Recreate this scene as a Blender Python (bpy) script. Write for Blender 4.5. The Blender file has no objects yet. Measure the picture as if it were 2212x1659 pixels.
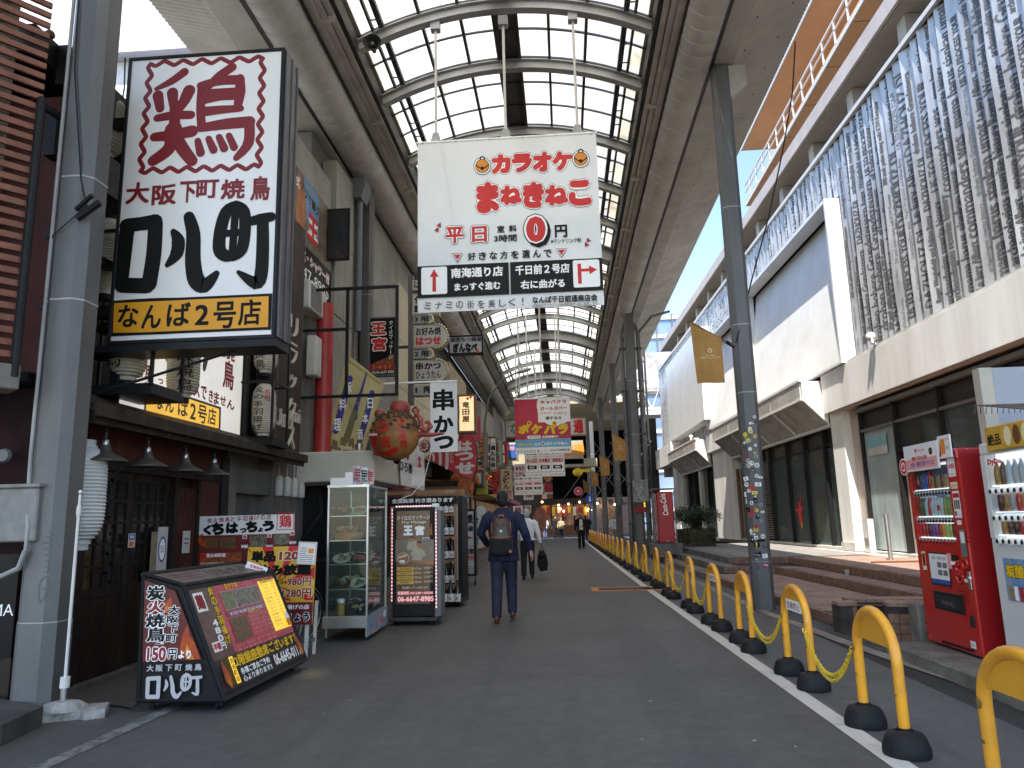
import bpy, bmesh, math, random
from math import sin, cos, pi, radians, sqrt, atan2
from mathutils import Vector, Matrix

SC = bpy.context.scene
COL = SC.collection
W0, H0, F0, HC = 2212.0, 1659.0, 1600.0, 1.38
YAW, PITCH, ROLL = radians(3.822545), radians(10.558963), radians(-1.4)
RM = Matrix.Rotation(YAW, 3, 'Z') @ Matrix.Rotation(pi/2 + PITCH, 3, 'X') @ Matrix.Rotation(ROLL, 3, 'Z')
cam_data = bpy.data.cameras.new('camera')
cam = bpy.data.objects.new('camera', cam_data)
COL.objects.link(cam)
cam.matrix_world = Matrix.Translation((0, 0, HC)) @ RM.to_4x4()
cam_data.sensor_width = 36.0
cam_data.lens = F0 / W0 * 36.0
cam_data.clip_start = 0.05
cam_data.clip_end = 2000
SC.camera = cam

SUN_EL, SUN_AZ = radians(60), radians(195.0)     # azimuth clockwise from +Y
sd = Vector((sin(SUN_AZ)*cos(SUN_EL), cos(SUN_AZ)*cos(SUN_EL), sin(SUN_EL)))
world = bpy.data.worlds.new('World')
SC.world = world
world.use_nodes = True
wn = world.node_tree
wn.nodes.clear()
wo = wn.nodes.new('ShaderNodeOutputWorld'); bg = wn.nodes.new('ShaderNodeBackground')
sky = wn.nodes.new('ShaderNodeTexSky')
sky.sky_type = 'NISHITA'; sky.sun_disc = False
sky.sun_elevation = SUN_EL; sky.sun_rotation = SUN_AZ
sky.air_density = 1.0; sky.dust_density = 0.8; sky.ozone_density = 1.0
wn.links.new(sky.outputs[0], bg.inputs[0]); wn.links.new(bg.outputs[0], wo.inputs[0])
bg.inputs[1].default_value = 0.12
sl = bpy.data.lights.new('sun', 'SUN'); sl.energy = 3.3; sl.angle = radians(0.53); sl.color = (1.0, 0.955, 0.89)
so = bpy.data.objects.new('sun', sl); COL.objects.link(so)
so.rotation_euler = sd.to_track_quat('Z', 'Y').to_euler()
so.location = (0, 0, 60)
SC.view_settings.view_transform = 'Standard'
SC.view_settings.look = 'None'
SC.view_settings.exposure = 1.85
SC.view_settings.gamma = 1.0
SC.view_settings.use_curve_mapping = False
SC.cycles.max_bounces = 10
SC.cycles.diffuse_bounces = 5
SC.cycles.glossy_bounces = 3
SC.cycles.transmission_bounces = 6
SC.cycles.transparent_max_bounces = 12
SC.cycles.caustics_reflective = False
SC.cycles.caustics_refractive = False
SC.cycles.sample_clamp_indirect = 4.0
SC.cycles.use_denoising = True

CP = Vector((0, 0, HC))
def ray(x, y): return RM @ Vector(((x-W0/2)/F0, -(y-H0/2)/F0, -1.0))
def gz(x, y, z=0.0):
    d = ray(x, y); return CP + d*((z-HC)/d.z)
def gx(x, y, X):
    d = ray(x, y); return CP + d*(X/d.x)
def gy(x, y, Y):
    d = ray(x, y); return CP + d*(Y/d.y)

MATS = {}
def lin(c):
    if isinstance(c, str):
        c = c.lstrip('#'); c = [int(c[i:i+2], 16)/255 for i in (0, 2, 4)]
        return tuple((v/12.92 if v <= 0.04045 else ((v+0.055)/1.055)**2.4) for v in c)
    return tuple(c)
def M(name, col=None, rough=0.6, metal=0.0, var=0.12, scale=3.0, bump=0.0, bscale=40.0, emit=0.0, streak=0.0, alpha=1.0, trans=0.0, spec=0.5, dirt=None, coat=0.0):
    if name in MATS: return MATS[name]
    c = lin(col)
    if max(c) < 0.06 and spec == 0.5 and rough > 0.25: spec = 0.18
    m = bpy.data.materials.new(name); m.use_nodes = True
    nt = m.node_tree; b = nt.nodes['Principled BSDF']; L = nt.links.new
    b.inputs['Roughness'].default_value = rough
    b.inputs['Metallic'].default_value = metal
    b.inputs['Specular IOR Level'].default_value = spec
    if coat: b.inputs['Coat Weight'].default_value = coat; b.inputs['Coat Roughness'].default_value = 0.08
    b.inputs['Base Color'].default_value = (*c, 1)
    if alpha < 1: b.inputs['Alpha'].default_value = alpha
    if trans: b.inputs['Transmission Weight'].default_value = trans
    tc = None
    if var > 0 or bump > 0:
        tc = nt.nodes.new('ShaderNodeNewGeometry')
    if var > 0:
        n = nt.nodes.new('ShaderNodeTexNoise'); n.inputs['Scale'].default_value = scale; n.inputs['Detail'].default_value = 6
        n.inputs['Roughness'].default_value = 0.65
        mp = nt.nodes.new('ShaderNodeMapping')
        if streak: mp.inputs['Scale'].default_value = (1, 1, 1/ (1+streak))
        L(tc.outputs['Position'], mp.inputs[0]); L(mp.outputs[0], n.inputs[0])
        r = nt.nodes.new('ShaderNodeValToRGB')
        r.color_ramp.elements[0].position = 0.3; r.color_ramp.elements[1].position = 0.72
        d = dirt if dirt else tuple(max(0, v*(1-2.2*var)) for v in c)
        r.color_ramp.elements[0].color = (*lin(d), 1)
        r.color_ramp.elements[1].color = (*[min(1, v*(1+var*0.7)) for v in c], 1)
        L(n.outputs['Fac'], r.inputs[0]); L(r.outputs[0], b.inputs['Base Color'])
        rr = nt.nodes.new('ShaderNodeMapRange'); rr.inputs[3].default_value = min(1, rough+0.12); rr.inputs[4].default_value = max(0.04, rough-0.08)
        L(n.outputs['Fac'], rr.inputs[0]); L(rr.outputs[0], b.inputs['Roughness'])
        if emit:
            L(r.outputs[0], b.inputs['Emission Color'])
    elif emit:
        b.inputs['Emission Color'].default_value = (*c, 1)
    if emit: b.inputs['Emission Strength'].default_value = emit
    if bump > 0:
        n2 = nt.nodes.new('ShaderNodeTexNoise'); n2.inputs['Scale'].default_value = bscale; n2.inputs['Detail'].default_value = 4
        L(tc.outputs['Position'], n2.inputs[0])
        bm = nt.nodes.new('ShaderNodeBump'); bm.inputs['Strength'].default_value = min(1, bump); bm.inputs['Distance'].default_value = 0.01
        L(n2.outputs['Fac'], bm.inputs['Height']); L(bm.outputs[0], b.inputs['Normal'])
    MATS[name] = m
    return m

class MB:
    def __init__(s): s.v = []; s.f = []; s.mi = []; s.cur = 0; s.smooth = False
    def add(s, vs, fs):
        o = len(s.v); s.v += [tuple(p) for p in vs]
        s.f += [tuple(o+i for i in f) for f in fs]; s.mi += [s.cur]*len(fs); return s
    def box(s, x0, x1, y0, y1, z0, z1, bev=0.0):
        if x0 > x1: x0, x1 = x1, x0
        if y0 > y1: y0, y1 = y1, y0
        if z0 > z1: z0, z1 = z1, z0
        if bev > 0:
            b = min(bev, (x1-x0)/2.01, (y1-y0)/2.01, (z1-z0)/2.01)
            vs = []
            for (sx, X) in ((-1, x0), (1, x1)):
                for (sy, Y) in ((-1, y0), (1, y1)):
                    for (sz, Z) in ((-1, z0), (1, z1)):
                        vs += [(X, Y-sy*b, Z-sz*b), (X-sx*b, Y, Z-sz*b), (X-sx*b, Y-sy*b, Z)]
            i = lambda a, b_, c, k: ((a*2+b_)*2+c)*3+k
            fs = []
            fs += [(i(0,0,0,0), i(0,0,1,0), i(0,1,1,0), i(0,1,0,0)), (i(1,0,0,0), i(1,1,0,0), i(1,1,1,0), i(1,0,1,0))]
            fs += [(i(0,0,0,1), i(1,0,0,1), i(1,0,1,1), i(0,0,1,1)), (i(0,1,0,1), i(0,1,1,1), i(1,1,1,1), i(1,1,0,1))]
            fs += [(i(0,0,0,2), i(0,1,0,2), i(1,1,0,2), i(1,0,0,2)), (i(0,0,1,2), i(1,0,1,2), i(1,1,1,2), i(0,1,1,2))]
            for a in (0, 1):
                for c in (0, 1):
                    f = (i(0,a,c,1), i(1,a,c,1), i(1,a,c,2), i(0,a,c,2)); fs.append(f if a != c else f[::-1])
                    f = (i(a,0,c,0), i(a,1,c,0), i(a,1,c,2), i(a,0,c,2)); fs.append(f if a == c else f[::-1])
                    f = (i(a,c,0,0), i(a,c,1,0), i(a,c,1,1), i(a,c,0,1)); fs.append(f if a != c else f[::-1])
            for a in (0, 1):
                for b_ in (0, 1):
                    for c in (0, 1):
                        f = (i(a,b_,c,0), i(a,b_,c,1), i(a,b_,c,2)); fs.append(f if (a+b_+c) % 2 == 0 else f[::-1])
            return s.add(vs, fs)
        vs = [(x, y, z) for x in (x0, x1) for y in (y0, y1) for z in (z0, z1)]
        return s.add(vs, [(0,1,3,2), (4,6,7,5), (0,4,5,1), (2,3,7,6), (0,2,6,4), (1,5,7,3)])
    def quad(s, a, b, c, d): return s.add([a, b, c, d], [(0,1,2,3)])
    def hexa(s, p): # 8 points, bottom 4 (ccw from above), top 4
        return s.add(p, [(3,2,1,0), (4,5,6,7), (0,1,5,4), (1,2,6,5), (2,3,7,6), (3,0,4,7)])
    def prism(s, poly, axis, a, b):  # poly 2D extruded; axis 'x': poly=(y,z); 'y': (x,z); 'z': (x,y)
        n = len(poly)
        def mk(p, t):
            return (t, p[0], p[1]) if axis == 'x' else ((p[0], t, p[1]) if axis == 'y' else (p[0], p[1], t))
        vs = [mk(p, a) for p in poly] + [mk(p, b) for p in poly]
        fs = [tuple(range(n))[::-1], tuple(range(n, 2*n))] + [(i, (i+1) % n, n+(i+1) % n, n+i) for i in range(n)]
        return s.add(vs, fs)
    def tube(s, pts, r, n=8, caps=True, sec=None):
        pts = [Vector(p) for p in pts]; rs = r if isinstance(r, (list, tuple)) else [r]*len(pts)
        rings = []; prev = None
        for k, p in enumerate(pts):
            if k == 0: d = pts[1]-pts[0]
            elif k == len(pts)-1: d = pts[-1]-pts[-2]
            else: d = (pts[k+1]-pts[k]).normalized() + (pts[k]-pts[k-1]).normalized()
            if d.length < 1e-9: d = Vector((0, 0, 1))
            d.normalize()
            if prev is None:
                u = Vector((0, 0, 1)).cross(d) if abs(d.z) < 0.95 else Vector((1, 0, 0)).cross(d)
                if abs(d.z) >= 0.95: u = Vector((1,0,0)) - d*d.x
            else:
                u = prev - d*prev.dot(d)
            u.normalize(); w = d.cross(u); prev = u
            rr = rs[k]; ra, rb = (rr if isinstance(rr, (tuple, list)) else (rr, rr))
            rings.append([p + u*(ra*cos(2*pi*j/n)) + w*(rb*sin(2*pi*j/n)) for j in range(n)])
        vs = [v for rg in rings for v in rg]
        fs = [(k*n+j, k*n+(j+1) % n, (k+1)*n+(j+1) % n, (k+1)*n+j) for k in range(len(pts)-1) for j in range(n)]
        if caps: fs += [tuple(range(n))[::-1], tuple((len(pts)-1)*n+j for j in range(n))]
        return s.add(vs, fs)
    def cyl(s, x, y, z0, z1, r, n=12, r2=None): return s.tube([(x,y,z0),(x,y,z1)], [r, r if r2 is None else r2], n)
    def lathe(s, prof, c=(0,0,0), n=16, axis='z', sx=1, sy=1):
        vs = []
        for (r, z) in prof:
            for j in range(n):
                a = 2*pi*j/n; p = (r*cos(a)*sx, r*sin(a)*sy, z)
                if axis == 'y': p = (p[0], z, p[1])
                if axis == 'x': p = (z, p[0], p[1])
                vs.append((c[0]+p[0], c[1]+p[1], c[2]+p[2]))
        m = len(prof)
        fs = [(k*n+j, k*n+(j+1) % n, (k+1)*n+(j+1) % n, (k+1)*n+j) for k in range(m-1) for j in range(n)]
        fs += [tuple(range(n))[::-1], tuple((m-1)*n+j for j in range(n))]
        return s.add(vs, fs)
    def ball(s, c, r, n=10, m=7):
        rr = r if isinstance(r, (tuple, list)) else (r, r, r)
        vs = [(c[0], c[1], c[2]-rr[2])]
        for k in range(1, m):
            t = -pi/2+pi*k/m
            vs += [(c[0]+rr[0]*cos(t)*cos(2*pi*j/n), c[1]+rr[1]*cos(t)*sin(2*pi*j/n), c[2]+rr[2]*sin(t)) for j in range(n)]
        vs.append((c[0], c[1], c[2]+rr[2]))
        fs = [(0, 1+(j+1) % n, 1+j) for j in range(n)]
        for k in range(m-2):
            fs += [(1+k*n+j, 1+k*n+(j+1) % n, 1+(k+1)*n+(j+1) % n, 1+(k+1)*n+j) for j in range(n)]
        t = len(vs)-1
        fs += [(t, 1+(m-2)*n+j, 1+(m-2)*n+(j+1) % n) for j in range(n)]
        return s.add(vs, fs)
    def build(s, name, mat, parent=None, smooth=None, loc=None, rot=None):
        me = bpy.data.meshes.new(name)
        me.from_pydata(s.v, [], s.f)
        mats = mat if isinstance(mat, (list, tuple)) else [mat]
        for m in mats: me.materials.append(m)
        if len(mats) > 1: me.polygons.foreach_set('material_index', s.mi)
        if smooth is None: smooth = s.smooth
        if smooth: me.polygons.foreach_set('use_smooth', [True]*len(me.polygons))
        me.update()
        o = bpy.data.objects.new(name, me); COL.objects.link(o)
        if parent is not None: o.parent = parent
        if loc: o.location = loc
        if rot: o.rotation_euler = rot
        if smooth:
            try: me.set_sharp_from_angle(angle=radians(42))
            except Exception: pass
        return o

def tag(o, label=None, cat=None, group=None, kind=None):
    if label: o['label'] = label
    if cat: o['category'] = cat
    if group: o['group'] = group
    if kind: o['kind'] = kind
    return o
def thing(name, label, cat, loc=(0,0,0), rz=0.0, group=None, kind=None, rot=None):
    o = bpy.data.objects.new(name, None); COL.objects.link(o)
    o.empty_display_size = 0.1
    o.location = loc; o.rotation_euler = rot if rot else (0, 0, rz)
    return tag(o, label, cat, group, kind)
def bx(name, mat, parent, x0, x1, y0, y1, z0, z1, bev=0.0):
    return MB().box(x0, x1, y0, y1, z0, z1, bev).build(name, mat, parent)
def children(o): return [c for c in CHILD.get(o.name, [])]
def copy_tree(o, parent=None):
    c = o.copy(); COL.objects.link(c)
    if parent is not None: c.parent = parent
    for ch in list(o.children): copy_tree(ch, c)
    return c

TXT = {}
def text_mesh(s, bold):
    key = s
    if key in TXT: return TXT[key]
    cu = bpy.data.curves.new('t', 'FONT'); cu.body = s; cu.size = 1.0; cu.resolution_u = 2 if len(s) > 3 else 3
    cu.fill_mode = 'FRONT'
    ob = bpy.data.objects.new('t', cu); COL.objects.link(ob)
    dg = bpy.context.evaluated_depsgraph_get(); dg.update()
    me = bpy.data.meshes.new_from_object(ob.evaluated_get(dg))
    vs = [(v.co.x, v.co.y) for v in me.vertices]; fs = [tuple(p.vertices) for p in me.polygons]
    bpy.data.objects.remove(ob); bpy.data.curves.remove(cu); bpy.data.meshes.remove(me)
    if not vs: vs = [(0,0),(1,0),(1,1)]; fs = []
    x0 = min(v[0] for v in vs); x1 = max(v[0] for v in vs); y0 = min(v[1] for v in vs); y1 = max(v[1] for v in vs)
    TXT[key] = (vs, fs, x0, x1, y0, y1)
    return TXT[key]

class Print:
    """flat ink on a board: local x right, z up, ink at y = y0 and stepping towards -y"""
    def __init__(s, parent, y0=0.0, step=0.0009, xf=None):
        s.p = parent; s.y = y0; s.st = max(0.00012, step*0.35); s.b = {}; s.xf = xf or (lambda x, z: (x, z))
    def _add(s, mat, pts, fs, name):
        s.y -= s.st
        k = (mat.name, name)
        if k not in s.b: s.b[k] = (MB(), mat)
        q = [s.xf(x, z) for x, z in pts]
        s.b[k][0].add([(x, s.y, z) if True else None for x, z in q], fs)
    def rect(s, x0, z0, x1, z1, mat, name='print'): s._add(mat, [(x0,z0),(x1,z0),(x1,z1),(x0,z1)], [(0,1,2,3)], name); return s
    def poly(s, pts, mat, name='print'): s._add(mat, pts, [tuple(range(len(pts)))], name); return s
    def disc(s, x, z, r, mat, n=20, rz=None, name='print'):
        rz = rz or r; return s.poly([(x+r*cos(2*pi*i/n), z+rz*sin(2*pi*i/n)) for i in range(n)], mat, name)
    def rrect(s, x0, z0, x1, z1, r, mat, name='print'):
        pts = []
        for cx, cz, a0 in ((x1-r, z1-r, 0), (x0+r, z1-r, 90), (x0+r, z0+r, 180), (x1-r, z0+r, 270)):
            pts += [(cx+r*cos(radians(a0+k*30)), cz+r*sin(radians(a0+k*30))) for k in range(4)]
        return s.poly(pts, mat, name)
    def frame(s, x0, z0, x1, z1, t, mat, name='print'):
        pts = [(x0,z0),(x1,z0),(x1,z1),(x0,z1),(x0+t,z0+t),(x1-t,z0+t),(x1-t,z1-t),(x0+t,z1-t)]
        s._add(mat, pts, [(0,1,5,4),(1,2,6,5),(2,3,7,6),(3,0,4,7)], name); return s
    def text(s, t, x0, z0, x1, z1, mat, bold=0.0, vert=False, fit='fill', name='lettering', skew=0.0):
        if vert:
            n = len(t); h = (z1-z0)/n
            for i, ch in enumerate(t):
                if ch == ' ': continue
                if ch in 'ー-〜': # bar runs vertically in vertical writing
                    w = x1-x0; s.rect((x0+x1)/2-w*0.07, z1-(i+0.9)*h, (x0+x1)/2+w*0.07, z1-(i+0.1)*h, mat, name); continue
                sm = ch in 'っょゃゅッャュョ・'
                a, b = x0, x1
                if sm: a, b = x0+(x1-x0)*0.35, x1
                s.text(ch, a, z1-(i+0.94)*h, b, z1-(i+0.06 if not sm else i+0.3)*h, mat, bold, name=name)
            return s
        vs, fs, a0, a1, b0, b1 = text_mesh(t, 0.0)
        r = bold*1.15
        sx = (x1-x0)/max(1e-6, a1-a0+2*r); sz = (z1-z0)/max(1e-6, b1-b0+2*r)
        if fit == 'keep': sx = sz = min(sx, sz)
        ox = (x0+x1)/2-(a0+a1)/2*sx; oz = (z0+z1)/2-(b0+b1)/2*sz
        if r < 0.012: offs = [(0, 0)]
        elif r < 0.05: offs = [(-r*.8, -r*.8), (r*.8, -r*.8), (-r*.8, r*.8), (r*.8, r*.8)]
        else: offs = [(r*q*cos(2*pi*i/8), r*q*sin(2*pi*i/8)) for i in range(8) for q in ((1,) if r < 0.08 else (0.55, 1))] + [(0, 0)]
        st = s.st
        if len(offs) > 1: s.st = st/len(offs)*1.5
        for dx, dz in offs:
            s._add(mat, [(ox+(vx+dx)*sx+skew*(vz-b0)*sz, oz+(vz+dz)*sz) for vx, vz in vs], fs, name)
        s.st = st
        return s
    def stroke(s, pts, w, mat, name='lettering', cap=True):
        """brush stroke: pts polyline, w width or list of widths"""
        pts = [Vector(p) for p in pts]; n = len(pts)
        ws = w if isinstance(w, (list, tuple)) else [w]*n
        if n > 2:
            P = []; WW = []
            for i in range(n-1):
                p0 = pts[max(0, i-1)]; p1 = pts[i]; p2 = pts[i+1]; p3 = pts[min(n-1, i+2)]
                for k in range(4):
                    t = k/4
                    P.append(0.5*((2*p1)+(-p0+p2)*t+(2*p0-5*p1+4*p2-p3)*t*t+(-p0+3*p1-3*p2+p3)*t**3)); WW.append(ws[i]*(1-t)+ws[i+1]*t)
            P.append(pts[-1]); WW.append(ws[-1]); pts, ws, n = P, WW, len(P)
        Lp, Rp = [], []
        for i in range(n):
            d = (pts[min(n-1, i+1)]-pts[max(0, i-1)]); d = d.normalized() if d.length > 0 else Vector((1, 0))
            nn = Vector((-d.y, d.x))*(ws[i]/2); Lp.append(pts[i]+nn); Rp.append(pts[i]-nn)
        V = []; Fc = []
        for i in range(n): V += [tuple(Lp[i]), tuple(Rp[i])]
        for i in range(n-1): Fc.append((2*i, 2*i+1, 2*i+3, 2*i+2))
        if cap:
            for (i, sg) in ((0, 1), (n-1, -1)):
                d = (pts[1]-pts[0]) if i == 0 else (pts[-1]-pts[-2]); a = atan2(d.y, d.x); r = ws[i]/2
                o = len(V); m = 6
                a += pi if i == 0 else 0
                V += [(pts[i].x+r*cos(a-pi/2+pi*k/m), pts[i].y+r*sin(a-pi/2+pi*k/m)) for k in range(m+1)]
                Fc.append(tuple(range(o, o+m+1)))
        s._add(mat, V, Fc, name); return s
    def done(s):
        for (mn, nm), (mb, mat) in s.b.items(): mb.build(nm, mat, s.p)
        s.b = {}
random.seed(7)
# ================================================================ colours
m_white  = M('white_ink', '#fbfaf7', 0.55, var=0)
m_black  = M('black_ink', '#161514', 0.5, var=0)
m_red    = M('red_ink', '#c4161c', 0.5, var=0)
m_dred   = M('dark_red_ink', '#8c1420', 0.5, var=0)
m_yel    = M('yellow_ink', '#f0bf1c', 0.5, var=0)
m_blue   = M('blue_ink', '#2f4f9c', 0.5, var=0)
m_gold   = M('gold_ink', '#c9a24a', 0.5, var=0)
m_grey   = M('grey_ink', '#6f6f6e', 0.6, var=0)
m_green  = M('green_ink', '#2f8a4a', 0.5, var=0)
m_orange = M('orange_ink', '#e08a22', 0.5, var=0)
m_pink   = M('pink_ink', '#e8a0a0', 0.5, var=0)
m_brown  = M('brown_ink', '#6e4526', 0.5, var=0)
m_cream  = M('cream_ink', '#e9d9b4', 0.5, var=0)
m_steel  = M('galvanised_steel', (0.15, 0.15, 0.148), 0.5, 0.25, var=0.16, scale=1.6, bump=0.05, streak=3)
m_archst = M('arch_steel', (0.42, 0.42, 0.41), 0.55, 0.1, var=0.14, scale=1.2, bump=0.04)
m_dsteel = M('dark_steel', (0.06, 0.057, 0.054), 0.5, 0.4, var=0.12, scale=4)
m_blkmet = M('black_painted_metal', (0.018, 0.018, 0.019), 0.42, 0.1, var=0.1, scale=3)
m_offw   = M('off_white_paint', (0.62, 0.60, 0.56), 0.6, var=0.1, scale=1.5, bump=0.03, dirt=(0.42, 0.40, 0.36))
m_rubber = M('black_rubber', (0.018, 0.018, 0.019), 0.55, var=0.15, scale=6, bump=0.15, bscale=60)
m_ylw    = M('yellow_painted_tube', (0.90, 0.40, 0.02), 0.35, var=0.06, scale=5, bump=0.03, coat=0.25, dirt=(0.62, 0.28, 0.03))
m_chrome = M('brushed_metal', (0.55, 0.55, 0.54), 0.3, 0.9, var=0.08, scale=4)

def asphalt():
    m = bpy.data.materials.new('asphalt'); m.use_nodes = True; nt = m.node_tree; L = nt.links.new; b = nt.nodes['Principled BSDF']
    g = nt.nodes.new('ShaderNodeNewGeometry')
    def noise(sc, det=6, rough=0.6):
        n = nt.nodes.new('ShaderNodeTexNoise'); n.inputs['Scale'].default_value = sc; n.inputs['Detail'].default_value = det; n.inputs['Roughness'].default_value = rough
        L(g.outputs['Position'], n.inputs[0]); return n
    big = noise(0.55, 8, 0.7); fine = noise(260, 2); mid = noise(7, 8, 0.75)
    r1 = nt.nodes.new('ShaderNodeValToRGB'); r1.color_ramp.elements[0].position = 0.2; r1.color_ramp.elements[1].position = 0.8
    r1.color_ramp.elements[0].color = (0.070, 0.069, 0.066, 1); r1.color_ramp.elements[1].color = (0.108, 0.106, 0.101, 1)
    L(big.outputs[0], r1.inputs[0])
    mx = nt.nodes.new('ShaderNodeMix'); mx.data_type = 'RGBA'; mx.blend_type = 'MULTIPLY'; mx.inputs[0].default_value = 1
    r2 = nt.nodes.new('ShaderNodeValToRGB'); r2.color_ramp.elements[0].position = 0.35; r2.color_ramp.elements[1].position = 0.68
    r2.color_ramp.elements[0].color = (0.8, 0.8, 0.8, 1); r2.color_ramp.elements[1].color = (1.14, 1.13, 1.12, 1)
    L(mid.outputs[0], r2.inputs[0]); L(r1.outputs[0], mx.inputs[6]); L(r2.outputs[0], mx.inputs[7])
    mx2 = nt.nodes.new('ShaderNodeMix'); mx2.data_type = 'RGBA'; mx2.blend_type = 'MULTIPLY'; mx2.inputs[0].default_value = 1
    r3 = nt.nodes.new('ShaderNodeValToRGB'); r3.color_ramp.elements[0].position = 0.3; r3.color_ramp.elements[1].position = 0.75
    r3.color_ramp.elements[0].color = (0.72, 0.72, 0.72, 1); r3.color_ramp.elements[1].color = (1.45, 1.43, 1.4, 1)
    L(fine.outputs[0], r3.inputs[0]); L(mx.outputs[2], mx2.inputs[6]); L(r3.outputs[0], mx2.inputs[7]); L(mx2.outputs[2], b.inputs['Base Color'])
    b.inputs['Roughness'].default_value = 0.62; b.inputs['Specular IOR Level'].default_value = 0.35
    bp = nt.nodes.new('ShaderNodeBump'); bp.inputs['Strength'].default_value = 0.5; bp.inputs['Distance'].default_value = 0.004
    L(fine.outputs[0], bp.inputs['Height']); L(bp.outputs[0], b.inputs['Normal'])
    return m
m_asph = asphalt(); MATS['asphalt'] = m_asph
def worn_paint(name, col, under, thr=0.5, sc=9):
    m = bpy.data.materials.new(name); m.use_nodes = True; nt = m.node_tree; L = nt.links.new; b = nt.nodes['Principled BSDF']
    g = nt.nodes.new('ShaderNodeNewGeometry'); n = nt.nodes.new('ShaderNodeTexNoise'); n.inputs['Scale'].default_value = sc; n.inputs['Detail'].default_value = 10; n.inputs['Roughness'].default_value = 0.75
    L(g.outputs['Position'], n.inputs[0]); r = nt.nodes.new('ShaderNodeValToRGB')
    r.color_ramp.elements[0].position = thr-0.1; r.color_ramp.elements[1].position = thr+0.06
    r.color_ramp.elements[0].color = (*under, 1); r.color_ramp.elements[1].color = (*col, 1)
    L(n.outputs[0], r.inputs[0]); L(r.outputs[0], b.inputs['Base Color']); b.inputs['Roughness'].default_value = 0.7
    MATS[name] = m; return m
m_line = worn_paint('worn_white_line', (0.55, 0.53, 0.48), (0.3, 0.29, 0.26), 0.38)
m_line2 = worn_paint('faded_white_line', (0.22, 0.215, 0.2), (0.06, 0.06, 0.058), 0.5)

# ================================================================ ground
def struct(name, mb, mat, parent=None, smooth=False):
    o = mb.build(name, mat, parent, smooth=smooth)
    if parent is None: o['kind'] = 'structure'
    return o
struct('ground', MB().box(-90, 120, -12, 260, -0.6, -0.012), M('far_ground', (0.09, 0.088, 0.085), 0.8, var=0.1, scale=0.3))
def subdiv_sheet(x0, x1, y0, y1, z, nx, ny, amp=0.0):
    mb = MB(); vs = []; r = random.Random(3)
    for j in range(ny+1):
        for i in range(nx+1):
            x = x0+(x1-x0)*i/nx; y = y0+(y1-y0)*j/ny
            vs.append((x, y, z + (amp*(sin(x*1.7+y*0.6)+sin(y*1.1-x*0.8)) if 0 < i < nx else 0)))
    mb.add(vs, [(j*(nx+1)+i, j*(nx+1)+i+1, (j+1)*(nx+1)+i+1, (j+1)*(nx+1)+i) for j in range(ny) for i in range(nx)])
    return mb
struct('road', subdiv_sheet(-4.6, 2.86, -8, 68, 0.0, 14, 90, 0.0006), m_asph, smooth=True)
struct('cross_street', MB().box(-40, 60, 68.0, 74.5, -0.3, 0.0), M('cross_street_asphalt', (0.09, 0.09, 0.09), 0.8, var=0.1, scale=1))
def strip(pts, w, z=0.004, n=1):
    mb = MB(); P = [Vector((a, b, 0)) for a, b in pts]; vs = []
    for k, p in enumerate(P):
        d = (P[min(len(P)-1, k+1)]-P[max(0, k-1)]).normalized(); nn = Vector((-d.y, d.x, 0))
        vs += [p+nn*w/2+Vector((0,0,z)), p-nn*w/2+Vector((0,0,z))]
    mb.add(vs, [(2*k+1, 2*k+3, 2*k+2, 2*k) for k in range(len(P)-1)]); return mb
LINE = [(1.88, 0), (1.81, 4.53), (1.70, 10.0), (1.58, 16.15), (1.45, 28), (1.34, 41), (1.25, 60)]
struct('white_edge_line', strip(LINE, 0.135), m_line)
struct('faded_edge_line', strip([(-3.32, 1), (-3.19, 4.74), (-3.07, 9.51), (-2.98, 20), (-2.9, 40)], 0.12), m_line2)
struct('pale_kerb_line', strip([(3.5, 4.6), (3.28, 6.1), (3.13, 7.3), (3.0, 8.7), (2.87, 11.1), (2.82, 14), (2.8, 30), (2.78, 60)], 0.16, 0.005), M('pale_kerb_stone', (0.25, 0.22, 0.19), 0.75, var=0.18, scale=3, dirt=(0.15, 0.12, 0.1)))
mb = MB()
def kx(y):
    T = [(3.5, 4.6), (3.28, 6.1), (3.13, 7.3), (3.0, 8.7), (2.87, 11.1), (2.82, 14), (2.8, 30)]
    for (xa, ya), (xb, yb) in zip(T, T[1:]):
        if ya <= y <= yb: return xa+(xb-xa)*(y-ya)/(yb-ya)
    return 2.8 if y > 14 else 3.5
y = 4.6
while y < 30:
    L_ = 0.22; x = kx(y)+0.085; k = 0
    while x < 3.62:
        dz = random.uniform(-0.001, 0.0015)
        mb.box(x+0.004, x+0.105, y+0.005 + (0.11 if k % 2 else 0), y+L_-0.004+(0.11 if k % 2 else 0), -0.02, 0.006+dz)
        x += 0.109; k += 1
    y += L_
tl = mb.build('gutter_tiles', M('dark_gutter_tile', (0.075, 0.072, 0.07), 0.7, var=0.25, scale=5)); tag(tl, kind='stuff')
struct('gutter_bed', MB().box(2.8, 7.9, 2, 68, -0.1, -0.006), M('gutter_mortar', (0.05, 0.048, 0.045), 0.9, var=0.1))
t = thing('utility_cover', 'rectangular cover with a worn orange painted border set in the road beside the white line', 'utility cover', (1.22, 15.6, 0))
mb = MB();
for a in ((-0.75, 0.75, -0.42, -0.27), (-0.75, 0.75, 0.27, 0.42), (-0.75, -0.6, -0.27, 0.27), (0.6, 0.75, -0.27, 0.27)): mb.box(*a, -0.02, 0.006)
mb.build('border', worn_paint('orange_border_paint', (0.6, 0.2, 0.05), (0.2, 0.1, 0.06), 0.4), t)
mb = MB(); mb.box(-0.59, 0.59, -0.26, 0.26, -0.02, 0.004)
for k in range(22): mb.box(-0.57+k*0.052, -0.545+k*0.052, -0.24, 0.24, 0.004, 0.011)
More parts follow.
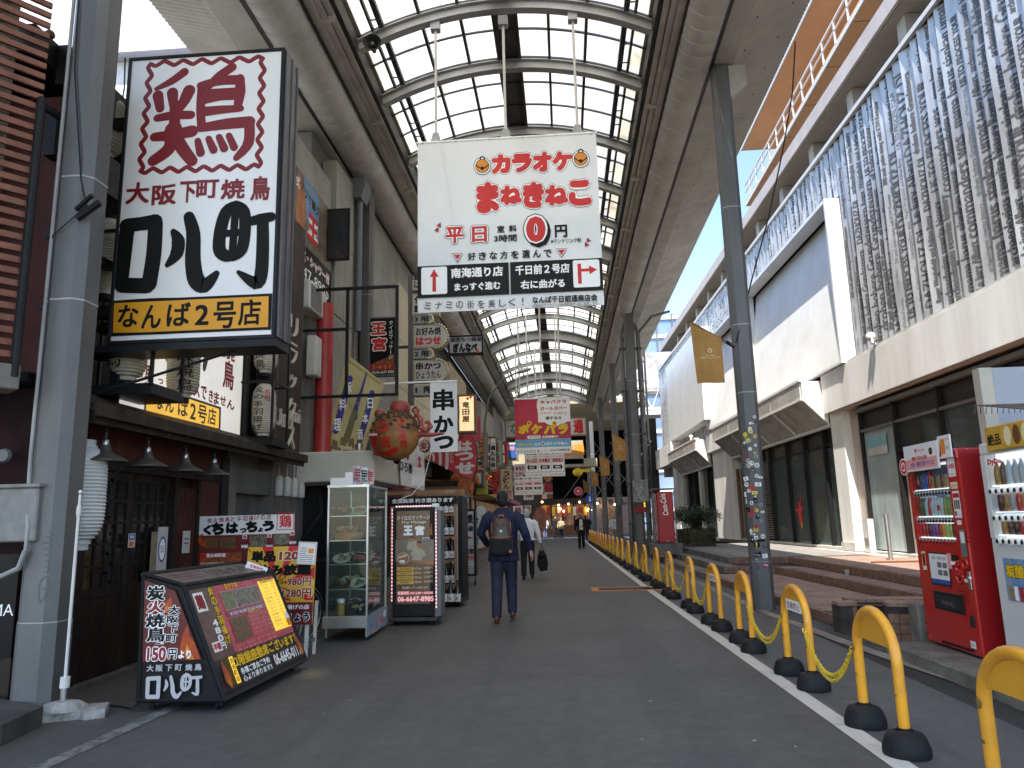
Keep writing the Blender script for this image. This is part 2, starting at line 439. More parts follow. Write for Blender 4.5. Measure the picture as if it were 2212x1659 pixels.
mb.build('grate', M('rusty_iron_cover', (0.07, 0.06, 0.055), 0.7, 0.3, var=0.2), t)
t = tag(MB().lathe([(0.0, 0.0), (0.34, 0.0), (0.34, 0.006), (0.3, 0.006), (0.3, 0.003), (0.0, 0.003)], n=28).build('manhole_cover', M('asphalt_filled_iron', (0.06, 0.06, 0.06), 0.6, 0.2, var=0.2, scale=9)), 'round asphalt-filled manhole cover in the road left of the man with the backpack', 'manhole cover')
p = gz(958, 1309); t.location = (p.x, p.y, 0.001)
mb = MB()
for _ in range(26):
    x = random.uniform(-3, 1.6); y = random.uniform(4.4, 26); a = random.uniform(0, 3); r = random.uniform(0.006, 0.016)
    mb.add([(x+r*cos(a+k*2.1), y+1.4*r*sin(a+k*2.1), 0.003) for k in range(3)], [(0,1,2)])
tag(mb.build('litter_specks', M('pale_paper_specks', (0.55, 0.54, 0.5), 0.8, var=0)), kind='stuff')
m_dust = bpy.data.materials.new('pale_dust'); m_dust.use_nodes = True; nt = m_dust.node_tree; b = nt.nodes['Principled BSDF']; b.inputs['Base Color'].default_value = (0.33, 0.28, 0.2, 1)
g = nt.nodes.new('ShaderNodeTexCoord'); n = nt.nodes.new('ShaderNodeTexNoise'); n.inputs['Scale'].default_value = 14; n.inputs['Detail'].default_value = 8
gr = nt.nodes.new('ShaderNodeTexGradient'); gr.gradient_type = 'SPHERICAL'; mu = nt.nodes.new('ShaderNodeMath'); mu.operation = 'MULTIPLY'; mr = nt.nodes.new('ShaderNodeMapRange')
nt.links.new(g.outputs['Object'], gr.inputs[0]); nt.links.new(g.outputs['Object'], n.inputs[0]); nt.links.new(gr.outputs['Fac'], mu.inputs[0]); nt.links.new(n.outputs[0], mu.inputs[1])
mr.inputs[1].default_value = 0.12; mr.inputs[2].default_value = 0.5; mr.inputs[4].default_value = 0.75; nt.links.new(mu.outputs[0], mr.inputs[0]); nt.links.new(mr.outputs[0], b.inputs['Alpha'])
p = gz(640, 1462)
o = MB().quad((-1,-1,0), (1,-1,0), (1,1,0), (-1,1,0)).build('dust_patch', m_dust); o.location = (p.x+0.12, p.y+0.1, 0.004); o.scale = (0.32, 0.5, 1); o['kind'] = 'stuff'

# ================================================================ arcade roof
XC = -0.76; HCH = 2.56; ZS, ZT = 9.58, 10.2          # centre, half chord, spring and crown of the arches
RA = (HCH**2 + (ZT-ZS)**2) / (2*(ZT-ZS)); AM = math.asin(HCH/RA)
def arcp(t, dr=0.0): # t -1..1
    a = AM*t; return XC + (RA+dr)*sin(a), ZT - RA + (RA+dr)*cos(a)
roof = thing('arcade_roof', 'long barrel-vaulted arcade roof of translucent panels on grey steel arches over the street', 'arcade roof', (0, 0, 0))
ARCHES = [(-7.5, 0), (-4.5, 0), (-1.5, 0), (1.5, 0), (4.0, 0), (6.6, 0), (9.0, 0), (11.3, 0), (13.0, 0), (15.5, 0), (17.7, 0), (19.9, 0), (22.1, 1), (24.4, 0), (26.6, 0), (28.8, 0), (31.0, 0), (34.0, 1), (37.6, 0), (40.4, 0), (43.9, 1), (46.2, 0), (49.4, 1), (52.4, 0)]
def arch_mb(d, w):
    mb = MB(); n = 28; vs = []
    for k in range(n+1):
        t = -1+2*k/n
        for (dr, yy) in ((-d, -w/2), (-d, w/2), (-d+0.02, w/2), (-d+0.02, 0.02), (-0.02, 0.02), (-0.02, w/2), (0, w/2), (0, -w/2), (-0.02, -w/2), (-0.02, -0.02), (-d+0.02, -0.02), (-d+0.02, -w/2)):
            x, z = arcp(t, dr); vs.append((x, yy, z))
    m = 12
    fs = [(k*m+j, k*m+(j+1) % m, (k+1)*m+(j+1) % m, (k+1)*m+j) for k in range(n) for j in range(m)]
    mb.add(vs, fs); return mb
a_small = arch_mb(0.2, 0.16); a_big = arch_mb(0.42, 0.5)
sm = bg_ = None
for y, big in ARCHES:
    if big:
        if bg_ is None: o = bg_ = a_big.build('steel_arch', m_archst, roof)
        else: o = bg_.copy(); COL.objects.link(o)
    else:
        if sm is None: o = sm = a_small.build('steel_arch', m_archst, roof)
        else: o = sm.copy(); COL.objects.link(o)
    o.location = (0, y, 0.0); o.parent = roof
def pane_material():
    m = bpy.data.materials.new('translucent_corrugated_panel'); m.use_nodes = True; nt = m.node_tree; nt.nodes.clear(); L = nt.links.new
    out = nt.nodes.new('ShaderNodeOutputMaterial'); tr = nt.nodes.new('ShaderNodeBsdfTranslucent'); tp = nt.nodes.new('ShaderNodeBsdfTransparent'); df = nt.nodes.new('ShaderNodeBsdfDiffuse')
    g = nt.nodes.new('ShaderNodeNewGeometry'); n = nt.nodes.new('ShaderNodeTexNoise'); n.inputs['Scale'].default_value = 1.6; n.inputs['Detail'].default_value = 7; n.inputs['Roughness'].default_value = 0.7
    L(g.outputs['Position'], n.inputs[0])
    r = nt.nodes.new('ShaderNodeValToRGB'); r.color_ramp.elements[0].position = 0.3; r.color_ramp.elements[1].position = 0.62
    r.color_ramp.elements[0].color = (0.6, 0.55, 0.43, 1); r.color_ramp.elements[1].color = (0.80, 0.79, 0.765, 1)
    L(n.outputs[0], r.inputs[0]); L(r.outputs[0], tr.inputs[0]); L(r.outputs[0], df.inputs[0])
    a = nt.nodes.new('ShaderNodeMixShader'); a.inputs[0].default_value = 0.2; L(tr.outputs[0], a.inputs[1]); L(df.outputs[0], a.inputs[2])
    c = nt.nodes.new('ShaderNodeMixShader'); c.inputs[0].default_value = 0.03; L(a.outputs[0], c.inputs[1]); L(tp.outputs[0], c.inputs[2])
    tp.inputs[0].default_value = (0.9, 0.95, 1, 1)
    L(c.outputs[0], out.inputs[0]); return m
m_pane = pane_material(); m_pane2 = m_pane.copy(); m_pane2.name = 'yellowed_corrugated_panel'
for nd in m_pane2.node_tree.nodes:
    if nd.type == 'VALTORGB': nd.color_ramp.elements[0].color = (0.5, 0.42, 0.24, 1); nd.color_ramp.elements[1].color = (0.82, 0.8, 0.68, 1)
TS = [-1.0, -0.86, -0.80, -0.545, -0.29, -0.075, 0.075, 0.29, 0.545, 0.80, 0.86, 1.0]     # pane seams across the vault (ridge duct between the two middle ones)
def pane_mb(t0, t1, ly, dr=0.10):
    n = max(8, int(ly/0.038)) if ly < 2 else 30; mb = MB(); vs = []
    segs = 3 if t1-t0 > 0.1 else 1
    for j in range(2*n+1):
        yy = 0.012 + (ly-0.024)*j/(2*n); dz = 0.007 if j % 2 else -0.007
        for k in range(segs+1):
            x, z = arcp(t0-0.002+(t1-t0+0.004)*k/segs, dr+dz+(0.004 if t0 > 0 else 0)); vs.append((x, yy, z))
    mb.add(vs, [(j*(segs+1)+k, j*(segs+1)+k+1, (j+1)*(segs+1)+k+1, (j+1)*(segs+1)+k) for j in range(2*n) for k in range(segs)])
    return mb
pc = {}
bars = MB()
SP = [a for a, _ in ARCHES]
SP = [-9.0] + SP + [54.0]
for bi in range(len(SP)-1):
    ya, yb = SP[bi], SP[bi+1]; rows = (3 if yb-ya > 2.4 else 2) if 5 < ya < 22 else 1
    for rr in range(rows):
        y0 = ya+(yb-ya)*rr/rows; ly = (yb-ya)/rows
        for ti in range(len(TS)-1):
            if ti == 5: continue
            t0, t1 = TS[ti], TS[ti+1]
            if t1-t0 < 0.07:
                pass
            key = (ti, round(ly, 2))
            if key not in pc:
                pc[key] = pane_mb(t0, t1, ly).build('roof_pane', m_pane2 if (ti in (0, 10)) else m_pane, roof); o = pc[key]
            else: o = pc[key].copy(); COL.objects.link(o)
            o.location = (0, y0, 0)
        n = 20
        for bb in ([y0] if ya < 22 else [y0, y0+ly/3, y0+2*ly/3]):
            for k in range(n):
                x0_, z0_ = arcp(-1+2*k/n, 0.06); x1_, z1_ = arcp(-1+2*(k+1)/n, 0.06)
                bars.hexa([(x0_, bb-0.018, z0_), (x1_, bb-0.018, z1_), (x1_, bb+0.018, z1_), (x0_, bb+0.018, z0_), (x0_, bb-0.018, z0_+0.03), (x1_, bb-0.018, z1_+0.03), (x1_, bb+0.018, z1_+0.03), (x0_, bb+0.018, z0_+0.03)])
bars.build('cross_bars', m_dsteel, roof)
for ti in range(1, len(TS)-1):
    x, z = arcp(TS[ti], 0.05)
    w = 0.045 if ti in (2, 9) else (0.02 if ti in (1, 10) else 0.026)
    if ti in (5, 6): w = 0.03
    bx('long_bar', m_dsteel, roof, x-w, x+w, -9, 54, z-0.06, z+0.03)
x, z = arcp(0, 0.0)
bx('ridge_duct', M('ridge_metal', (0.10, 0.098, 0.095), 0.6, 0.2, var=0.15), roof, x-0.19, x+0.19, -9, 54, z+0.08, z+0.32)
mb = MB(); y = 6
while y < 30:
    for tt in (-0.83, 0.83):
        x, z = arcp(tt, -0.02); mb.box(x-0.075, x+0.075, y-0.008, y+0.008, z-0.02, z)
    y += 0.55
mb.build('cable_ladder', m_dsteel, roof)
m_rail = M('beige_gutter', (0.52, 0.49, 0.45), 0.5, 0.0, var=0.14, scale=2, dirt=(0.36, 0.33, 0.29))
for sgn, nm in ((-1, 'L'), (1, 'R')):
    x = XC+sgn*HCH
    def side(a, b, z0, z1, mt, name='edge_gutter'):
        return bx(name, mt, roof, x+sgn*a, x+sgn*b, -9, 53, z0, z1)
    side(-0.05, 0.03, 9.36, 9.72, m_dsteel, 'edge_angle')
    side(0.032, 0.12, 9.30, 9.62, m_rail); side(0.122, 0.135, 9.34, 9.6, m_dsteel, 'edge_angle'); side(0.137, 0.24, 9.26, 9.6, m_rail); side(0.242, 0.36, 9.22, 9.62, m_rail); side(0.362, 0.39, 9.18, 9.62, m_dsteel, 'edge_angle')
    bx('light_block_strip', m_rail, roof, x-sgn*0.1, x+sgn*0.46, -9, 53, 9.72, 9.75)  # added strip, closes the gap where sun leaked onto the road
    mb = MB(); y = 4.0
    while y < 52:
        mb.box(x+sgn*0.03, x+sgn*0.365, y, y+0.05, 9.205, 9.3); y += 3.1
    mb.build('gutter_bracket', m_rail, roof)
m_soff = M('beige_metal_soffit', (0.62, 0.60, 0.565), 0.5, 0.0, var=0.1, scale=0.9, bump=0.02, dirt=(0.48, 0.46, 0.43))
def soffit_strip(p0, p1, bulge, ln):
    mb = MB(); n = 12; vs = []
    P0 = Vector(p0); P1 = Vector(p1); d = P1-P0; nn = Vector((d.y, -d.x)).normalized()
    if nn.y > 0: nn = -nn
    for yy, off in ((0, 0.0), (0.012, 0.012), (ln-0.006, 0.0), (ln, 0.0)):
        for k in range(n+1):
            t = k/n; b = bulge*sin(pi*t)**0.8 if 0 < t < 1 else 0
            q = P0 + d*t + nn*(b+off); vs.append((q.x, yy, q.y))
    mb.add(vs, [(j*(n+1)+k, j*(n+1)+k+1, (j+1)*(n+1)+k+1, (j+1)*(n+1)+k) for j in range(3) for k in range(n)])
    return mb
PIT = 0.34
for side_, (p0, p1, bl) in {'R': ((XC+HCH+0.38, 9.5), (2.74, 8.98), 0.26), 'L': ((XC-HCH-0.38, 9.5), (-4.42, 8.98), 0.3)}.items():
    base = soffit_strip(p0, p1, bl, PIT).build('soffit_panel', m_soff, roof, smooth=True)
    y = -9; base.location = (0, y, 0)
    while y < 52.5:
        y += PIT; o = base.copy(); COL.objects.link(o); o.location = (0, y, 0)
m_beam = M('beam_beige', (0.56, 0.53, 0.49), 0.6, 0.1, var=0.15, scale=1.0)
bx('main_beam', m_dsteel, roof, 2.74, 2.80, -9, 60, 8.96, 9.5)
bx('main_beam', m_beam, roof, 2.802, 3.16, -9, 60, 9.0, 9.46, 0.01)
bx('main_beam', m_dsteel, roof, -4.46, -4.40, -9, 56, 8.96, 9.5)
bx('main_beam', m_beam, roof, -4.98, -4.462, -9, 56, 8.94, 9.4, 0.01)
def corr(x0, z0, x1, z1, y0, y1, pitch, amp, ragged=False):
    mb = MB(); n = int((y1-y0)/pitch); vs = []; rr = random.Random(4)
    for j in range(2*n+1):
        yy = y0+(y1-y0)*j/(2*n); dz = amp if j % 2 else -amp
        ex = 0
        vs += [(x0, yy, z0+dz), ((x0+x1)/2, yy, (z0+z1)/2+dz), (x1, yy, z1+dz)]
    mb.add(vs, [(3*j+k, 3*j+k+1, 3*j+k+4, 3*j+k+3) for j in range(2*n) for k in (0, 1)]); return mb
m_corr = M('corrugated_sheet', (0.56, 0.53, 0.48), 0.55, 0.0, var=0.1, scale=1.2, dirt=(0.4, 0.37, 0.33))
c_ = corr(3.16, 9.46, 4.44, 9.92, -9, 50, 0.1, 0.014).build('corrugated_canopy', m_corr, roof)
c_ = corr(-4.98, 9.42, -6.4, 9.8, -9, 11.6, 0.1, 0.014).build('corrugated_canopy', m_corr, roof)
mb = MB(); y = 3.2
while y < 50:
    for x in (3.5, 4.1):
        mb.cyl(x, y, 9.46+(x-3.16)*0.36-0.03, 9.46+(x-3.16)*0.36, 0.012, 6)
    y += 0.9
mb.build('sheet_screws', m_dsteel, roof)
def horn(x, y, z, rz, lab):
    t = thing('horn_speaker', lab, 'loudspeaker', (x, y, z), rz)
    MB().lathe([(0.03, 0.2), (0.05, 0.12), (0.09, 0.03), (0.15, -0.04), (0.155, -0.06), (0.13, -0.055), (0.07, 0.02), (0.0, 0.04)], axis='y', n=20).build('horn', m_blkmet, t, smooth=True)
    MB().lathe([(0.03, 0.06), (0.045, 0.03), (0.03, -0.03), (0, -0.04)], axis='y', n=12).build('driver', m_steel, t, smooth=True)
    MB().tube([(0, 0.12, 0.05), (0, 0.14, 0.3)], 0.015, 6).build('bracket', m_steel, t)
p = gy(805, 96, 11.0); horn(p.x, p.y, p.z, 0.1, 'black horn loudspeaker under the nearest left end of the steel arches')
p = gz((1160+720/6.913)*0.8641, (780+1280/6.913)*0.8641, 9.5); horn(p.x, p.y, p.z, 0.1, 'small black horn loudspeaker far down the arcade above the second banner')

def octo(r, c=0.3):
    k = r*c
    return [(-r+k, -r), (r-k, -r), (r, -r+k), (r, r-k), (r-k, r), (-r+k, r), (-r, r-k), (-r, -r+k)]
def pole(x, y, r, label, top=8.98, group='steel arcade poles', stick=False, grey=m_steel):
    t = thing('arcade_pole', label, 'pole', (x, y, 0), 0, group)
    mb = MB(); mb.prism(octo(r, 0.42), 'z', 0, 0.7); mb.build('base_sleeve', grey, t)
    mb = MB(); mb.prism(octo(r*0.965, 0.42), 'z', 0.7, top); mb.build('shaft', grey, t)
    mb = MB();
    for z in (0.7, 3.3, 4.4, 6.4): mb.prism(octo(r*0.985, 0.42), 'z', z-0.008, z+0.008)
    mb.build('weld_seam', m_archst, t)
    if stick:
        pass
    return t
poleR = pole(2.93, 11.82, 0.15, 'grey steel pole covered in stickers, standing by the brick steps')
mb = MB(); mb.prism([(0.1, 8.35), (0.42, 8.6), (0.42, 8.98), (0.1, 8.98)], 'y', -0.1, 0.1); mb.build('bracket', m_beam, poleR)
poleL = pole(-4.13, 5.82, 0.165, 'thick grey steel pole at the left, behind the white sign stand')
pl = pole(-4.24, 15.6, 0.15, 'grey steel pole rising behind the black palace massage sign')
pol2 = pole(2.62, 27.2, 0.19, 'thick double pole with drain pipes left of the covered red machine')
pg = pole(2.55, 36.2, 0.16, 'grey arcade pole with red graffiti near its foot'); pr = Print(pg, -0.158, 0.003)
for k in range(9): pr.stroke([(-0.07, 0.5+k*0.17), (0.06, 0.58+k*0.17), (-0.05, 0.63+k*0.17), (0.07, 0.68+k*0.17)], 0.02, m_dred if k < 6 else m_black, 'graffiti', False)
pr.done()
pole(2.45, 46.8, 0.16, 'grey arcade pole between the graffitied pole and the end of the arcade')
pole(2.25, 58.0, 0.17, 'far round-looking grey pole at the end of the arcade')
for dx in (-0.3, 0.32): MB().tube([(dx, -0.05, 0.05), (dx, -0.05, 8.2), (dx*0.6, -0.05, 8.6)], 0.075, 10).build('drain_pipe', m_steel, pol2, smooth=True)
MB().tube([(0.32, -0.05, 8.2), (0.9, 0.2, 8.9), (1.6, 0.3, 9.1)], 0.05, 8).build('drain_pipe', m_steel, pol2, smooth=True)
for z in (1.2, 2.6, 4.4, 6.0, 7.6): bx('pipe_clamp', m_dsteel, pol2, -0.4, 0.42, -0.14, 0.14, z, z+0.05)
bx('grey_box', M('stickered_box', (0.33, 0.32, 0.3), 0.6, var=0.4, scale=16), pol2, -0.2, 0.35, -0.36, -0.2, 1.95, 2.75, 0.01); bx('red_plate', m_dred, pol2, -0.2, 0.25, -0.24, -0.2, 1.6, 1.8)
mb = MB(); mb.tube([(-0.12, -0.175, 8.8), (-0.12, -0.175, 2.0), (-0.11, -0.175, 1.6), (-0.07, -0.2, 1.45), (-0.07, -0.2, 1.25)], 0.015, 8)
mb.tube([(-0.07, -0.2, 1.25), (-0.12, -0.19, 1.12), (-0.25, -0.2, 1.06), (-0.38, -0.16, 1.08), (-0.42, -0.1, 1.2)], 0.022, 8); mb.build('conduit', M('pale_conduit', (0.32, 0.32, 0.31), 0.5, 0.2, var=0.1), poleL, smooth=True)
mb = MB()
pts = [(-0.1, -0.18, 7.0), (-0.05, -0.18, 5.4), (0.1, -0.18, 4.35), (0.17, -0.18, 4.1)]
mb.tube(pts, 0.008, 6); mb.tube([(0.17, -0.17, 4.12), (-0.1, -0.19, 3.85), (-0.17, -0.1, 3.7)], 0.005, 5)
mb.tube([(0.1, -0.18, 4.0), (0.3, -0.2, 4.12)], 0.03, 8); mb.tube([(0.08, -0.18, 4.08), (0.24, -0.22, 4.18)], 0.02, 8)
mb.build('cable', m_blkmet, poleL)
pr = Print(poleL, -0.163, 0.0004); m_scr = M('marker_scribble', (0.07, 0.07, 0.07), 0.6, var=0)
rr = random.Random(2)
for k in range(7): pr.stroke([(0.06+0.03*sin(k), 1.08+k*0.045), (0.11, 1.1+k*0.045), (0.07, 1.13+k*0.045)], 0.004, m_scr, 'graffiti', False)
pr.stroke([(0.05, 0.85), (0.12, 0.93), (0.1, 1.05), (0.04, 1.0), (0.05, 0.87)], 0.004, m_scr, 'graffiti', False); pr.stroke([(0.06, 0.97), (0.1, 0.94), (0.08, 0.9)], 0.004, m_scr, 'graffiti', False)
pr.done()
cols = ['#e8e6e0', '#d8d5cc', '#f1d84a', '#2d5fa8', '#1c1c1c', '#c8c4ba', '#b7303c', '#e9e7e2', '#efece6', '#c9b04a', '#8d8d90', '#dcdcdc']
def stickers(t, face_y, w, z0, z1, n, seed, faces=2):
    r = random.Random(seed)
    for i in range(n):
        fc = r.random() < 0.72
        z = z0+(z1-z0)*(i+r.random()*0.8)/n; x = r.uniform(-w*0.42, w*0.42); c = r.choice(cols)
        mt = M('sticker_'+c.strip('#'), c, 0.5, var=0)
        a = r.uniform(0.02, 0.05); b = r.uniform(0.015, 0.045); rot = r.uniform(-0.3, 0.3)
        pr = Print(t, face_y-0.0004*(i % 5), 0.0005)
        rot_ = lambda px, pz: (x+px*cos(rot)-pz*sin(rot), z+px*sin(rot)+pz*cos(rot))
        pr.xf = rot_
        nm = 'sticker'
        if r.random() < 0.4: pr.disc(0, 0, a*0.8, mt, 14, name=nm)
        else: pr.rect(-a, -b, a, b, mt, nm)
        ink = M('sticker_ink_'+('d' if c != '#1c1c1c' else 'l'), '#26262a' if c != '#1c1c1c' else '#dddddd', 0.5, var=0)
        for q in range(r.randint(1, 3)):
            pr.stroke([(r.uniform(-a, a)*0.6, r.uniform(-b, b)*0.6) for _ in range(3)], 0.006, ink, nm, False)
        pr.done()
stickers(poleR, -0.1475, 0.17, 0.75, 2.95, 34, 5)
g = thing('tmp', None, None)
bpy.data.objects.remove(g)
stl = bpy.data.objects.new('side_face', None); COL.objects.link(stl); stl.parent = poleR; stl.rotation_euler = (0, 0, radians(-45));
for c_ in []: pass
pre = set(bpy.data.objects)
stickers(stl, -0.161, 0.1, 0.5, 2.7, 30, 9)
for o in [o for o in bpy.data.objects if o not in pre]:
    o.data.transform(Matrix.Rotation(radians(-45), 4, 'Z')); o.parent = poleR
bpy.data.objects.remove(stl)
pr = Print(poleR, -0.152, 0.0004); pr.rect(-0.005, 0.62, 0.085, 0.68, M('sticker_maroon', '#8c2a4a', 0.5, var=0), 'sticker'); pr.stroke([(0.01, 0.65), (0.03, 0.665), (0.05, 0.64), (0.07, 0.66)], 0.008, m_white, 'sticker'); pr.rect(-0.06, 1.0, 0.06, 1.035, m_black, 'sticker'); pr.done()
# ================================================================ right-hand building (long commercial block with terrace)
KB = 0.026; XB0 = 7.5
ANG = math.atan(KB)
def bpt(y, w, z):   # y along the street, w = metres out towards the street
    return Vector((XB0 - KB*(y-15) - w, y, z))
rb = thing('commercial_building', 'long white commercial block on the right with crumpled lettered metal cladding above white fascias', 'building', (0, 0, 0))
class BB(MB):
    """boxes given along the facade: y0..y1 along the street, w0..w1 outwards, z0..z1"""
    def bb(s, y0, y1, w0, w1, z0, z1):
        if w0 > w1: w0, w1 = w1, w0
        P = []
        for z in (z0, z1):
            P += [bpt(y0, w1, z), bpt(y0, w0, z), bpt(y1, w0, z), bpt(y1, w1, z)]
        return s.hexa(P)
def bbx(name, mat, y0, y1, w0, w1, z0, z1, parent=None):
    return BB().bb(y0, y1, w0, w1, z0, z1).build(name, mat, parent or rb)
m_wconc = M('white_painted_concrete', (0.82, 0.80, 0.76), 0.65, var=0.10, scale=1.3, bump=0.06, bscale=12, streak=5, dirt=(0.64, 0.61, 0.56))
m_wpanel = M('white_sign_panel', (0.78, 0.78, 0.77), 0.45, var=0.05, scale=1.2, dirt=(0.68, 0.67, 0.63))
m_pinkc = M('pinkish_column_tile', (0.52, 0.42, 0.36), 0.6, var=0.08, scale=2)
m_dkframe = M('dark_bronze_frame', (0.03, 0.025, 0.022), 0.4, 0.4, var=0.1)
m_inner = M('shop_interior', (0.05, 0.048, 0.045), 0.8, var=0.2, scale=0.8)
def glass_mat(name, tint, alpha, rough=0.05):
    m = bpy.data.materials.new(name); m.use_nodes = True; nt = m.node_tree; nt.nodes.clear(); L = nt.links.new
    out = nt.nodes.new('ShaderNodeOutputMaterial'); gl = nt.nodes.new('ShaderNodeBsdfGlossy'); gl.inputs['Roughness'].default_value = rough
    tp = nt.nodes.new('ShaderNodeBsdfTransparent'); tp.inputs[0].default_value = (*tint, 1)
    df = nt.nodes.new('ShaderNodeBsdfDiffuse'); df.inputs[0].default_value = (0.35, 0.42, 0.4, 1)
    fr = nt.nodes.new('ShaderNodeFresnel'); fr.inputs[0].default_value = 1.5
    mx = nt.nodes.new('ShaderNodeMixShader'); m2 = nt.nodes.new('ShaderNodeMixShader'); m2.inputs[0].default_value = alpha
    L(tp.outputs[0], m2.inputs[1]); L(df.outputs[0], m2.inputs[2])
    ge = nt.nodes.new('ShaderNodeNewGeometry'); iv = nt.nodes.new('ShaderNodeMath'); iv.operation = 'SUBTRACT'; iv.inputs[0].default_value = 1; L(ge.outputs['Backfacing'], iv.inputs[1])
    mt_ = nt.nodes.new('ShaderNodeMath'); mt_.operation = 'MULTIPLY'; L(fr.outputs[0], mt_.inputs[0]); L(iv.outputs[0], mt_.inputs[1])
    L(mt_.outputs[0], mx.inputs[0]); L(m2.outputs[0], mx.inputs[1]); L(gl.outputs[0], mx.inputs[2]); L(mx.outputs[0], out.inputs[0]); MATS[name] = m; return m
m_glass = glass_mat('clear_glass', (0.8, 0.86, 0.84), 0.06)
m_glassd = glass_mat('dusty_shop_glass', (0.55, 0.62, 0.6), 0.16, 0.06)
m_frost = M('whitewashed_glass', (0.50, 0.58, 0.57), 0.25, var=0.18, scale=1.0, streak=2, dirt=(0.2, 0.24, 0.23), spec=0.7)
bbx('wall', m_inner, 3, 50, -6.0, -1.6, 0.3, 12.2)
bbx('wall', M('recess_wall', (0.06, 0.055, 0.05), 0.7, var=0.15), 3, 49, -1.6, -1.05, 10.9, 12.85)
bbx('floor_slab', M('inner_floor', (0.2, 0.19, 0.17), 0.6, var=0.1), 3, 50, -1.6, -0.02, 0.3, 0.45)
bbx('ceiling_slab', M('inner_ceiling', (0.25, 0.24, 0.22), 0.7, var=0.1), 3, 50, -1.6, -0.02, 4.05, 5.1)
m_fasc = M('pinkish_metal_fascia', (0.46, 0.40, 0.37), 0.55, 0.0, var=0.08, scale=1.5)
y = 3.0
while y < 50:
    y1 = min(50, y+3.0); bbx('eave_fascia', m_fasc, y+0.008, y1-0.008, -0.34, -0.26, 12.55, 12.98); y = y1
mb = BB(); w = -1.05
while w < -0.36:
    mb.bb(3, 50, w, w+0.03, 12.56, 12.62); w += 0.058
mb.build('soffit_louvre', M('grey_louvre', (0.42, 0.39, 0.35), 0.5, 0.0, var=0.08), rb)
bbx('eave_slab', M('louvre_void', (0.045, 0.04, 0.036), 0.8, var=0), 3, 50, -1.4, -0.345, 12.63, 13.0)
y = 6.8
k = 0
while y < 48:
    bbx('recess_column', M('recess_column_paint', (0.34, 0.32, 0.29), 0.6, var=0.1), y, y+0.38, -1.04, -0.62, 11.0, 12.54); y += 2.95; k += 1
m_dl = M('dark_louvre', (0.04, 0.035, 0.03), 0.5, 0.3, var=0.1)
mb = BB()
for i in range(9): mb.bb(3, 49, -0.99, -0.93, 11.15+i*0.11, 11.2+i*0.11)
mb.build('recess_louvre', m_dl, rb)
bbx('recess_sill', M('sill_beige', (0.36, 0.33, 0.29), 0.6, var=0.1), 3, 49, -0.9, -0.08, 10.86, 10.99)
bbx('top_rail', M('rail_white', (0.6, 0.58, 0.55), 0.5, 0.1, var=0.06), 3, 49, 0.02, 0.12, 10.99, 11.10)
bbx('top_rail', m_dkframe, 3, 49, -0.06, 0.02, 10.98, 11.14)
m_clad = M('newsprint_aluminium', (0.50, 0.51, 0.52), 0.4, 0.45, var=0.16, scale=2.2, bump=0.05, bscale=6, streak=2, dirt=(0.26, 0.26, 0.27))
m_cink = M('newsprint_ink', (0.075, 0.075, 0.078), 0.5, var=0.3, scale=4, dirt=(0.1, 0.1, 0.1))
WORDS = ['of Federal money,', 'Le jury Albert', 'US TO PROCESS YOUR', 'Roger Wrightfield und Adrian Berry', 'drohen hohere Grundsteuern', 'mama harus siankan umat', 'archaeologists rewrite history',
         '300 anak yatim miang naiki KTM Komuter', 'commanders was', 'DAZHOUZ DI', 'US TO PROCESS YOUR', 'of Federal money,', 'Le jury Albert', 'mama harus siankan umat', 'archaeologists rewrite history', 'drohen hohere Grundsteuern']
rr = random.Random(21)
ty = 8.0; PIT_C = 0.34; idx = 0
zb, zt = 5.2, 10.98
def clad_fold(y0, ya, yb, w0, wa, w1):
    """a fold: flat face from (y0,w0) to (ya,wa), return face to (yb,w1)"""
    f = MB(); n = 6; r = random.Random(int(y0*100)); vs = []
    zl = 9.56 if (18.4 < y0 < 27.3) else (9.35 if 27.9 < y0 < 34.6 else zb)
    for k in range(n+1):
        z = zl + (zt-zl)*k/n; j = r.uniform(-0.012, 0.012)
        vs += [bpt(y0, w0, z), bpt(ya+j, wa+j, z), bpt(yb, w1, z)]
    f.add(vs, [(3*k+a, 3*k+a+1, 3*k+a+4, 3*k+a+3) for k in range(n) for a in (0, 1)])
    return f.build('cladding_fold', m_clad, rb)
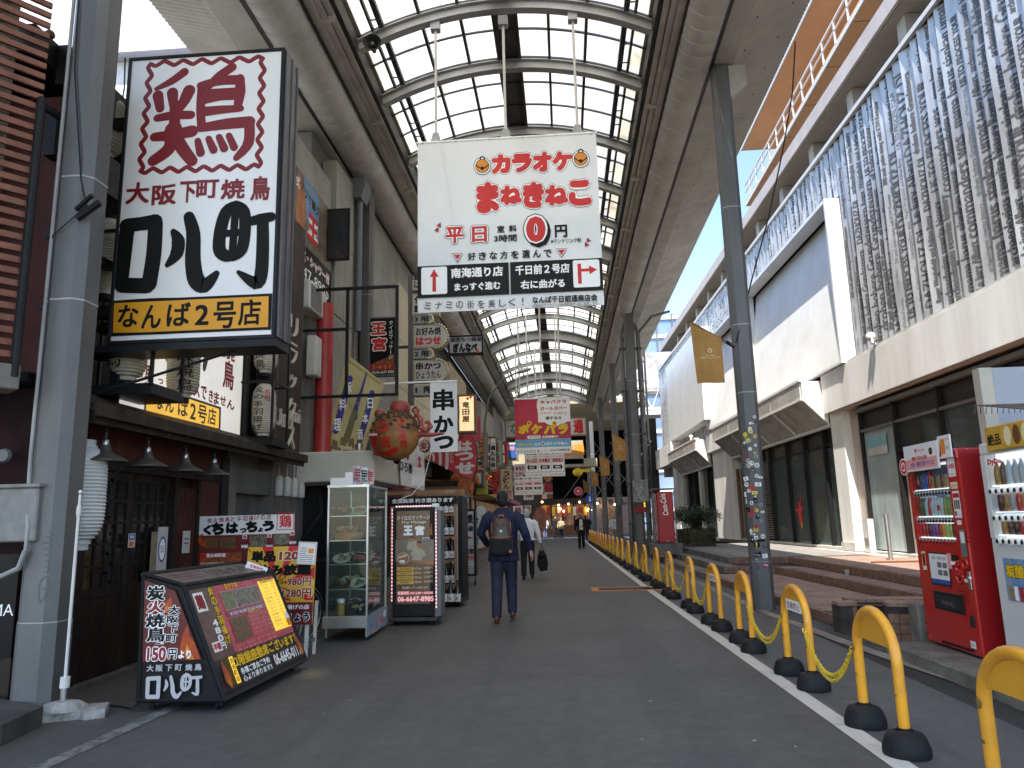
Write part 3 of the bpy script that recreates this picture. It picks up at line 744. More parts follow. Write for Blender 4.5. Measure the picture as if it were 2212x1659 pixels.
while ty < 49:
    pitch = PIT_C*rr.uniform(0.8, 1.2)
    dep = rr.uniform(0.09, 0.15)
    ya = ty+pitch*0.72; yb = ty+pitch
    fold = clad_fold(ty, ya, yb, -0.06, dep-0.06, -0.06)
    detail = ty < 30
    A = bpt(ty, -0.06, 0); B = bpt(ya, dep-0.06, 0); ax = (B-A); fw = ax.length; ax.normalize(); nrm = Vector((-ax.y, ax.x, 0)); nrm = nrm if nrm.x < 0 else -nrm
    z = (9.56 if (18.4 < ty < 27.3) else (9.35 if 27.9 < ty < 34.6 else zb)) + rr.uniform(0, 0.3); ink = MB(); cnt = 0
    style = rr.random()
    while z < zt-0.3:
        hh = rr.uniform(0.62, 0.98)*fw if style < 0.62 else rr.uniform(0.25, 0.5)*fw
        if detail:
            wd = rr.choice(WORDS); vs, fs, a0, a1, b0, b1 = text_mesh(wd, 0.03 if hh > 0.14 else 0.0)
            sc = hh/(b1-b0); ln = (a1-a0)*sc*0.8
            if ln > zt-z-0.05:
                sc2 = (zt-z-0.05)/ln
            else: sc2 = 1
            off = rr.uniform(0.05, max(0.06, fw-hh-0.01)) if fw-hh > 0.08 else 0.02
            cut = rr.random() < 0.6
            V = []
            for vx, vy in vs:
                s_ = (vx-a0)*sc*0.8*sc2 + z; t_ = off + (vy-b0)*sc*sc2
                t_ = min(max(t_, 0.004), fw-0.004)
                q = A + ax*t_ + nrm*0.004; V.append((q.x, q.y, s_))
            ink.add(V, fs); cnt += len(fs)
            if hh > 0.12: q = ax*0.014 + nrm*0.002; ink.add([(a_+q.x, b_+q.y, c_+0.012) for a_, b_, c_ in V], fs); q = nrm*0.003; ink.add([(a_+q.x, b_+q.y, c_+0.022) for a_, b_, c_ in V], fs)
            z += ln*sc2 + rr.uniform(0.05, 0.25)
        else:
            for q in range(4):
                t0 = rr.uniform(0.02, fw*0.6); t1 = t0+rr.uniform(0.03, fw*0.35); h2 = rr.uniform(0.03, 0.09)
                P = [A+ax*t0+nrm*0.004, A+ax*t1+nrm*0.004]
                ink.add([(P[0].x, P[0].y, z), (P[1].x, P[1].y, z), (P[1].x, P[1].y, z+h2), (P[0].x, P[0].y, z+h2)], [(0,1,2,3)])
                z += h2+rr.uniform(0.02, 0.08)
    ink.build('lettering', m_cink, fold)
    ty = yb
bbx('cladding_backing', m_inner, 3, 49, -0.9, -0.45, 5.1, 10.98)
bbx('ledge', m_offw, 3, 19.35, -0.2, 0.22, 5.1, 5.17)
bbx('white_fascia', m_wconc, 3.0, 20.45, -0.25, 0.26, 4.06, 5.095)
bbx('fascia_soffit', M('salmon_soffit', (0.44, 0.33, 0.26), 0.7, var=0.06), 3.0, 20.4, -1.0, 0.2, 4.03, 4.055)
m_marb = M('marble_cladding', (0.5, 0.47, 0.43), 0.25, var=0.2, scale=1.8, dirt=(0.3, 0.27, 0.245))
m_wtrim = M('white_trim', (0.72, 0.70, 0.66), 0.5, var=0.06, scale=2)
CW = 0.80   # projection
def canopy(y0, y1, zt_=5.02, zm=4.5, zi=3.78):
    n = max(1, round((y1-y0)/2.9)); d = (y1-y0)/n
    for k in range(n):
        a, b = y0+k*d, y0+(k+1)*d
        bbx('marble_panel', m_marb, a+0.02, b-0.02, CW-0.04, CW, zm+0.04, zt_-0.03)
        f = MB(); P = [bpt(a+0.03, CW-0.04, zm), bpt(b-0.03, CW-0.04, zm), bpt(b-0.03, 0.1, zi+0.03), bpt(a+0.03, 0.1, zi+0.03)]
        Q = [p+Vector((0, 0, 0.05)) for p in P]
        f.hexa([*P, *Q]); f.build('marble_panel', m_marb, rb)
        f = MB()
        P = [bpt(a-0.03, CW-0.02, zm-0.025), bpt(a+0.03, CW-0.02, zm-0.025), bpt(a+0.03, 0.08, zi-0.02), bpt(a-0.03, 0.08, zi-0.02)]
        f.hexa([*P, *[p+Vector((0,0,0.05)) for p in P]]); f.build('white_trim', m_wtrim, rb)
    bbx('white_trim', m_wtrim, y0-0.05, y1+0.05, CW-0.05, CW+0.02, zm-0.03, zm+0.035)
    bbx('white_trim', m_wtrim, y0-0.05, y1+0.05, CW-0.2, CW+0.02, zt_-0.03, zt_+0.04)
    bbx('white_trim', m_wtrim, y0-0.05, y1+0.05, 0.02, 0.12, zi-0.06, zi+0.02)
    bbx('end_cheek', m_wtrim, y0-0.06, y0+0.0, 0.05, CW-0.04, zm, zt_-0.032)
    f = MB(); P = [(0.12, zi), (CW-0.02, zm), (0.12, zm)]
    vs = [bpt(yy, w_, z_) for yy in (y0-0.055, y0-0.005) for w_, z_ in P]
    f.add(vs, [(0,1,2), (5,4,3), (0,3,4,1), (1,4,5,2), (2,5,3,0)]); f.build('end_cheek', m_wtrim, rb)
    bbx('canopy_core', M('canopy_core', (0.3, 0.28, 0.26), 0.8, var=0.05), y0+0.02, y1-0.02, 0.0, CW-0.06, zm+0.06, zt_-0.05)
canopy(20.6, 31.5)
canopy(35.2, 43.0)
def sign_box(y0, y1, z0, z1, wf=0.34):
    t_ = 0.1
    bbx('sign_box_frame', m_wpanel, y0, y0+t_, -0.1, wf, z0, z1)
    bbx('sign_box_frame', m_wpanel, y1-t_, y1, -0.1, wf, z0, z1)
    f = BB(); f.bb(y0, y1, -0.1, wf, z1, z1+0.1); f.build('sign_box_frame', m_wpanel, rb)
    bbx('sign_box_frame', m_wpanel, y0+t_, y1-t_, wf-0.12, wf-0.01, z0, z0+0.06)
    f = MB(); P = [bpt(y0+t_, wf-0.01, z0+0.06), bpt(y1-t_, wf-0.01, z0+0.06), bpt(y1-t_, wf-0.55, z1-0.002), bpt(y0+t_, wf-0.55, z1-0.002)]
    f.quad(*P)
    f.build('sign_panel', m_wpanel, rb)
sign_box(18.75, 27.3, 5.12, 9.42)
sign_box(28.1, 34.6, 5.3, 9.2)
f = BB(); f.bb(33.9, 43.5, 0.0, 0.55, 5.75, 10.1); f.build('far_white_board', m_wpanel, rb)
f = BB(); f.bb(33.9, 34.05, 0.35, 1.0, 5.4, 8.9);
m_ghost = M('faint_ghost_marks', (0.66, 0.655, 0.63), 0.5, var=0.1, scale=3)
def ghost(ch, yc, z, h):
    vs, fs, a0, a1, b0, b1 = text_mesh(ch, 0.02); sc = h/(b1-b0); V = []
    for vx, vy in vs:
        z_ = z+(vy-b0)*sc; y_ = yc-(vx-(a0+a1)/2)*sc
        tt = (z_-5.18)/(9.42-5.18); w_ = 0.333-0.54*tt+0.003
        V.append(bpt(y_, w_, z_))
    f = MB(); f.add(V, fs); f.build('ghost_lettering', m_ghost, rb)
def column(y0, y1, w0=-0.05, w1=0.18, z1=4.05, m=m_wconc):
    bbx('column', m, y0, y1, w0, w1, 0.45, z1)
bbx('column', m_wconc, 19.72, 20.5, -0.35, 0.10, 0.62, 4.05); bbx('column_base', m_offw, 19.68, 20.54, -0.35, 0.13, 0.45, 0.66)
bbx('column', m_pinkc, 19.05, 19.72, -0.8, -0.12, 0.45, 4.03)
bbx('glass_sill', m_offw, 8, 19.05, -0.2, 0.02, 0.45, 0.49)
bbx('glass_sill', m_offw, 20.5, 31.4, -0.22, 0.02, 0.45, 0.52)
m_trans = M('transom_dark', (0.035, 0.028, 0.022), 0.3, 0.2, var=0.1)
y_ms = [19.05, 17.25, 15.3, 13.4, 11.4, 9.4]
for a, b in zip(y_ms, y_ms[1:]):
    bbx('window_frame', m_dkframe, a-0.07, a, -0.2, -0.02, 0.49, 4.0)
    bbx('window_pane', m_trans, b, a-0.07, -0.13, -0.115, 3.42, 3.98)
    if a > 18: bbx('window_pane', m_frost, b, a-0.07, -0.13, -0.11, 0.52, 3.38)
    elif a > 17:
        bbx('window_pane', m_glass, b, a-0.07, -0.13, -0.12, 2.82, 3.38)
        bbx('door_panel', M('beige_door_panel', (0.36, 0.32, 0.26), 0.6, var=0.08), b+0.1, a-0.15, -0.16, -0.12, 0.5, 2.72)
        bbx('window_frame', m_dkframe, b, a-0.07, -0.18, -0.03, 2.72, 2.8)
    else:
        bbx('window_pane', m_glassd, b, a-0.07, -0.13, -0.12, 0.52, 3.38)
bbx('window_frame', M('grey_transom', (0.17, 0.155, 0.14), 0.5, 0.2, var=0.08), 8, 19.05, -0.2, -0.03, 3.37, 3.43)
bbx('window_frame', M('grey_transom2', (0.17, 0.155, 0.14), 0.5, 0.2, var=0.08), 8, 19.05, -0.16, 0.06, 3.86, 3.95)
ms = [20.56, 21.5, 23.17, 24.82, 26.72, 27.7, 28.6]
for i, (a, b) in enumerate(zip(ms, ms[1:])):
    bbx('mullion', m_blkmet, b-0.035, b+0.035, -0.18, 0.0, 0.52, 3.72)
    bbx('window_pane', m_trans, a+0.035, b-0.035, -0.12, -0.105, 3.3, 3.72)
    if i < 4: bbx('window_pane', m_glassd, a+0.035, b-0.035, -0.12, -0.11, 0.54, 3.28)
bbx('mullion', m_blkmet, 20.5, 28.6, -0.17, -0.04, 3.26, 3.31)
mb = BB()
for i in range(34): mb.bb(26.8, 27.65, -0.1, -0.03, 0.6+i*0.08, 0.64+i*0.08)
mb.build('louvre_panel', M('grey_louvre_slats', (0.22, 0.21, 0.2), 0.5, 0.3, var=0.1), rb)
bbx('mullion', m_blkmet, 26.74, 26.82, -0.15, 0.0, 0.52, 3.3)
m_rust = M('rusty_brown_frame', (0.22, 0.10, 0.06), 0.6, var=0.15)
bbx('window_pane', M('pale_curtain', (0.42, 0.38, 0.31), 0.7, var=0.25, scale=2, streak=4), 28.7, 31.0, -0.15, -0.1, 0.5, 3.2)
for yy in (28.6, 29.5, 30.3, 31.1): bbx('window_frame', m_rust if yy > 31 else m_dkframe, yy, yy+0.1, -0.1, 0.02, 0.5, 3.3)
bbx('column', m_wconc, 31.4, 34.9, -0.6, 0.1, 0.45, 4.3)
bbx('column', m_wconc, 43.2, 44.6, -0.6, 0.3, 0.45, 5.6)
for yy in (35.0, 36.6, 38.2, 39.8, 41.4, 43.0): bbx('mullion', m_wconc if yy in (38.2, 43.0) else m_blkmet, yy, yy+0.35 if yy in (38.2, 43.0) else yy+0.08, -0.2, 0.05, 0.45, 3.8)
bbx('window_pane', m_glassd, 35, 43, -0.15, -0.12, 0.5, 3.7)
bbx('white_fascia', m_wconc, 31.5, 35.2, -0.3, 0.3, 4.3, 5.1); bbx('white_fascia', m_wconc, 43.0, 49, -0.3, 0.6, 4.5, 5.7)
for (ya, yb) in ((22.3, 22.6), (25.0, 25.5), (17.6, 17.9), (14, 14.6)):
    bbx('inner_column', M('inner_column', (0.3, 0.29, 0.27), 0.7, var=0.1), ya, yb, -1.3, -1.0, 0.45, 4.0)
t = thing('window_poster', 'red flame-shaped sticker low on the dark shop glass', 'sticker', bpt(24.2, -0.095, 1.55), ANG*0-pi/2+0)
pr = Print(t, 0, 0.001); mfl = M('flame_red', '#d8283a', 0.5, var=0);
pr.poly([(-0.1,-0.45), (0.02,-0.3), (0.2,-0.35), (0.1,-0.1), (0.35,0.1), (0.15,0.1), (0.2,0.45), (0.0,0.2), (-0.12,0.3), (-0.1,0.05), (-0.5,0.0), (-0.2,-0.1)], mfl); pr.poly([(0.0,-0.6), (0.15,-0.5), (0.1,-0.3), (-0.05,-0.42)], m_orange); pr.done()
m_bulb = M('warm_bulb', (1.0, 0.72, 0.38), 0.5, var=0, emit=5.0)
for i, (yy, zz) in enumerate(((21.0, 3.1), (21.3, 3.12), (22.3, 2.95), (22.55, 2.95), (21.2, 2.0), (21.5, 2.0), (22.9, 1.9))):
    q = bpt(yy, -0.9, zz); o = MB().ball(q, 0.028, 8, 5).build('light_bulb', m_bulb); tag(o, 'small warm bulb glowing inside the dark shop window', 'light bulb', 'bulbs inside the dark shop')
q = bpt(18.3, -0.09, 2.95); t = thing('window_notice', 'pale blue notice taped high on the whitewashed shop glass', 'notice', q, -pi/2)
bx('sheet', M('notice_teal', '#86b4b8', 0.5, var=0.05), t, -0.55, 0.55, -0.006, 0, 0.0, 0.28); bx('sheet', m_offw, t, -0.55, 0.55, -0.006, 0, -0.2, -0.005)
bbx('vent_box', m_offw, 18.75, 19.05, 0.0, 0.14, 0.45, 1.25)
mb = BB()
for i in range(4): mb.bb(18.8, 19.0, 0.14, 0.15, 0.62+i*0.05, 0.64+i*0.05)
mb.build('vent_slats', m_grey, rb)
for (yy, lb) in ((17.0, 'white globe floodlight on the ledge under the metal cladding'), (36.5, 'small white floodlight on the far ledge')):
    q = bpt(yy, 0.34 if yy < 20 else 0.7, 5.3 if yy < 20 else 5.2)
    t = thing('floodlight', lb, 'floodlight', q)
    MB().ball((0, 0, 0.05), 0.11, 12, 8).build('housing', m_offw, t, smooth=True); MB().tube([(0, -0.05, 0), (-0.02, -0.12, -0.14)], 0.05, 10).build('lamp_head', m_chrome, t, smooth=True)
    MB().tube([(0.0, 0, -0.12), (0.1, 0, -0.12)], 0.02, 8).build('arm', m_offw, t)

# ================================================================ terrace, steps, brick risers
m_brick = M('terracotta_brick', (0.27, 0.145, 0.095), 0.7, var=0.22, scale=7, bump=0.15, bscale=60, dirt=(0.12, 0.075, 0.055))
m_mort = M('dark_mortar', (0.06, 0.05, 0.045), 0.9, var=0.2, scale=5)
m_btop = M('worn_brick_paving', (0.34, 0.215, 0.16), 0.7, var=0.2, scale=2.5, dirt=(0.2, 0.13, 0.1))
m_gstone = M('grey_step_stone', (0.17, 0.16, 0.145), 0.8, var=0.3, scale=2.5, bump=0.1, dirt=(0.08, 0.075, 0.065))
terr = thing('terrace', None, None); terr['kind'] = 'structure'
E1 = [(3.33, 9.75), (3.27, 12.6), (3.17, 16.0), (3.1, 17.2)]              # z .13
E2 = [(4.86, 9.9), (4.78, 11.0), (4.55, 17.05), (3.5, 17.4)]               # z .28
E3 = [(5.30, 9.9), (5.24, 11.4), (5.12, 18.0), (3.84, 18.4)]               # z .43
YF = 28.0
G1 = [(3.1, 17.2), (3.05, YF)]; G2 = [(3.5, 17.4), (3.42, YF)]; G3 = [(3.84, 18.4), (3.78, YF)]
def slab(front, back_x, z0, z1, mat, name):
    poly = [(x, y) for x, y in front] + [(back_x, front[-1][1]), (back_x, front[0][1])]
    return MB().prism(poly, 'z', z0, z1).build(name, mat, terr)
slab(E1+[G1[1]], 7.6, -0.05, 0.118, m_mort, 'step_slab'); slab(E2+[G2[1]], 7.6, 0.12, 0.268, m_mort, 'step_slab'); slab(E3+[G3[1]], 7.95, 0.27, 0.418, m_mort, 'step_slab')
def inside(x, y, lvl):
    def ex(E, y):
        for (xa, ya), (xb, yb) in zip(E, E[1:]):
            if ya <= y <= yb and yb > ya: return xa+(xb-xa)*(y-ya)/(yb-ya)
        return None
    xs = {1: ex(E1[:4], y), 2: ex(E2[:3], y), 3: ex(E3[:3], y)}
    if lvl == 1:
        a = xs[1]; b = xs[2] if xs[2] is not None else 99
        return a is not None and a < x < b
    if lvl == 2:
        a = xs[2]; b = xs[3] if xs[3] is not None else 99
        return a is not None and a < x < b
    a = xs[3]; return (a is not None and a < x < 7.35)
tiles = MB()
for lvl, z in ((1, 0.118), (2, 0.268), (3, 0.418)):
    y = 9.8; row = 0
    while y < 18.0:
        x = 3.2
        off = 0.105 if row % 2 else 0
        while x < 7.4:
            if inside(x+off+0.1, y+0.05, lvl) and inside(x+off+0.01, y+0.05, lvl):
                tiles.box(x+off+0.003, x+off+0.207, y+0.004, y+0.098, z-0.01, z+0.012+rr.uniform(-0.0012, 0.0012))
            x += 0.21
        y += 0.102; row += 1
o = tiles.build('paving_bricks', m_btop, terr); o['kind'] = 'stuff'
y = 18.45; cnt = 0
gs = None
m_gslab = M('grey_paving_slab', (0.25, 0.235, 0.21), 0.75, var=0.2, scale=2, dirt=(0.15, 0.14, 0.12))
while y < 28:
    x = 3.86
    while x < 7.3:
        o = MB().box(x+0.004, x+0.596, y+0.004, y+0.596, 0.40, 0.432+rr.uniform(-0.001, 0.001)).build('paving_slab', m_gslab, terr)
        x += 0.6
    y += 0.6
bx('sunlit_strip', M('sunlit_strip_tone', (0.42, 0.38, 0.33), 0.7, var=0.1, scale=2), terr, 7.0, 7.62, 17.0, 28, 0.42, 0.437)  # pale strips paint the band of sunlight along the foot of the glass
bx('sunlit_strip', MATS['sunlit_strip_tone'], terr, 7.36, 7.75, 6.0, 17.0, 0.42, 0.437)
def riser(E, z0, z1, name='brick', mat=m_brick, bw=0.108, lim=999):
    n = 0
    base = None
    for (xa, ya), (xb, yb) in zip(E, E[1:]):
        d = Vector((xb-xa, yb-ya, 0)); L_ = d.length; d.normalize(); k = max(1, int(L_/bw)); w = L_/k; ang = atan2(d.y, d.x)
        if base is None:
            base = MB().box(0.004, bw-0.004, -0.012, 0.03, z0+0.004, z1+0.006, 0.004).build(name, mat, terr); o = base
        for i in range(k):
            if n: o = base.copy(); COL.objects.link(o)
            o.location = (xa+d.x*i*w, ya+d.y*i*w, rr.uniform(-0.0015, 0.0015)); o.rotation_euler = (0, 0, ang+pi);
            o.location.x += d.x*w; o.location.y += d.y*w
            o.scale = (w/bw, 1, 1); n += 1
            if n >= lim: return
riser(E1, 0.0, 0.124); riser(E2, 0.13, 0.274); riser(E3, 0.28, 0.424)
for G, z0, z1 in ((G1, 0.0, 0.13), (G2, 0.13, 0.28), (G3, 0.28, 0.43)):
    (xa, ya), (xb, yb) = G; n = 9
    for i in range(n):
        y0_ = ya+(yb-ya)*i/n; y1_ = ya+(yb-ya)*(i+1)/n; x0_ = xa+(xb-xa)*i/n
        bx('step_stone', m_gstone, terr, x0_-0.015, x0_+0.34, y0_+0.004, y1_-0.004, z0, z1+0.004, 0.008)
pw = thing('planter_wall', 'low brick wall ends beside the red vending machine with a leaning black plate', 'low wall', (0, 0, 0))
def bwall(p0, p1, h, th=0.28, z0=0.0):
    p0 = Vector((*p0, 0)); p1 = Vector((*p1, 0)); d = (p1-p0); L_ = d.length; d.normalize(); ang = atan2(d.y, d.x)
    core = MB().box(0.01, L_-0.01, 0.01, th-0.01, z0, h-0.035).build('wall_core', m_mort, pw); core.location = p0; core.rotation_euler = (0, 0, ang)
    rows = int((h-0.03-z0)/0.105); base = None
    bw = 0.105
    for r_ in range(rows):
        for i in range(int(L_/bw)):
            for (yy) in ((0.0,) ):
                o = MB().box(0.003, bw-0.003, 0.0, 0.05, 0.003, 0.1, 0.003).build('brick', m_brick, pw) if base is None else base.copy()
                if base is None: base = o
                else: COL.objects.link(o)
                q = p0 + d*(i*bw); o.location = (q.x, q.y, z0+r_*0.105); o.rotation_euler = (0, 0, ang)
    n = int(th/0.1)
    for i in range(int(L_/0.105)):
        o = MB().box(0.003, 0.102, -0.01, th+0.01, 0, 0.045, 0.004).build('cap_brick', m_btop, pw) if i == 0 else o.copy()
        if i: COL.objects.link(o)
        q = p0 + d*(i*0.105); o.location = (q.x, q.y, h-0.035); o.rotation_euler = (0, 0, ang)
bwall((3.36, 9.55), (4.9, 9.35), 0.36)
bwall((3.42, 8.55), (4.7, 8.25), 0.42)
bwall((3.36, 9.25), (3.36, 9.56), 0.355, 0.2)
o = MB().box(0, 0.5, -0.012, 0.0, 0, 0.3).build('black_plate', m_blkmet, pw); o.location = (3.42, 9.4, 0.0); o.rotation_euler = (radians(-14), 0, -0.12)
bx('concrete_pier', M('stained_concrete', (0.2, 0.19, 0.165), 0.85, var=0.3, scale=3, bump=0.2, dirt=(0.08, 0.075, 0.06)), pw, 3.5, 3.85, 8.02, 8.24, 0.0, 0.47, 0.015)
struct('vending_kerb', MB().box(3.14, 5.2, 2.5, 8.0, -0.05, 0.115, 0.012), MATS['stained_concrete'])
struct('inner_paving', MB().box(3.9, 7.9, 2.5, 9.7, -0.05, 0.2), M('inner_paving', (0.2, 0.17, 0.15), 0.8, var=0.15))
struct('terrace_rear', MB().box(4.8, 7.9, 9.0, 9.85, -0.05, 0.425), m_btop)
tag(MB().cyl(0, 0, 0, 0.93, 0.045, 16).build('post', m_chrome, None, smooth=True), 'slim stainless steel post standing on the brick terrace', 'post').location = (6.62, 16.1, 0.43)
bx('rail_foot', m_brown, terr, 5.9, 6.95, 15.2, 15.28, 0.43, 0.46)
t = thing('paper_cup', 'crumpled clear takeaway cup standing on the brick step', 'cup', gz((1560+1668/2.9892)*0.8641, (1250+570/2.9892)*0.8641, 0.285))
MB().lathe([(0.028, 0), (0.042, 0.1), (0.045, 0.1), (0.045, 0.112), (0.0, 0.115)], n=14).build('cup', M('cup_plastic', (0.5, 0.45, 0.4), 0.3, var=0.1), t, smooth=True)
mb = MB()
for _ in range(60):
    x = rr.uniform(3.25, 3.45); y = rr.uniform(9.5, 10.2); h = rr.uniform(0.02, 0.07); a = rr.uniform(0, 6.3)
    mb.add([(x, y, 0), (x+0.012*cos(a), y+0.012*sin(a), 0), (x+0.03*sin(a), y+0.03*cos(a), h)], [(0,1,2)])
tag(mb.build('weeds', M('weed_green', (0.09, 0.13, 0.04), 0.8, var=0.1)), kind='stuff')
# ================================================================ tracing boards: photo crop coordinates -> a real plane
class Trace(Print):
    """print on a plane: crop = (x0, y0, k) of a zoomed crop of the photograph; plane 'y' or 'x' at d; o = local origin"""
    def __init__(s, parent, crop, plane, d, o, step=0.0004, y0=0.0):
        super().__init__(parent, y0, step); s.c = crop; s.pl = plane; s.d = d; s.o = o
        s.xf = lambda x, z: (x, z); s.wk = 1.0
    def m(s, x, y):
        X = (s.c[0]+x/s.c[2])*0.8640625; Y = (s.c[1]+y/s.c[2])*0.8640625
        if s.pl == 'y': q = gy(X, Y, s.d); return (q.x-s.o[0], q.z-s.o[2])
        q = gx(X, Y, s.d)
        return ((q.y-s.o[1])*(1 if s.d < 0 else -1), q.z-s.o[2])
    def bxm(s, x0, y0, x1, y1):
        xm, ym = (x0+x1)/2, (y0+y1)/2
        return s.m(x0, ym)[0], s.m(xm, y1)[1], s.m(x1, ym)[0], s.m(xm, y0)[1]
    def T(s, t, x0, y0, x1, y1, mat, bold=0.02, vert=False, outline=None, ow=0.05, **k):
        b = s.bxm(x0, y0, x1, y1)
        if outline: s.text(t, *b, outline, bold+ow, vert, **k)
        return s.text(t, *b, mat, bold, vert, **k)
    def R(s, x0, y0, x1, y1, mat, name='print'): return s.rect(*s.bxm(x0, y0, x1, y1), mat, name)
    def FR(s, x0, y0, x1, y1, t, mat): return s.frame(*s.bxm(x0, y0, x1, y1), t, mat)
    def S(s, pts, w, mat, name='lettering'):
        """stroke, width in crop px"""
        c = pts[len(pts)//2]; a = s.m(c[0]-10, c[1]); b = s.m(c[0]+10, c[1]); a2 = s.m(c[0], c[1]-10); b2 = s.m(c[0], c[1]+10)
        k = s.wk*(abs(b[0]-a[0])/20 + abs(b2[1]-a2[1])/20)/2
        ws = [v*k for v in w] if isinstance(w, (list, tuple)) else w*k
        return s.stroke([s.m(*p) for p in pts], ws, mat, name)
    def P(s, pts, mat, name='print'): return s.poly([s.m(*p) for p in pts], mat, name)
    def D(s, x, y, r, mat, n=24, ry=None, name='print'):
        return s.poly([s.m(x+r*cos(2*pi*i/n), y+(ry or r)*sin(2*pi*i/n)) for i in range(n)], mat, name)

def board(name, label, cat, o, rz, w, h, depth, face, frame=None, fw=0.03, back=None, group=None):
    t = thing(name, label, cat, o, rz, group)
    if frame is not None:
        mb = MB(); d0, d1 = -0.012, depth
        mb.box(0, w, d0, d1, 0, fw, 0.004); mb.box(0, w, d0, d1, h-fw, h, 0.004); mb.box(0, fw, d0, d1, fw, h-fw, 0.004); mb.box(w-fw, w, d0, d1, fw, h-fw, 0.004)
        mb.build('frame', frame, t)
        bx('face', face, t, fw, w-fw, 0.0, depth-0.005, fw, h-fw)
    else:
        bx('face', face, t, 0, w, 0, depth, 0, h, min(0.004, depth/3))
    return t

# ================================================================ left side: yakitori restaurant (X = -4.4)
XF = -4.4
m_redw = M('dark_red_plaster', (0.10, 0.02, 0.014), 0.75, var=0.2, scale=2, bump=0.1, dirt=(0.05, 0.012, 0.01))
m_dwood = M('dark_stained_wood', (0.035, 0.024, 0.018), 0.55, var=0.3, scale=6, streak=4, bump=0.05)
m_eave = M('weathered_eave_wood', (0.055, 0.04, 0.032), 0.6, var=0.3, scale=5)
m_lant = M('paper_lantern', (0.60, 0.56, 0.47), 0.7, var=0.06, scale=3)
m_lantw = M('white_paper_lantern', (0.66, 0.66, 0.63), 0.7, var=0.05, scale=3)
yk = thing('yakitori_restaurant', 'dark red yakitori restaurant front with lattice doors under a deep dark eave at the left', 'restaurant', (0, 0, 0))
bx('wall', m_redw, yk, -5.6, XF, 6.1, 9.46, 2.0, 2.62)
bx('wall', m_redw, yk, -5.6, XF, 8.76, 9.26, 0.0, 1.995)
bx('wall', m_dwood, yk, -5.6, XF-0.1, 6.1, 9.46, 0.0, 1.99)
bx('upper_wall', M('black_timber', (0.012, 0.012, 0.012), 0.7, var=0.2), yk, -6.2, -5.3, 5.6, 9.5, 2.62, 5.6)
bx('upper_floor', MATS['black_timber'], yk, -5.3, XF+0.02, 5.7, 9.46, 2.622, 2.7)
for z0, z1, xx in ((5.45, 5.85, -4.45), (4.75, 5.15, -4.5), (3.95, 4.02, -4.4), (3.3, 3.36, -4.4)):
    bx('black_beam', m_blkmet, yk, xx-0.1, xx, 5.9, 9.4, z0, z1)
bx('roof_slab', m_blkmet, yk, -6.2, -4.56, 5.6, 9.5, 5.6, 5.86)
bx('red_return_wall', m_redw, yk, -5.25, -4.42, 6.02, 6.1, 2.65, 5.4)
mb = MB(); mb.prism([(-4.4, 2.56), (-3.98, 2.40), (-3.98, 2.46), (-4.4, 2.66)], 'y', 6.0, 11.2); mb.build('eave', m_eave, yk)
bx('eave_fascia', m_eave, yk, -3.985, -3.93, 6.0, 11.2, 2.355, 2.47, 0.006)
bx('eave_fascia', m_dwood, yk, -4.03, -3.99, 6.0, 11.2, 2.30, 2.40)
def lattice_door(y0, y1, xx, rows, cols_, lab=None):
    d = bpy.data.objects.new('door', None); COL.objects.link(d); d.parent = yk
    fr = 0.07
    bx('door_frame', m_dwood, d, xx-0.04, xx, y0, y0+fr, 0.06, 1.97, 0.004); bx('door_frame', m_dwood, d, xx-0.04, xx, y1-fr, y1, 0.06, 1.97, 0.004)
    for a, b in ((0.06, 0.2), (0.78, 0.86), (1.88, 1.97)): bx('door_frame', m_dwood, d, xx-0.04, xx-0.001, y0+fr, y1-fr, a, b)
    bx('door_panel', m_dwood, d, xx-0.03, xx-0.015, y0+fr, y1-fr, 0.2, 0.78)
    bx('glass', M('dark_door_glass', (0.02, 0.022, 0.022), 0.12, var=0.3, scale=2, spec=0.7), d, xx-0.03, xx-0.02, y0+fr, y1-fr, 0.86, 1.88)
    n = cols_
    for i in range(1, n): y = y0+fr+(y1-y0-2*fr)*i/n; bx('lattice_bar', m_dwood, d, xx-0.02, xx-0.004, y-0.014, y+0.014, 0.86, 1.88)
    for i in range(1, rows): z = 0.86+1.02*i/rows; bx('lattice_bar', m_dwood, d, xx-0.019, xx-0.002, y0+fr, y1-fr, z-0.014, z+0.014)
lattice_door(6.62, 7.38, XF-0.02, 5, 4); lattice_door(7.40, 8.16, XF-0.055, 5, 4)
bx('door_head', m_dwood, yk, XF-0.09, XF+0.02, 6.5, 9.3, 1.97, 2.06); bx('door_jamb', m_dwood, yk, XF-0.09, XF+0.01, 8.17, 8.27, 0, 1.97)
bx('door_jamb', m_dwood, yk, XF-0.09, XF+0.012, 6.5, 6.61, 0, 1.97)
for i in range(6): y = 8.32+i*0.07; bx('red_lattice_bar', m_redw, yk, XF-0.05, XF-0.02, y, y+0.03, 0.5, 1.86)
bx('door_jamb', m_dwood, yk, XF-0.09, XF+0.012, 8.7, 8.76, 0, 1.97); bx('kick_panel', m_dwood, yk, XF-0.08, XF-0.015, 8.27, 8.7, 0, 0.5)
bx('door_jamb', m_blkmet, yk, XF-0.09, XF+0.03, 9.27, 9.47, 0, 2.3)
for i in range(9): bx('weatherboard', m_dwood, yk, XF-0.1, XF-0.06, 6.1, 6.5, 0.02+i*0.095, 0.105+i*0.095)
bx('door_jamb', m_redw, yk, XF-0.1, XF-0.06, 6.1, 6.5, 0.9, 1.98)
for yy in (6.15, 6.27, 6.39): bx('red_lattice_bar', m_redw, yk, XF-0.055, XF-0.03, yy, yy+0.035, 0.9, 1.5)
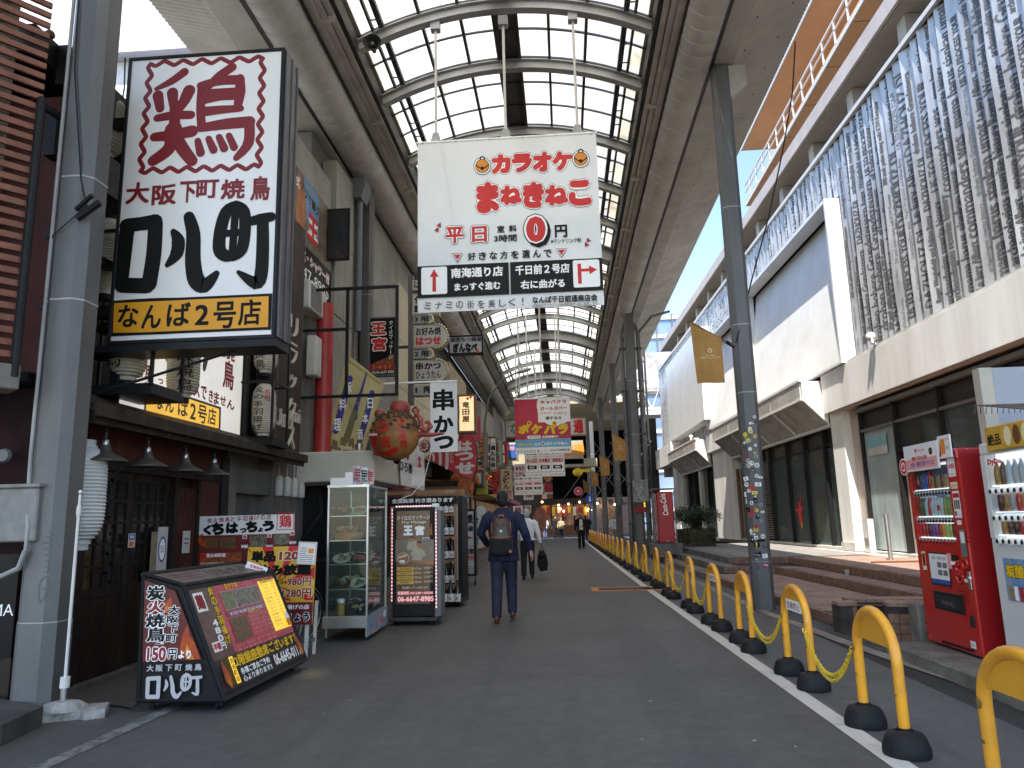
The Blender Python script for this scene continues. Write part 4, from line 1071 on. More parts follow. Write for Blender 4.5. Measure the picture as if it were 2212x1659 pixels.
def paper(o, w, h, label, mats, rz=pi/2):
    t = thing('notice', label, 'notice', o, rz); bx('sheet', mats, t, 0, w, -0.003, 0, 0, h); return t
Bc = (0, 800, 2.765)
t = paper((XF+0.015, 7.30, 1.22), 0.12, 0.14, 'small card-payment sticker on the edge of the lattice door', m_offw); pr = Print(t, -0.003); pr.rect(0.01, 0.075, 0.11, 0.13, m_blue); pr.text('VISA', 0.02, 0.09, 0.1, 0.12, m_white, 0.02); pr.disc(0.045, 0.035, 0.025, m_red); pr.disc(0.075, 0.035, 0.025, m_orange); pr.done()
t = paper((XF+0.008, 7.86, 0.9), 0.2, 0.52, 'white sheet with a round blue seal hung on the lattice door', m_offw); pr = Print(t, -0.003); pr.disc(0.1, 0.28, 0.08, m_blue, rz=0.14); pr.disc(0.1, 0.28, 0.06, m_white, rz=0.115)
for k in range(4): pr.rect(0.055, 0.25+k*0.02, 0.145, 0.257+k*0.02, m_grey)
pr.done()
t = paper((XF+0.004, 7.74, 0.75), 0.14, 0.62, 'stained tan paper strip hanging behind the sealed sheet', M('tan_paper', (0.33, 0.27, 0.18), 0.8, var=0.2, scale=6))
t = paper((XF+0.012, 8.38, 1.12), 0.17, 0.25, 'small plain notice on the red lattice panel', m_offw); pr = Print(t, -0.003)
for k in range(2): pr.rect(0.03, 0.1+k*0.05, 0.14, 0.12+k*0.05, m_grey)
pr.done()
t = paper((XF+0.005, 8.88, 1.25), 0.22, 0.13, 'dark framed house plate on the red plaster', M('plate_dark', (0.12, 0.1, 0.09), 0.5, var=0.2)); pr = Print(t, -0.003); pr.frame(0.008, 0.008, 0.212, 0.122, 0.008, m_cream); pr.text('柳平', 0.03, 0.03, 0.19, 0.1, m_cream, 0.03); pr.done()
m_lampg = M('olive_grey_enamel', (0.075, 0.068, 0.055), 0.45, 0.1, var=0.15, scale=8)
lampt = thing('barn_lamp', 'barn lamp nearest the grey pole, first of four under the eave', 'lamp', (-4.1, 6.37, 2.0), 0, 'barn lamps under the eave')
MB().lathe([(0.19, 0.0), (0.187, 0.012), (0.16, 0.03), (0.11, 0.055), (0.062, 0.085), (0.043, 0.12), (0.04, 0.15), (0.0, 0.155)], n=28).build('lamp_shade', m_lampg, lampt, smooth=True)
MB().lathe([(0.026, 0.15), (0.028, 0.19), (0.02, 0.2), (0.0, 0.21)], n=14).build('socket', m_chrome, lampt, smooth=True)
MB().tube([(0, 0, 0.2), (0, 0.0, 0.26), (-0.02, 0.03, 0.3)], 0.008, 6).build('stem', m_lampg, lampt); MB().tube([(0, 0.0, 0.21), (0.015, 0.02, 0.26), (0, 0.06, 0.28), (-0.05, 0.02, 0.33), (-0.08, -0.02, 0.4)], 0.004, 5).build('cord', m_blkmet, lampt)
for y, lb in ((7.06, 'second barn lamp from the grey pole, over the first lattice door'), (7.80, 'third barn lamp from the grey pole, over the second lattice door'), (8.47, 'last barn lamp, over the red lattice panel')):
    c_ = copy_tree(lampt); c_.location = (-4.1, y, 2.0); c_['label'] = lb
def lantern(o, r, h, label, chars=None, mat=None, rz=0.0, n=26, ink=None, group=None, sub=None, capm=None):
    t = thing('paper_lantern', label, 'lantern', o, rz, group)
    mb = MB(); prof = [(0.0, 0), (r*0.5, 0)]; m_ = max(10, int(h/0.032))
    for k in range(m_+1):
        u = k/m_; base = r*(1-0.5*abs(2*u-1)**5.0); prof.append((base, 0.02+u*(h-0.04)));
        if k < m_: prof.append((base*0.945, 0.02+(u+0.5/m_)*(h-0.04)))
    prof += [(r*0.5, h), (0.0, h)]
    mb.lathe(prof, n=n); mb.build('paper_body', mat or m_lant, t, smooth=True)
    cm = capm or m_blkmet
    MB().cyl(0, 0, -0.05, 0.012, r*0.42, 18).build('bottom_ring', cm, t); MB().cyl(0, 0, h-0.012, h+0.05, r*0.42, 18).build('top_ring', cm, t)
    if chars:
        pr = Print(t, 0.0, 0.0005)
        for (txt, ang, wfrac, za, zb_, mt) in chars:
            nn = len(txt); hh = (zb_-za)/nn
            for i, ch in enumerate(txt):
                vs, fs, a0, a1, b0, b1 = text_mesh(ch, 0.035); V = []
                for vx, vy in vs:
                    aa = ang + ((vx-a0)/(a1-a0)-0.5)*wfrac; z = zb_-(i+1)*hh+hh*0.06+(vy-b0)/(b1-b0)*hh*0.88
                    if ch == 'の': z = zb_-(i+1)*hh+hh*0.2+(vy-b0)/(b1-b0)*hh*0.6
                    rr_ = r*(1-0.5*abs(2*z/h-1)**5.0)+0.004; V.append((rr_*sin(aa), -rr_*cos(aa), z))
                f = MB(); f.add(V, fs); f.build('lettering', mt, t)
    return t
q = gy(172, 1060, 6.35)
lantern((-4.24, 6.3, 1.28), 0.2, 0.86, 'big white ribbed paper lantern beside the lattice door, half behind the pole', None, m_lantw, capm=m_lantw)
t = thing('vine_ornament', 'string of small black leaf ornaments hanging beside the big white lantern', 'ornament', (-4.05, 6.47, 0))
MB().tube([(0, 0, 2.2), (0.01, 0, 1.9), (-0.005, 0, 1.6), (0.01, 0, 1.3), (0, 0, 1.05), (0.02, 0, 0.9)], 0.006, 6).build('stem', m_blkmet, t)
lf = None
for k in range(12):
    z = 0.95+k*0.08; a = (k*2.4) % 6.28
    if lf is None: lf = o = MB().add([(0,0,0), (0.03,0.006,0.02), (0.075,0,0.0), (0.03,-0.006,-0.018)], [(0,1,2),(0,2,3),(0,3,2,1)]).build('leaf', m_blkmet, t)
    else: o = lf.copy(); COL.objects.link(o)
    o.location = (0, 0, z); o.rotation_euler = (0, 0.3*sin(k), a*0.5+2.2 if k % 2 else -0.6)
def cage(y0, y1, x0, x1, z0, z1, label):
    t = thing('lantern_rack', label, 'lantern rack', (0, 0, 0)); b = 0.03
    for x in (x0, x1):
        for y in (y0, y1): bx('post', m_blkmet, t, x-b/2, x+b/2, y-b/2, y+b/2, z0, z1)
    for z in (z0, z1, (z0+z1)/2 if z1-z0 > 1 else z1):
        bx('rail', m_blkmet, t, x1-b/2, x1+b/2, y0+b/2, y1-b/2, z-b/2, z+b/2)
        for y in (y0, y1): bx('rail', m_blkmet, t, x0, x1-b/2, y-b/2+0.001, y+b/2-0.001, z-b/2, z+b/2)
    bx('shelf', m_blkmet, t, x0, x1+0.02, y0-0.02, y1+0.02, z0-0.09, z0-b/2)
    return t
cage(6.62, 7.18, -4.75, -3.86, 2.74, 4.3, 'black steel lantern rack under the left edge of the big sign')
cage(9.55, 10.1, -4.4, -3.86, 2.55, 4.1, 'black steel lantern rack right of the lit facade sign')
lantern((-4.28, 6.9, 2.84), 0.185, 0.72, 'cream paper lantern with black characters in the left lantern rack', [('町焼鳥', -0.25, 1.0, 0.1, 0.75, m_black)])
lantern((-4.02, 7.5, 2.76), 0.17, 0.66, 'lantern dense with brush characters, edge-on in front of the lit sign', [('元味焼鳥', 0.6, 1.0, 0.05, 0.62, m_black)])
lantern((-4.1, 9.85, 2.62), 0.165, 0.72, 'lantern reading flame wings in black and red in the right rack', [('炎の手羽揚げ', -0.1, 0.85, 0.06, 0.68, m_black), ('名物', 0.62, 0.45, 0.46, 0.64, m_red)])
lantern((-4.1, 9.85, 3.5), 0.165, 0.6, 'upper lantern in the right rack, mostly hidden by the big sign', [('焼鳥', -0.1, 0.85, 0.04, 0.3, m_black)])
lantern((-4.6, 6.95, 3.75), 0.2, 0.8, 'cream lantern behind the sign glimpsed beside the pole', [('古の唐揚', -0.1, 0.8, 0.08, 0.74, m_black)])
lantern((-4.62, 6.75, 5.18), 0.2, 0.7, 'top lantern glimpsed between the pole and the big sign')
X0, X1, Z0, Z1 = -4.245, -2.625, 3.11, 6.10
m_signw = M('sign_white_acrylic', (0.82, 0.81, 0.79), 0.3, var=0.02, scale=1, dirt=(0.77, 0.76, 0.74))
sg = board('projecting_sign', 'huge white projecting sign with a red chicken character in a wavy red frame', 'shop sign', (X0, 6.5, Z0), 0, X1-X0, Z1-Z0, 0.36, m_signw, m_blkmet, 0.035)
mb = MB(); mb.box(X1-X0+0.001, X1-X0+0.012, 0.02, 0.34, 0.02, Z1-Z0-0.02); mb.build('side_panel', M('reddish_grey_side', (0.13, 0.12, 0.125), 0.35, 0.6, var=0.15), sg)
for yy in (0.02, 0.16, 0.30): bx('side_trim', m_steel, sg, X1-X0+0.0125, X1-X0+0.022, yy, yy+0.025, 0.02, Z1-Z0-0.02)
bx('support_arm', m_blkmet, sg, -0.5, 0, 0.1, 0.2, 0.3, 0.4); bx('support_arm', m_blkmet, sg, -0.5, 0, 0.1, 0.2, 2.3, 2.4); bx('underside', m_blkmet, sg, -0.3, X1-X0, 0.0, 0.36, -0.07, -0.001)
MB().tube([(1.2, 0.1, -0.08), (0.0, -0.1, -0.48)], 0.014, 6).build('brace', m_blkmet, sg)
C1 = (0, 0, 1.84375)
tr = Trace(sg, C1, 'y', 6.5, (X0, 6.5, Z0), 0.0003); tr.wk = 1.17
mr_ = M('sign_crimson', '#7a0812', 0.5, var=0.05, scale=4); mk_ = M('sign_brush_black', '#141413', 0.55, var=0.1, scale=5)
def wavy(x0, y0, x1, y1, n, amp):
    P = []
    for i in range(n*4+1):
        t_ = i/(n*4); d = amp*sin(t_*n*2*pi); L_ = sqrt((x1-x0)**2+(y1-y0)**2); P.append((x0+(x1-x0)*t_-(y1-y0)/L_*d, y0+(y1-y0)*t_+(x1-x0)/L_*d))
    return P
for seg in ((695, 295, 1212, 270, 6), (1212, 270, 1192, 768, 7), (1192, 768, 648, 788, 7), (648, 788, 695, 295, 7)): tr.S(wavy(*seg, 10), 17, mr_)
for p, w in (([(850, 332), (790, 375), (720, 410)], [34, 30, 16]), ([(728, 440), (738, 500)], [42, 34]), ([(795, 428), (800, 485)], [44, 34]), ([(872, 418), (852, 460), (832, 498)], [48, 44, 30]),
             ([(725, 545), (800, 532), (880, 530)], [30, 36, 34]), ([(806, 480), (804, 640)], [40, 46]), ([(712, 632), (800, 622), (885, 605)], [36, 44, 48]),
             ([(802, 625), (775, 690), (705, 742)], [50, 50, 42]), ([(806, 625), (845, 690), (885, 742)], [50, 50, 44]), ([(800, 600), (800, 655)], 70),
             ([(1070, 310), (1010, 352), (965, 395)], [36, 36, 30]), ([(932, 405), (925, 500), (930, 590)], [36, 34, 34]), ([(925, 395), (1020, 372), (1105, 368)], [30, 38, 40]),
             ([(1105, 362), (1108, 420), (1098, 480)], [36, 40, 34]), ([(945, 452), (1020, 444), (1095, 440)], [50, 34, 36]), ([(930, 425), (1100, 415)], 22), ([(940, 515), (1020, 506), (1110, 500)], [40, 34, 26]),
             ([(925, 590), (1040, 572), (1150, 562)], [34, 44, 46]), ([(1150, 565), (1145, 660), (1090, 728)], [40, 42, 26]),
             ([(912, 650), (925, 705)], [26, 34]), ([(962, 640), (985, 692)], [26, 32]), ([(1010, 632), (1034, 685)], [26, 32]), ([(1056, 626), (1080, 680)], [26, 30])):
    tr.S(p, w, mr_)
for ch, x0, x1, y0, y1 in (('大', 580, 690, 840, 940), ('阪', 700, 815, 850, 945), ('下', 828, 905, 835, 935), ('町', 905, 1010, 828, 915), ('焼', 1018, 1130, 825, 918), ('鳥', 1155, 1245, 812, 925)):
    tr.T(ch, x0, y0, x1, y1, mr_, 0.03)
for p, w in (([(590, 1040), (572, 1180), (558, 1310)], [58, 60, 56]), ([(585, 1040), (650, 1032), (715, 1022)], [56, 54, 60]), ([(718, 1030), (710, 1170), (688, 1310)], [58, 60, 60]), ([(565, 1315), (680, 1318)], 60),
             ([(800, 1068), (822, 1110), (815, 1170), (772, 1222)], [24, 52, 52, 20]), ([(872, 1000), (892, 1080), (890, 1200), (905, 1290), (945, 1315), (998, 1262)], [44, 56, 62, 66, 60, 26]),
             ([(1090, 945), (1045, 975), (1018, 1060), (1012, 1150), (1045, 1180), (1090, 1170)], [36, 48, 50, 50, 48, 40]), ([(1088, 945), (1125, 975), (1130, 1060), (1115, 1150), (1075, 1182)], [36, 46, 46, 46, 40]),
             ([(1085, 980), (1072, 1170)], 30), ([(1020, 1078), (1135, 1070)], 28), ([(1150, 1022), (1200, 1010), (1250, 1000)], [34, 42, 38]), ([(1212, 1010), (1212, 1130), (1205, 1260), (1180, 1305), (1100, 1255)], [46, 50, 52, 52, 16])):
    tr.S(p, w, mk_)
tr.wk = 1.0; tr.R(512, 1370, 1252, 1535, mk_); tr.R(524, 1382, 1240, 1523, M('sign_amber', '#dd9a10', 0.5, var=0.04))
tr.S([(520, 1392), (700, 1380), (880, 1376), (1245, 1360)], 10, mk_); tr.S([(515, 1540), (700, 1536), (900, 1528), (1245, 1515)], 10, mk_); tr.S([(522, 1390), (516, 1540)], 12, mk_); tr.S([(1246, 1360), (1243, 1515)], 13, mk_)
for ch, x0, x1, y0, y1 in (('な', 545, 640, 1405, 1510), ('ん', 655, 745, 1405, 1515), ('ば', 770, 880, 1395, 1505), ('2', 900, 965, 1405, 1500), ('号', 985, 1090, 1390, 1515), ('店', 1100, 1205, 1380, 1500)):
    tr.T(ch, x0, y0, x1, y1, mk_, 0.022)
tr.done()
m_lit = M('lit_sign_face', (0.72, 0.70, 0.66), 0.15, var=0.05, scale=0.8, emit=0.22, coat=0.6, dirt=(0.6, 0.58, 0.54))
YS0, YS1, ZS0, ZS1 = 6.78, 9.62, 2.53, 4.7
fs_ = board('facade_sign', 'glossy lit white sign over the eave with red lettering and an amber name plate', 'shop sign', (-4.30, YS0, ZS0), pi/2, YS1-YS0, ZS1-ZS0, 0.08, m_lit, m_blkmet, 0.05)
tr = Trace(fs_, Bc, 'x', -4.30, (-4.3, YS0, ZS0), 0.0004)
mg = M('faded_brush_black', '#4a4a49', 0.4, var=0.08, scale=3); mrd = M('faded_brush_red', '#9c2434', 0.4, var=0.05)
S6 = (200, 860, 5.183)
tr2 = Trace(fs_, S6, 'x', -4.30, (-4.3, YS0, ZS0), 0.0004)
tr2.S([(1080, -60), (1130, 130), (1230, 230), (1400, 330), (1460, 270), (1380, 100), (1300, -40)], [60, 110, 150, 130, 110, 120, 60], mg); tr2.S([(1640, -60), (1640, 120), (1610, 310)], [80, 90, 60], mg)
tr2.S([(1250, 60), (1330, 250)], 190, mg)
for ch, x0, x1, y0, y1 in (('で', 740, 830, 240, 430), ('取', 840, 960, 280, 500), ('っ', 1010, 1080, 450, 520), ('た', 1120, 1215, 400, 590), ('サ', 1215, 1290, 420, 590), ('ビ', 1385, 1460, 470, 640), ('ス', 1470, 1555, 500, 690), ('で', 1560, 1640, 540, 720), ('き', 1665, 1725, 590, 760), ('ま', 1730, 1800, 620, 790), ('せ', 1810, 1890, 670, 800), ('ん', 1900, 2000, 720, 850)):
    tr2.T(ch, x0, y0, x1, y1, mrd, 0.03)
tr2.S([(1300, 510), (1360, 530)], 22, mrd)
tr2.T('焼', 1850, 20, 2010, 210, mrd, 0.03); tr2.T('鳥', 1850, 210, 1995, 590, mrd, 0.03)
tr2.P([(840, 490), (1825, 820), (1815, 1125), (825, 880)], mg); tr2.P([(862, 530), (1800, 842), (1793, 1095), (850, 860)], M('lit_amber', '#e8b440', 0.3, var=0.04, emit=0.25))
for ch, x0, x1, y0, y1 in (('な', 975, 1080, 620, 850), ('ん', 1105, 1215, 680, 890), ('ば', 1265, 1400, 720, 940), ('2', 1420, 1500, 770, 980), ('号', 1520, 1640, 790, 1030), ('店', 1650, 1760, 830, 1050)):
    tr2.T(ch, x0, y0, x1, y1, mg, 0.02)
tr.done(); tr2.done()
slt = thing('slatted_sign_panel', 'tall dark slatted panel with raised cream katakana running down it', 'sign panel', (0, 0, 0))
bx('backing', m_dwood, slt, -4.4, -4.25, 10.3, 11.55, 2.56, 6.3)
base = None
for k in range(31):
    y = 10.32+k*0.0405
    if base is None: o = base = bx('slat', M('brown_slat', (0.075, 0.05, 0.037), 0.5, var=0.2, scale=4), slt, -4.25, -4.2, 0, 0.02, 2.5, 6.3)
    else: o = base.copy(); COL.objects.link(o)
    o.location = (0, y, 0)
for k in range(8):
    o = bx('slat', MATS['brown_slat'], slt, -4.36+k*0.0405-0.04, -4.34+k*0.0405-0.04, 10.255, 10.3, 2.5, 6.3)
m_lett = M('cream_raised_letter', (0.62, 0.55, 0.45), 0.5, var=0.06)
def raised(txt, o, h, w, depth, parent, mat, rz, bold=0.02, name='letter'):
    vs, fs, a0, a1, b0, b1 = text_mesh(txt, bold); V = [((x-a0)/(a1-a0)*w, 0, (z-b0)/(b1-b0)*h) for x, z in vs]
    f = MB(); n = len(V); f.add([(a, -depth, c) for a, b, c in V] + V, list(fs))
    ed = {}
    for t_ in fs:
        for i in range(len(t_)):
            e = (t_[i], t_[(i+1) % len(t_)]); ed[e] = 1
    for (a, b) in ed:
        if (b, a) not in ed: f.add([V[a], V[b], (V[b][0], -depth, V[b][2]), (V[a][0], -depth, V[a][2])], [(0,1,2,3)])
    return f.build(name, mat, parent, loc=o, rot=(0, 0, rz))
for i, ch in enumerate('リラックス'):
    z = 4.72-(i+1)*0.44 + (0.0 if ch not in 'ッ' else 0.05); raised(ch, (-4.19, 10.9, z+0.05), 0.34 if ch != 'ッ' else 0.22, 0.34, 0.035, slt, m_lett, pi/2)
for ch, y in (('U', 10.42), ('m', 10.72), ('i', 11.08)): raised(ch, (-4.19, y, 2.86), 0.26 if ch == 'U' else 0.2, 0.24 if ch != 'i' else 0.05, 0.035, slt, m_lett, pi/2)
raised('umi', (-4.19, 10.9, 3.0), 0.22, 0.55, 0.03, slt, m_lett, pi/2)
m_conc = M('grey_brown_concrete', (0.20, 0.185, 0.165), 0.8, var=0.2, scale=1.2, bump=0.08, dirt=(0.12, 0.11, 0.1))
m_pan = M('cream_wall_panel', (0.34, 0.325, 0.29), 0.6, var=0.1, scale=1.0, dirt=(0.22, 0.21, 0.19))
cb = thing('concrete_building', 'narrow grey concrete building with cream upper panels, a massage poster and an open window', 'building', (0, 0, 0))
bx('wall', m_conc, cb, -6.5, -4.4, 11.0, 12.9, 0, 5.4); bx('wall', m_conc, cb, -6.5, -4.4, 9.47, 9.75, 0, 2.62); bx('wall', m_conc, cb, -6.5, -4.6, 9.75, 11.0, 0, 2.62)
bx('wall', m_conc, cb, -6.5, -4.55, 9.5, 11.0, 2.62, 5.6)
bx('steel_door', M('grey_steel_door', (0.13, 0.13, 0.125), 0.5, 0.3, var=0.1), cb, -4.6, -4.56, 9.8, 10.5, 0.0, 1.75); bx('door_frame', m_steel, cb, -4.6, -4.5, 9.76, 9.8, 0, 1.85); bx('door_frame', m_steel, cb, -4.6, -4.5, 10.5, 10.56, 0, 1.85); bx('door_canopy', m_steel, cb, -4.6, -4.42, 9.76, 11.0, 1.86, 2.2)
bx('vent_cover', M('brown_vent', (0.12, 0.06, 0.035), 0.6, var=0.1), cb, -4.4, -4.37, 11.25, 11.75, 1.42, 1.62)
for k in range(5): bx('vent_slat', m_brown, cb, -4.37, -4.355, 11.28, 11.72, 1.445+k*0.035, 1.46+k*0.035)
for k in range(4):
    MB().lathe([(0.06, 0), (0.065, 0.03), (0.065, 0.26), (0.04, 0.3), (0, 0.31)], n=14).build('meter', m_offw, cb, smooth=True, loc=(-4.34, 11.1+k*0.32, 1.86)); MB().tube([(-4.34, 11.1+k*0.32, 2.15), (-4.34, 11.1+k*0.32, 2.45), (-4.36, 12.0, 2.5)], 0.012, 6).build('conduit', m_offw, cb)
for yy0, yy1, zz0, zz1 in [(9.5+i*1.0, 10.5+i*1.0, 5.6, 8.1) for i in range(4)]:
    bx('wall_panel', m_pan, cb, -4.5, -4.4, yy0+0.008, yy1-0.008, zz0, zz1, 0.004)
bx('panel_backing', m_dsteel, cb, -4.7, -4.5, 9.5, 13.5, 5.4, 8.1)
for yy0, yy1, zz0, zz1 in ((13.5, 14.1, 3.2, 5.4), (13.5, 14.1, 5.42, 7.0), (13.5, 14.1, 7.02, 8.6), (14.12, 14.7, 3.2, 5.4), (14.12, 14.7, 5.42, 7.0), (14.12, 14.7, 7.02, 8.6)):
    bx('wall_panel', m_pan, cb, -4.6, -4.3, yy0, yy1, zz0, zz1, 0.004)
bx('backing', m_conc, cb, -6.5, -4.62, 12.9, 21.5, 2.6, 8.9)
bx('rusty_soffit', M('rusty_ceiling', (0.10, 0.055, 0.03), 0.8, var=0.5, scale=3, dirt=(0.03, 0.025, 0.02)), cb, -6.0, -4.99, 13, 54, 8.9, 8.95)
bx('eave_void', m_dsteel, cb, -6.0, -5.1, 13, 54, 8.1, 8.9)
wd = bpy.data.objects.new('window', None); COL.objects.link(wd); wd.parent = cb
bx('casement_frame', m_blkmet, wd, -4.38, -3.92, 13.15, 13.19, 6.35, 7.4); bx('pane', MATS['dark_door_glass'], wd, -4.34, -3.96, 13.14, 13.15, 6.39, 7.36)
bx('opening', m_blkmet, wd, -4.42, -4.395, 12.3, 13.15, 6.3, 7.45)
bx('air_conditioner', m_offw, cb, -4.5, -4.15, 11.7, 12.6, 5.0, 5.5, 0.02)
mb = MB();
for k in range(9): mb.box(-4.15, -4.14, 11.75, 12.3, 5.05+k*0.045, 5.07+k*0.045)
mb.build('air_conditioner_grille', m_grey, cb)
MB().tube([(-4.22, 14.85, 8.3), (-4.22, 14.85, 5.4)], 0.075, 12).build('downpipe', M('blue_grey_pipe', (0.16, 0.18, 0.19), 0.5, 0.2, var=0.1), cb, smooth=True)
mb = MB(); mb.prism([(-4.4, 8.75), (-4.04, 8.75), (-4.04, 8.55), (-4.12, 8.3), (-4.34, 8.3), (-4.4, 8.55)], 'y', 14.6, 15.1); mb.build('rain_hopper', MATS['blue_grey_pipe'], cb)
sid = thing('sided_wall', 'cream ribbed siding wall behind the second left pole', 'wall', (0, 0, 0))
bx('core', m_conc, sid, -5.5, -4.45, 15.2, 22, 2.5, 8.8)
for k in range(40): bx('siding_board', m_pan, sid, -4.46, -4.40, 15.25, 21.0, 3.6+k*0.13, 3.722+k*0.13)
ylw = thing('yellow_building', 'pale yellow plastered building behind the stack of floor signs', 'building', (0, 0, 0))
bx('wall', M('pale_yellow_plaster', (0.55, 0.50, 0.33), 0.7, var=0.08, scale=1), ylw, -6.5, -4.3, 19.1, 24.0, 3.3, 7.9)
for z in (5.0, 6.3): bx('joint', m_grey, ylw, -4.3, -4.294, 19.1, 24, z, z+0.012)
Dc = (700, 340, 2.514)
ps = board('facade_poster', 'photo poster for a massage parlour high on the concrete building', 'poster', (-4.36, 11.45, 5.55), pi/2, 2.0, 1.9, 0.03, M('poster_tan', '#7c6a50', 0.5, var=0.35, scale=5, dirt=(0.06, 0.06, 0.07)))
pr = Print(ps, 0, 0.001); pr.poly([(0.5, 1.2), (1.2, 0.9), (1.2, 1.85), (0.4, 1.9)], M('poster_sky', '#6d93b8', 0.5, var=0.1)); pr.poly([(0.05, 0.95), (0.35, 0.7), (0.55, 1.2), (0.45, 1.7), (0.1, 1.85)], M('poster_skin', '#b9713a', 0.5, var=0.2, scale=6))
for i, ch in enumerate('式マッサージ'): pr.text(ch, 0.02+i*0.2, 1.55-i*0.02, 0.2+i*0.2, 1.75-i*0.02, m_white if i < 1 else m_black, 0.02)
pr.text('王', 0.62, 0.85, 1.2, 1.35, m_white, 0.12); pr.text('王', 0.62, 0.85, 1.2, 1.35, m_red, 0.05)
pr.rect(0.0, 0.0, 2.0, 0.66, m_black); pr.text('個室・シャワー付', 0.1, 0.36, 1.9, 0.58, m_white, 0.06); pr.text('個室・シャワー付', 0.1, 0.36, 1.9, 0.58, M('rose_ink', '#c8586c', 0.5, var=0), 0.01); pr.text('647-8985', 0.25, 0.06, 1.85, 0.28, m_white, 0.0)
pr.rect(0.0, 0.66, 0.5, 0.78, m_red); pr.text('王宮', 0.1, 0.67, 0.42, 0.77, m_yel, 0.02); pr.done()
rs = thing('red_column_shop', 'shop with bright red round columns above a white box canopy', 'shop', (0, 0, 0))
m_redp = M('red_lacquer_column', (0.42, 0.035, 0.03), 0.4, var=0.12, scale=3)
MB().cyl(-4.16, 12.55, 2.6, 5.3, 0.15, 20).build('red_column', m_redp, rs, smooth=True); MB().cyl(-4.25, 15.75, 2.6, 5.25, 0.15, 20).build('red_column', m_redp, rs, smooth=True)
bx('grey_pilaster', m_conc, rs, -4.55, -4.32, 12.2, 12.45, 2.6, 5.3); bx('junction_box', m_offw, rs, -4.3, -4.12, 12.0, 12.3, 3.9, 4.6, 0.02)
bx('wall', M('shop_dark_wall', (0.05, 0.048, 0.045), 0.8, var=0.3), rs, -6.5, -4.7, 12.6, 20, 0, 5.4)
bx('timber_band', M('brown_timber_band', (0.10, 0.075, 0.058), 0.6, var=0.3, scale=4), rs, -4.7, -4.5, 12.9, 19, 4.6, 5.4)
for k in range(3): bx('tile_band', M('dark_tile', (0.05, 0.045, 0.042), 0.5, var=0.3, scale=6), rs, -4.7, -4.45, 12.9, 16, 3.3+k*0.35, 3.6+k*0.35)
bx('canopy_box', M('cream_canopy', (0.56, 0.54, 0.47), 0.5, var=0.06, scale=2), rs, -4.45, -3.1, 12.0, 14.6, 2.1, 2.6, 0.02)
bx('canopy_underside', m_dsteel, rs, -4.4, -3.15, 12.05, 14.55, 2.05, 2.1)
bx('jamb', m_blkmet, rs, -4.5, -4.1, 12.35, 12.6, 0, 2.08); bx('jamb', M('navy_panel', (0.02, 0.025, 0.04), 0.5, var=0.1), rs, -4.6, -4.0, 12.7, 13.0, 0, 2.1)
bx('maroon_awning', M('maroon_cloth', (0.20, 0.04, 0.04), 0.8, var=0.1), rs, -3.55, -3.0, 13.6, 15.6, 1.75, 2.05)
bx('noren', M('maroon_noren', (0.1, 0.03, 0.03), 0.8, var=0.2), rs, -3.6, -3.58, 13.3, 15.2, 0.7, 1.7)
bx('green_door', M('green_cloth', (0.04, 0.10, 0.06), 0.7, var=0.1), rs, -3.6, -3.5, 12.9, 13.4, 0.2, 1.0)
MB().tube([(-4.1, 12.3, 1.95), (-4.0, 12.1, 1.6), (-4.25, 11.95, 1.2), (-4.3, 11.95, 0.95), (-4.15, 12.0, 0.8), (-3.95, 12.2, 0.85)], 0.03, 8).build('hose', m_rubber, rs, smooth=True)
nb = thing('slat_screen_building', 'corner building at the far left edge clad in reddish wooden slats', 'building', (-4.34, 5.5, 0), radians(90-38))
m_slat = M('cedar_slat', (0.22, 0.085, 0.05), 0.65, var=0.25, scale=5, dirt=(0.13, 0.05, 0.03))
base = None
for k in range(52):
    z = 2.76+k*0.098
    if base is None: o = base = bx('wood_slat', m_slat, nb, -4.5, 0.0, -0.03, 0.0, 0, 0.055, 0.004)
    else: o = base.copy(); COL.objects.link(o)
    o.location = (0, 0, z)
for k in range(8): bx('slat_batten', M('batten_grey', (0.14, 0.115, 0.09), 0.8, var=0.3, scale=5), nb, -0.35-k*0.5, -0.3-k*0.5, 0.0, 0.03, 2.8, 7.9)
bx('rear_wall', M('tan_brick_wall', (0.25, 0.2, 0.14), 0.8, var=0.4, scale=9, dirt=(0.08, 0.06, 0.045)), nb, -4.5, -0.2, 0.12, 0.3, 2.6, 6.6)
bx('concrete_ledge', m_conc, nb, -4.5, 0.02, -0.08, 0.2, 2.5, 2.7, 0.01)
cw = thing('corner_wall', 'dark maroon wall with a black lettered panel at the far left edge', 'wall', (0, 0, 0)); bx('wall', M('maroon_dark_wall', (0.025, 0.009, 0.009), 0.8, var=0.3), cw, -7, -4.43, 5.9, 6.0, 1.22, 2.6); bx('wall_base', m_dwood, cw, -7, -4.43, 5.88, 6.0, 0.0, 0.42)
bx('black_panel', M('black_gloss_panel', (0.008, 0.008, 0.012), 0.3, var=0), cw, -7, -4.43, 5.87, 5.98, 0.42, 1.22)
pr = Print(cw, 5.868, 0.001)
q = gy(16, 1328, 5.6)
pr.text('MA', -4.62, 0.74, -4.44, 0.83, m_white, 0.0); pr.done()
MB().tube([(-0.02, -0.06, 2.6), (-0.02, -0.06, 5.0), (-0.02, 0.1, 5.05), (0.3, 0.2, 5.0)], 0.035, 8).build('drain_pipe', m_blkmet, nb, smooth=True)
for k in range(5): MB().tube([(-0.5-k*0.06, -0.1, 2.62), (-0.5-k*0.06, -0.12, 2.3), (-0.7-k*0.06, -0.1, 2.2)], 0.02, 6).build('cable', m_blkmet, nb)
MB().lathe([(0.0, 0), (0.05, 0.0), (0.06, 0.03), (0.05, 0.05), (0, 0.05)], n=16, axis='y').build('round_lamp', m_grey, cw, smooth=True, loc=(-4.6, 5.78, 2.02))
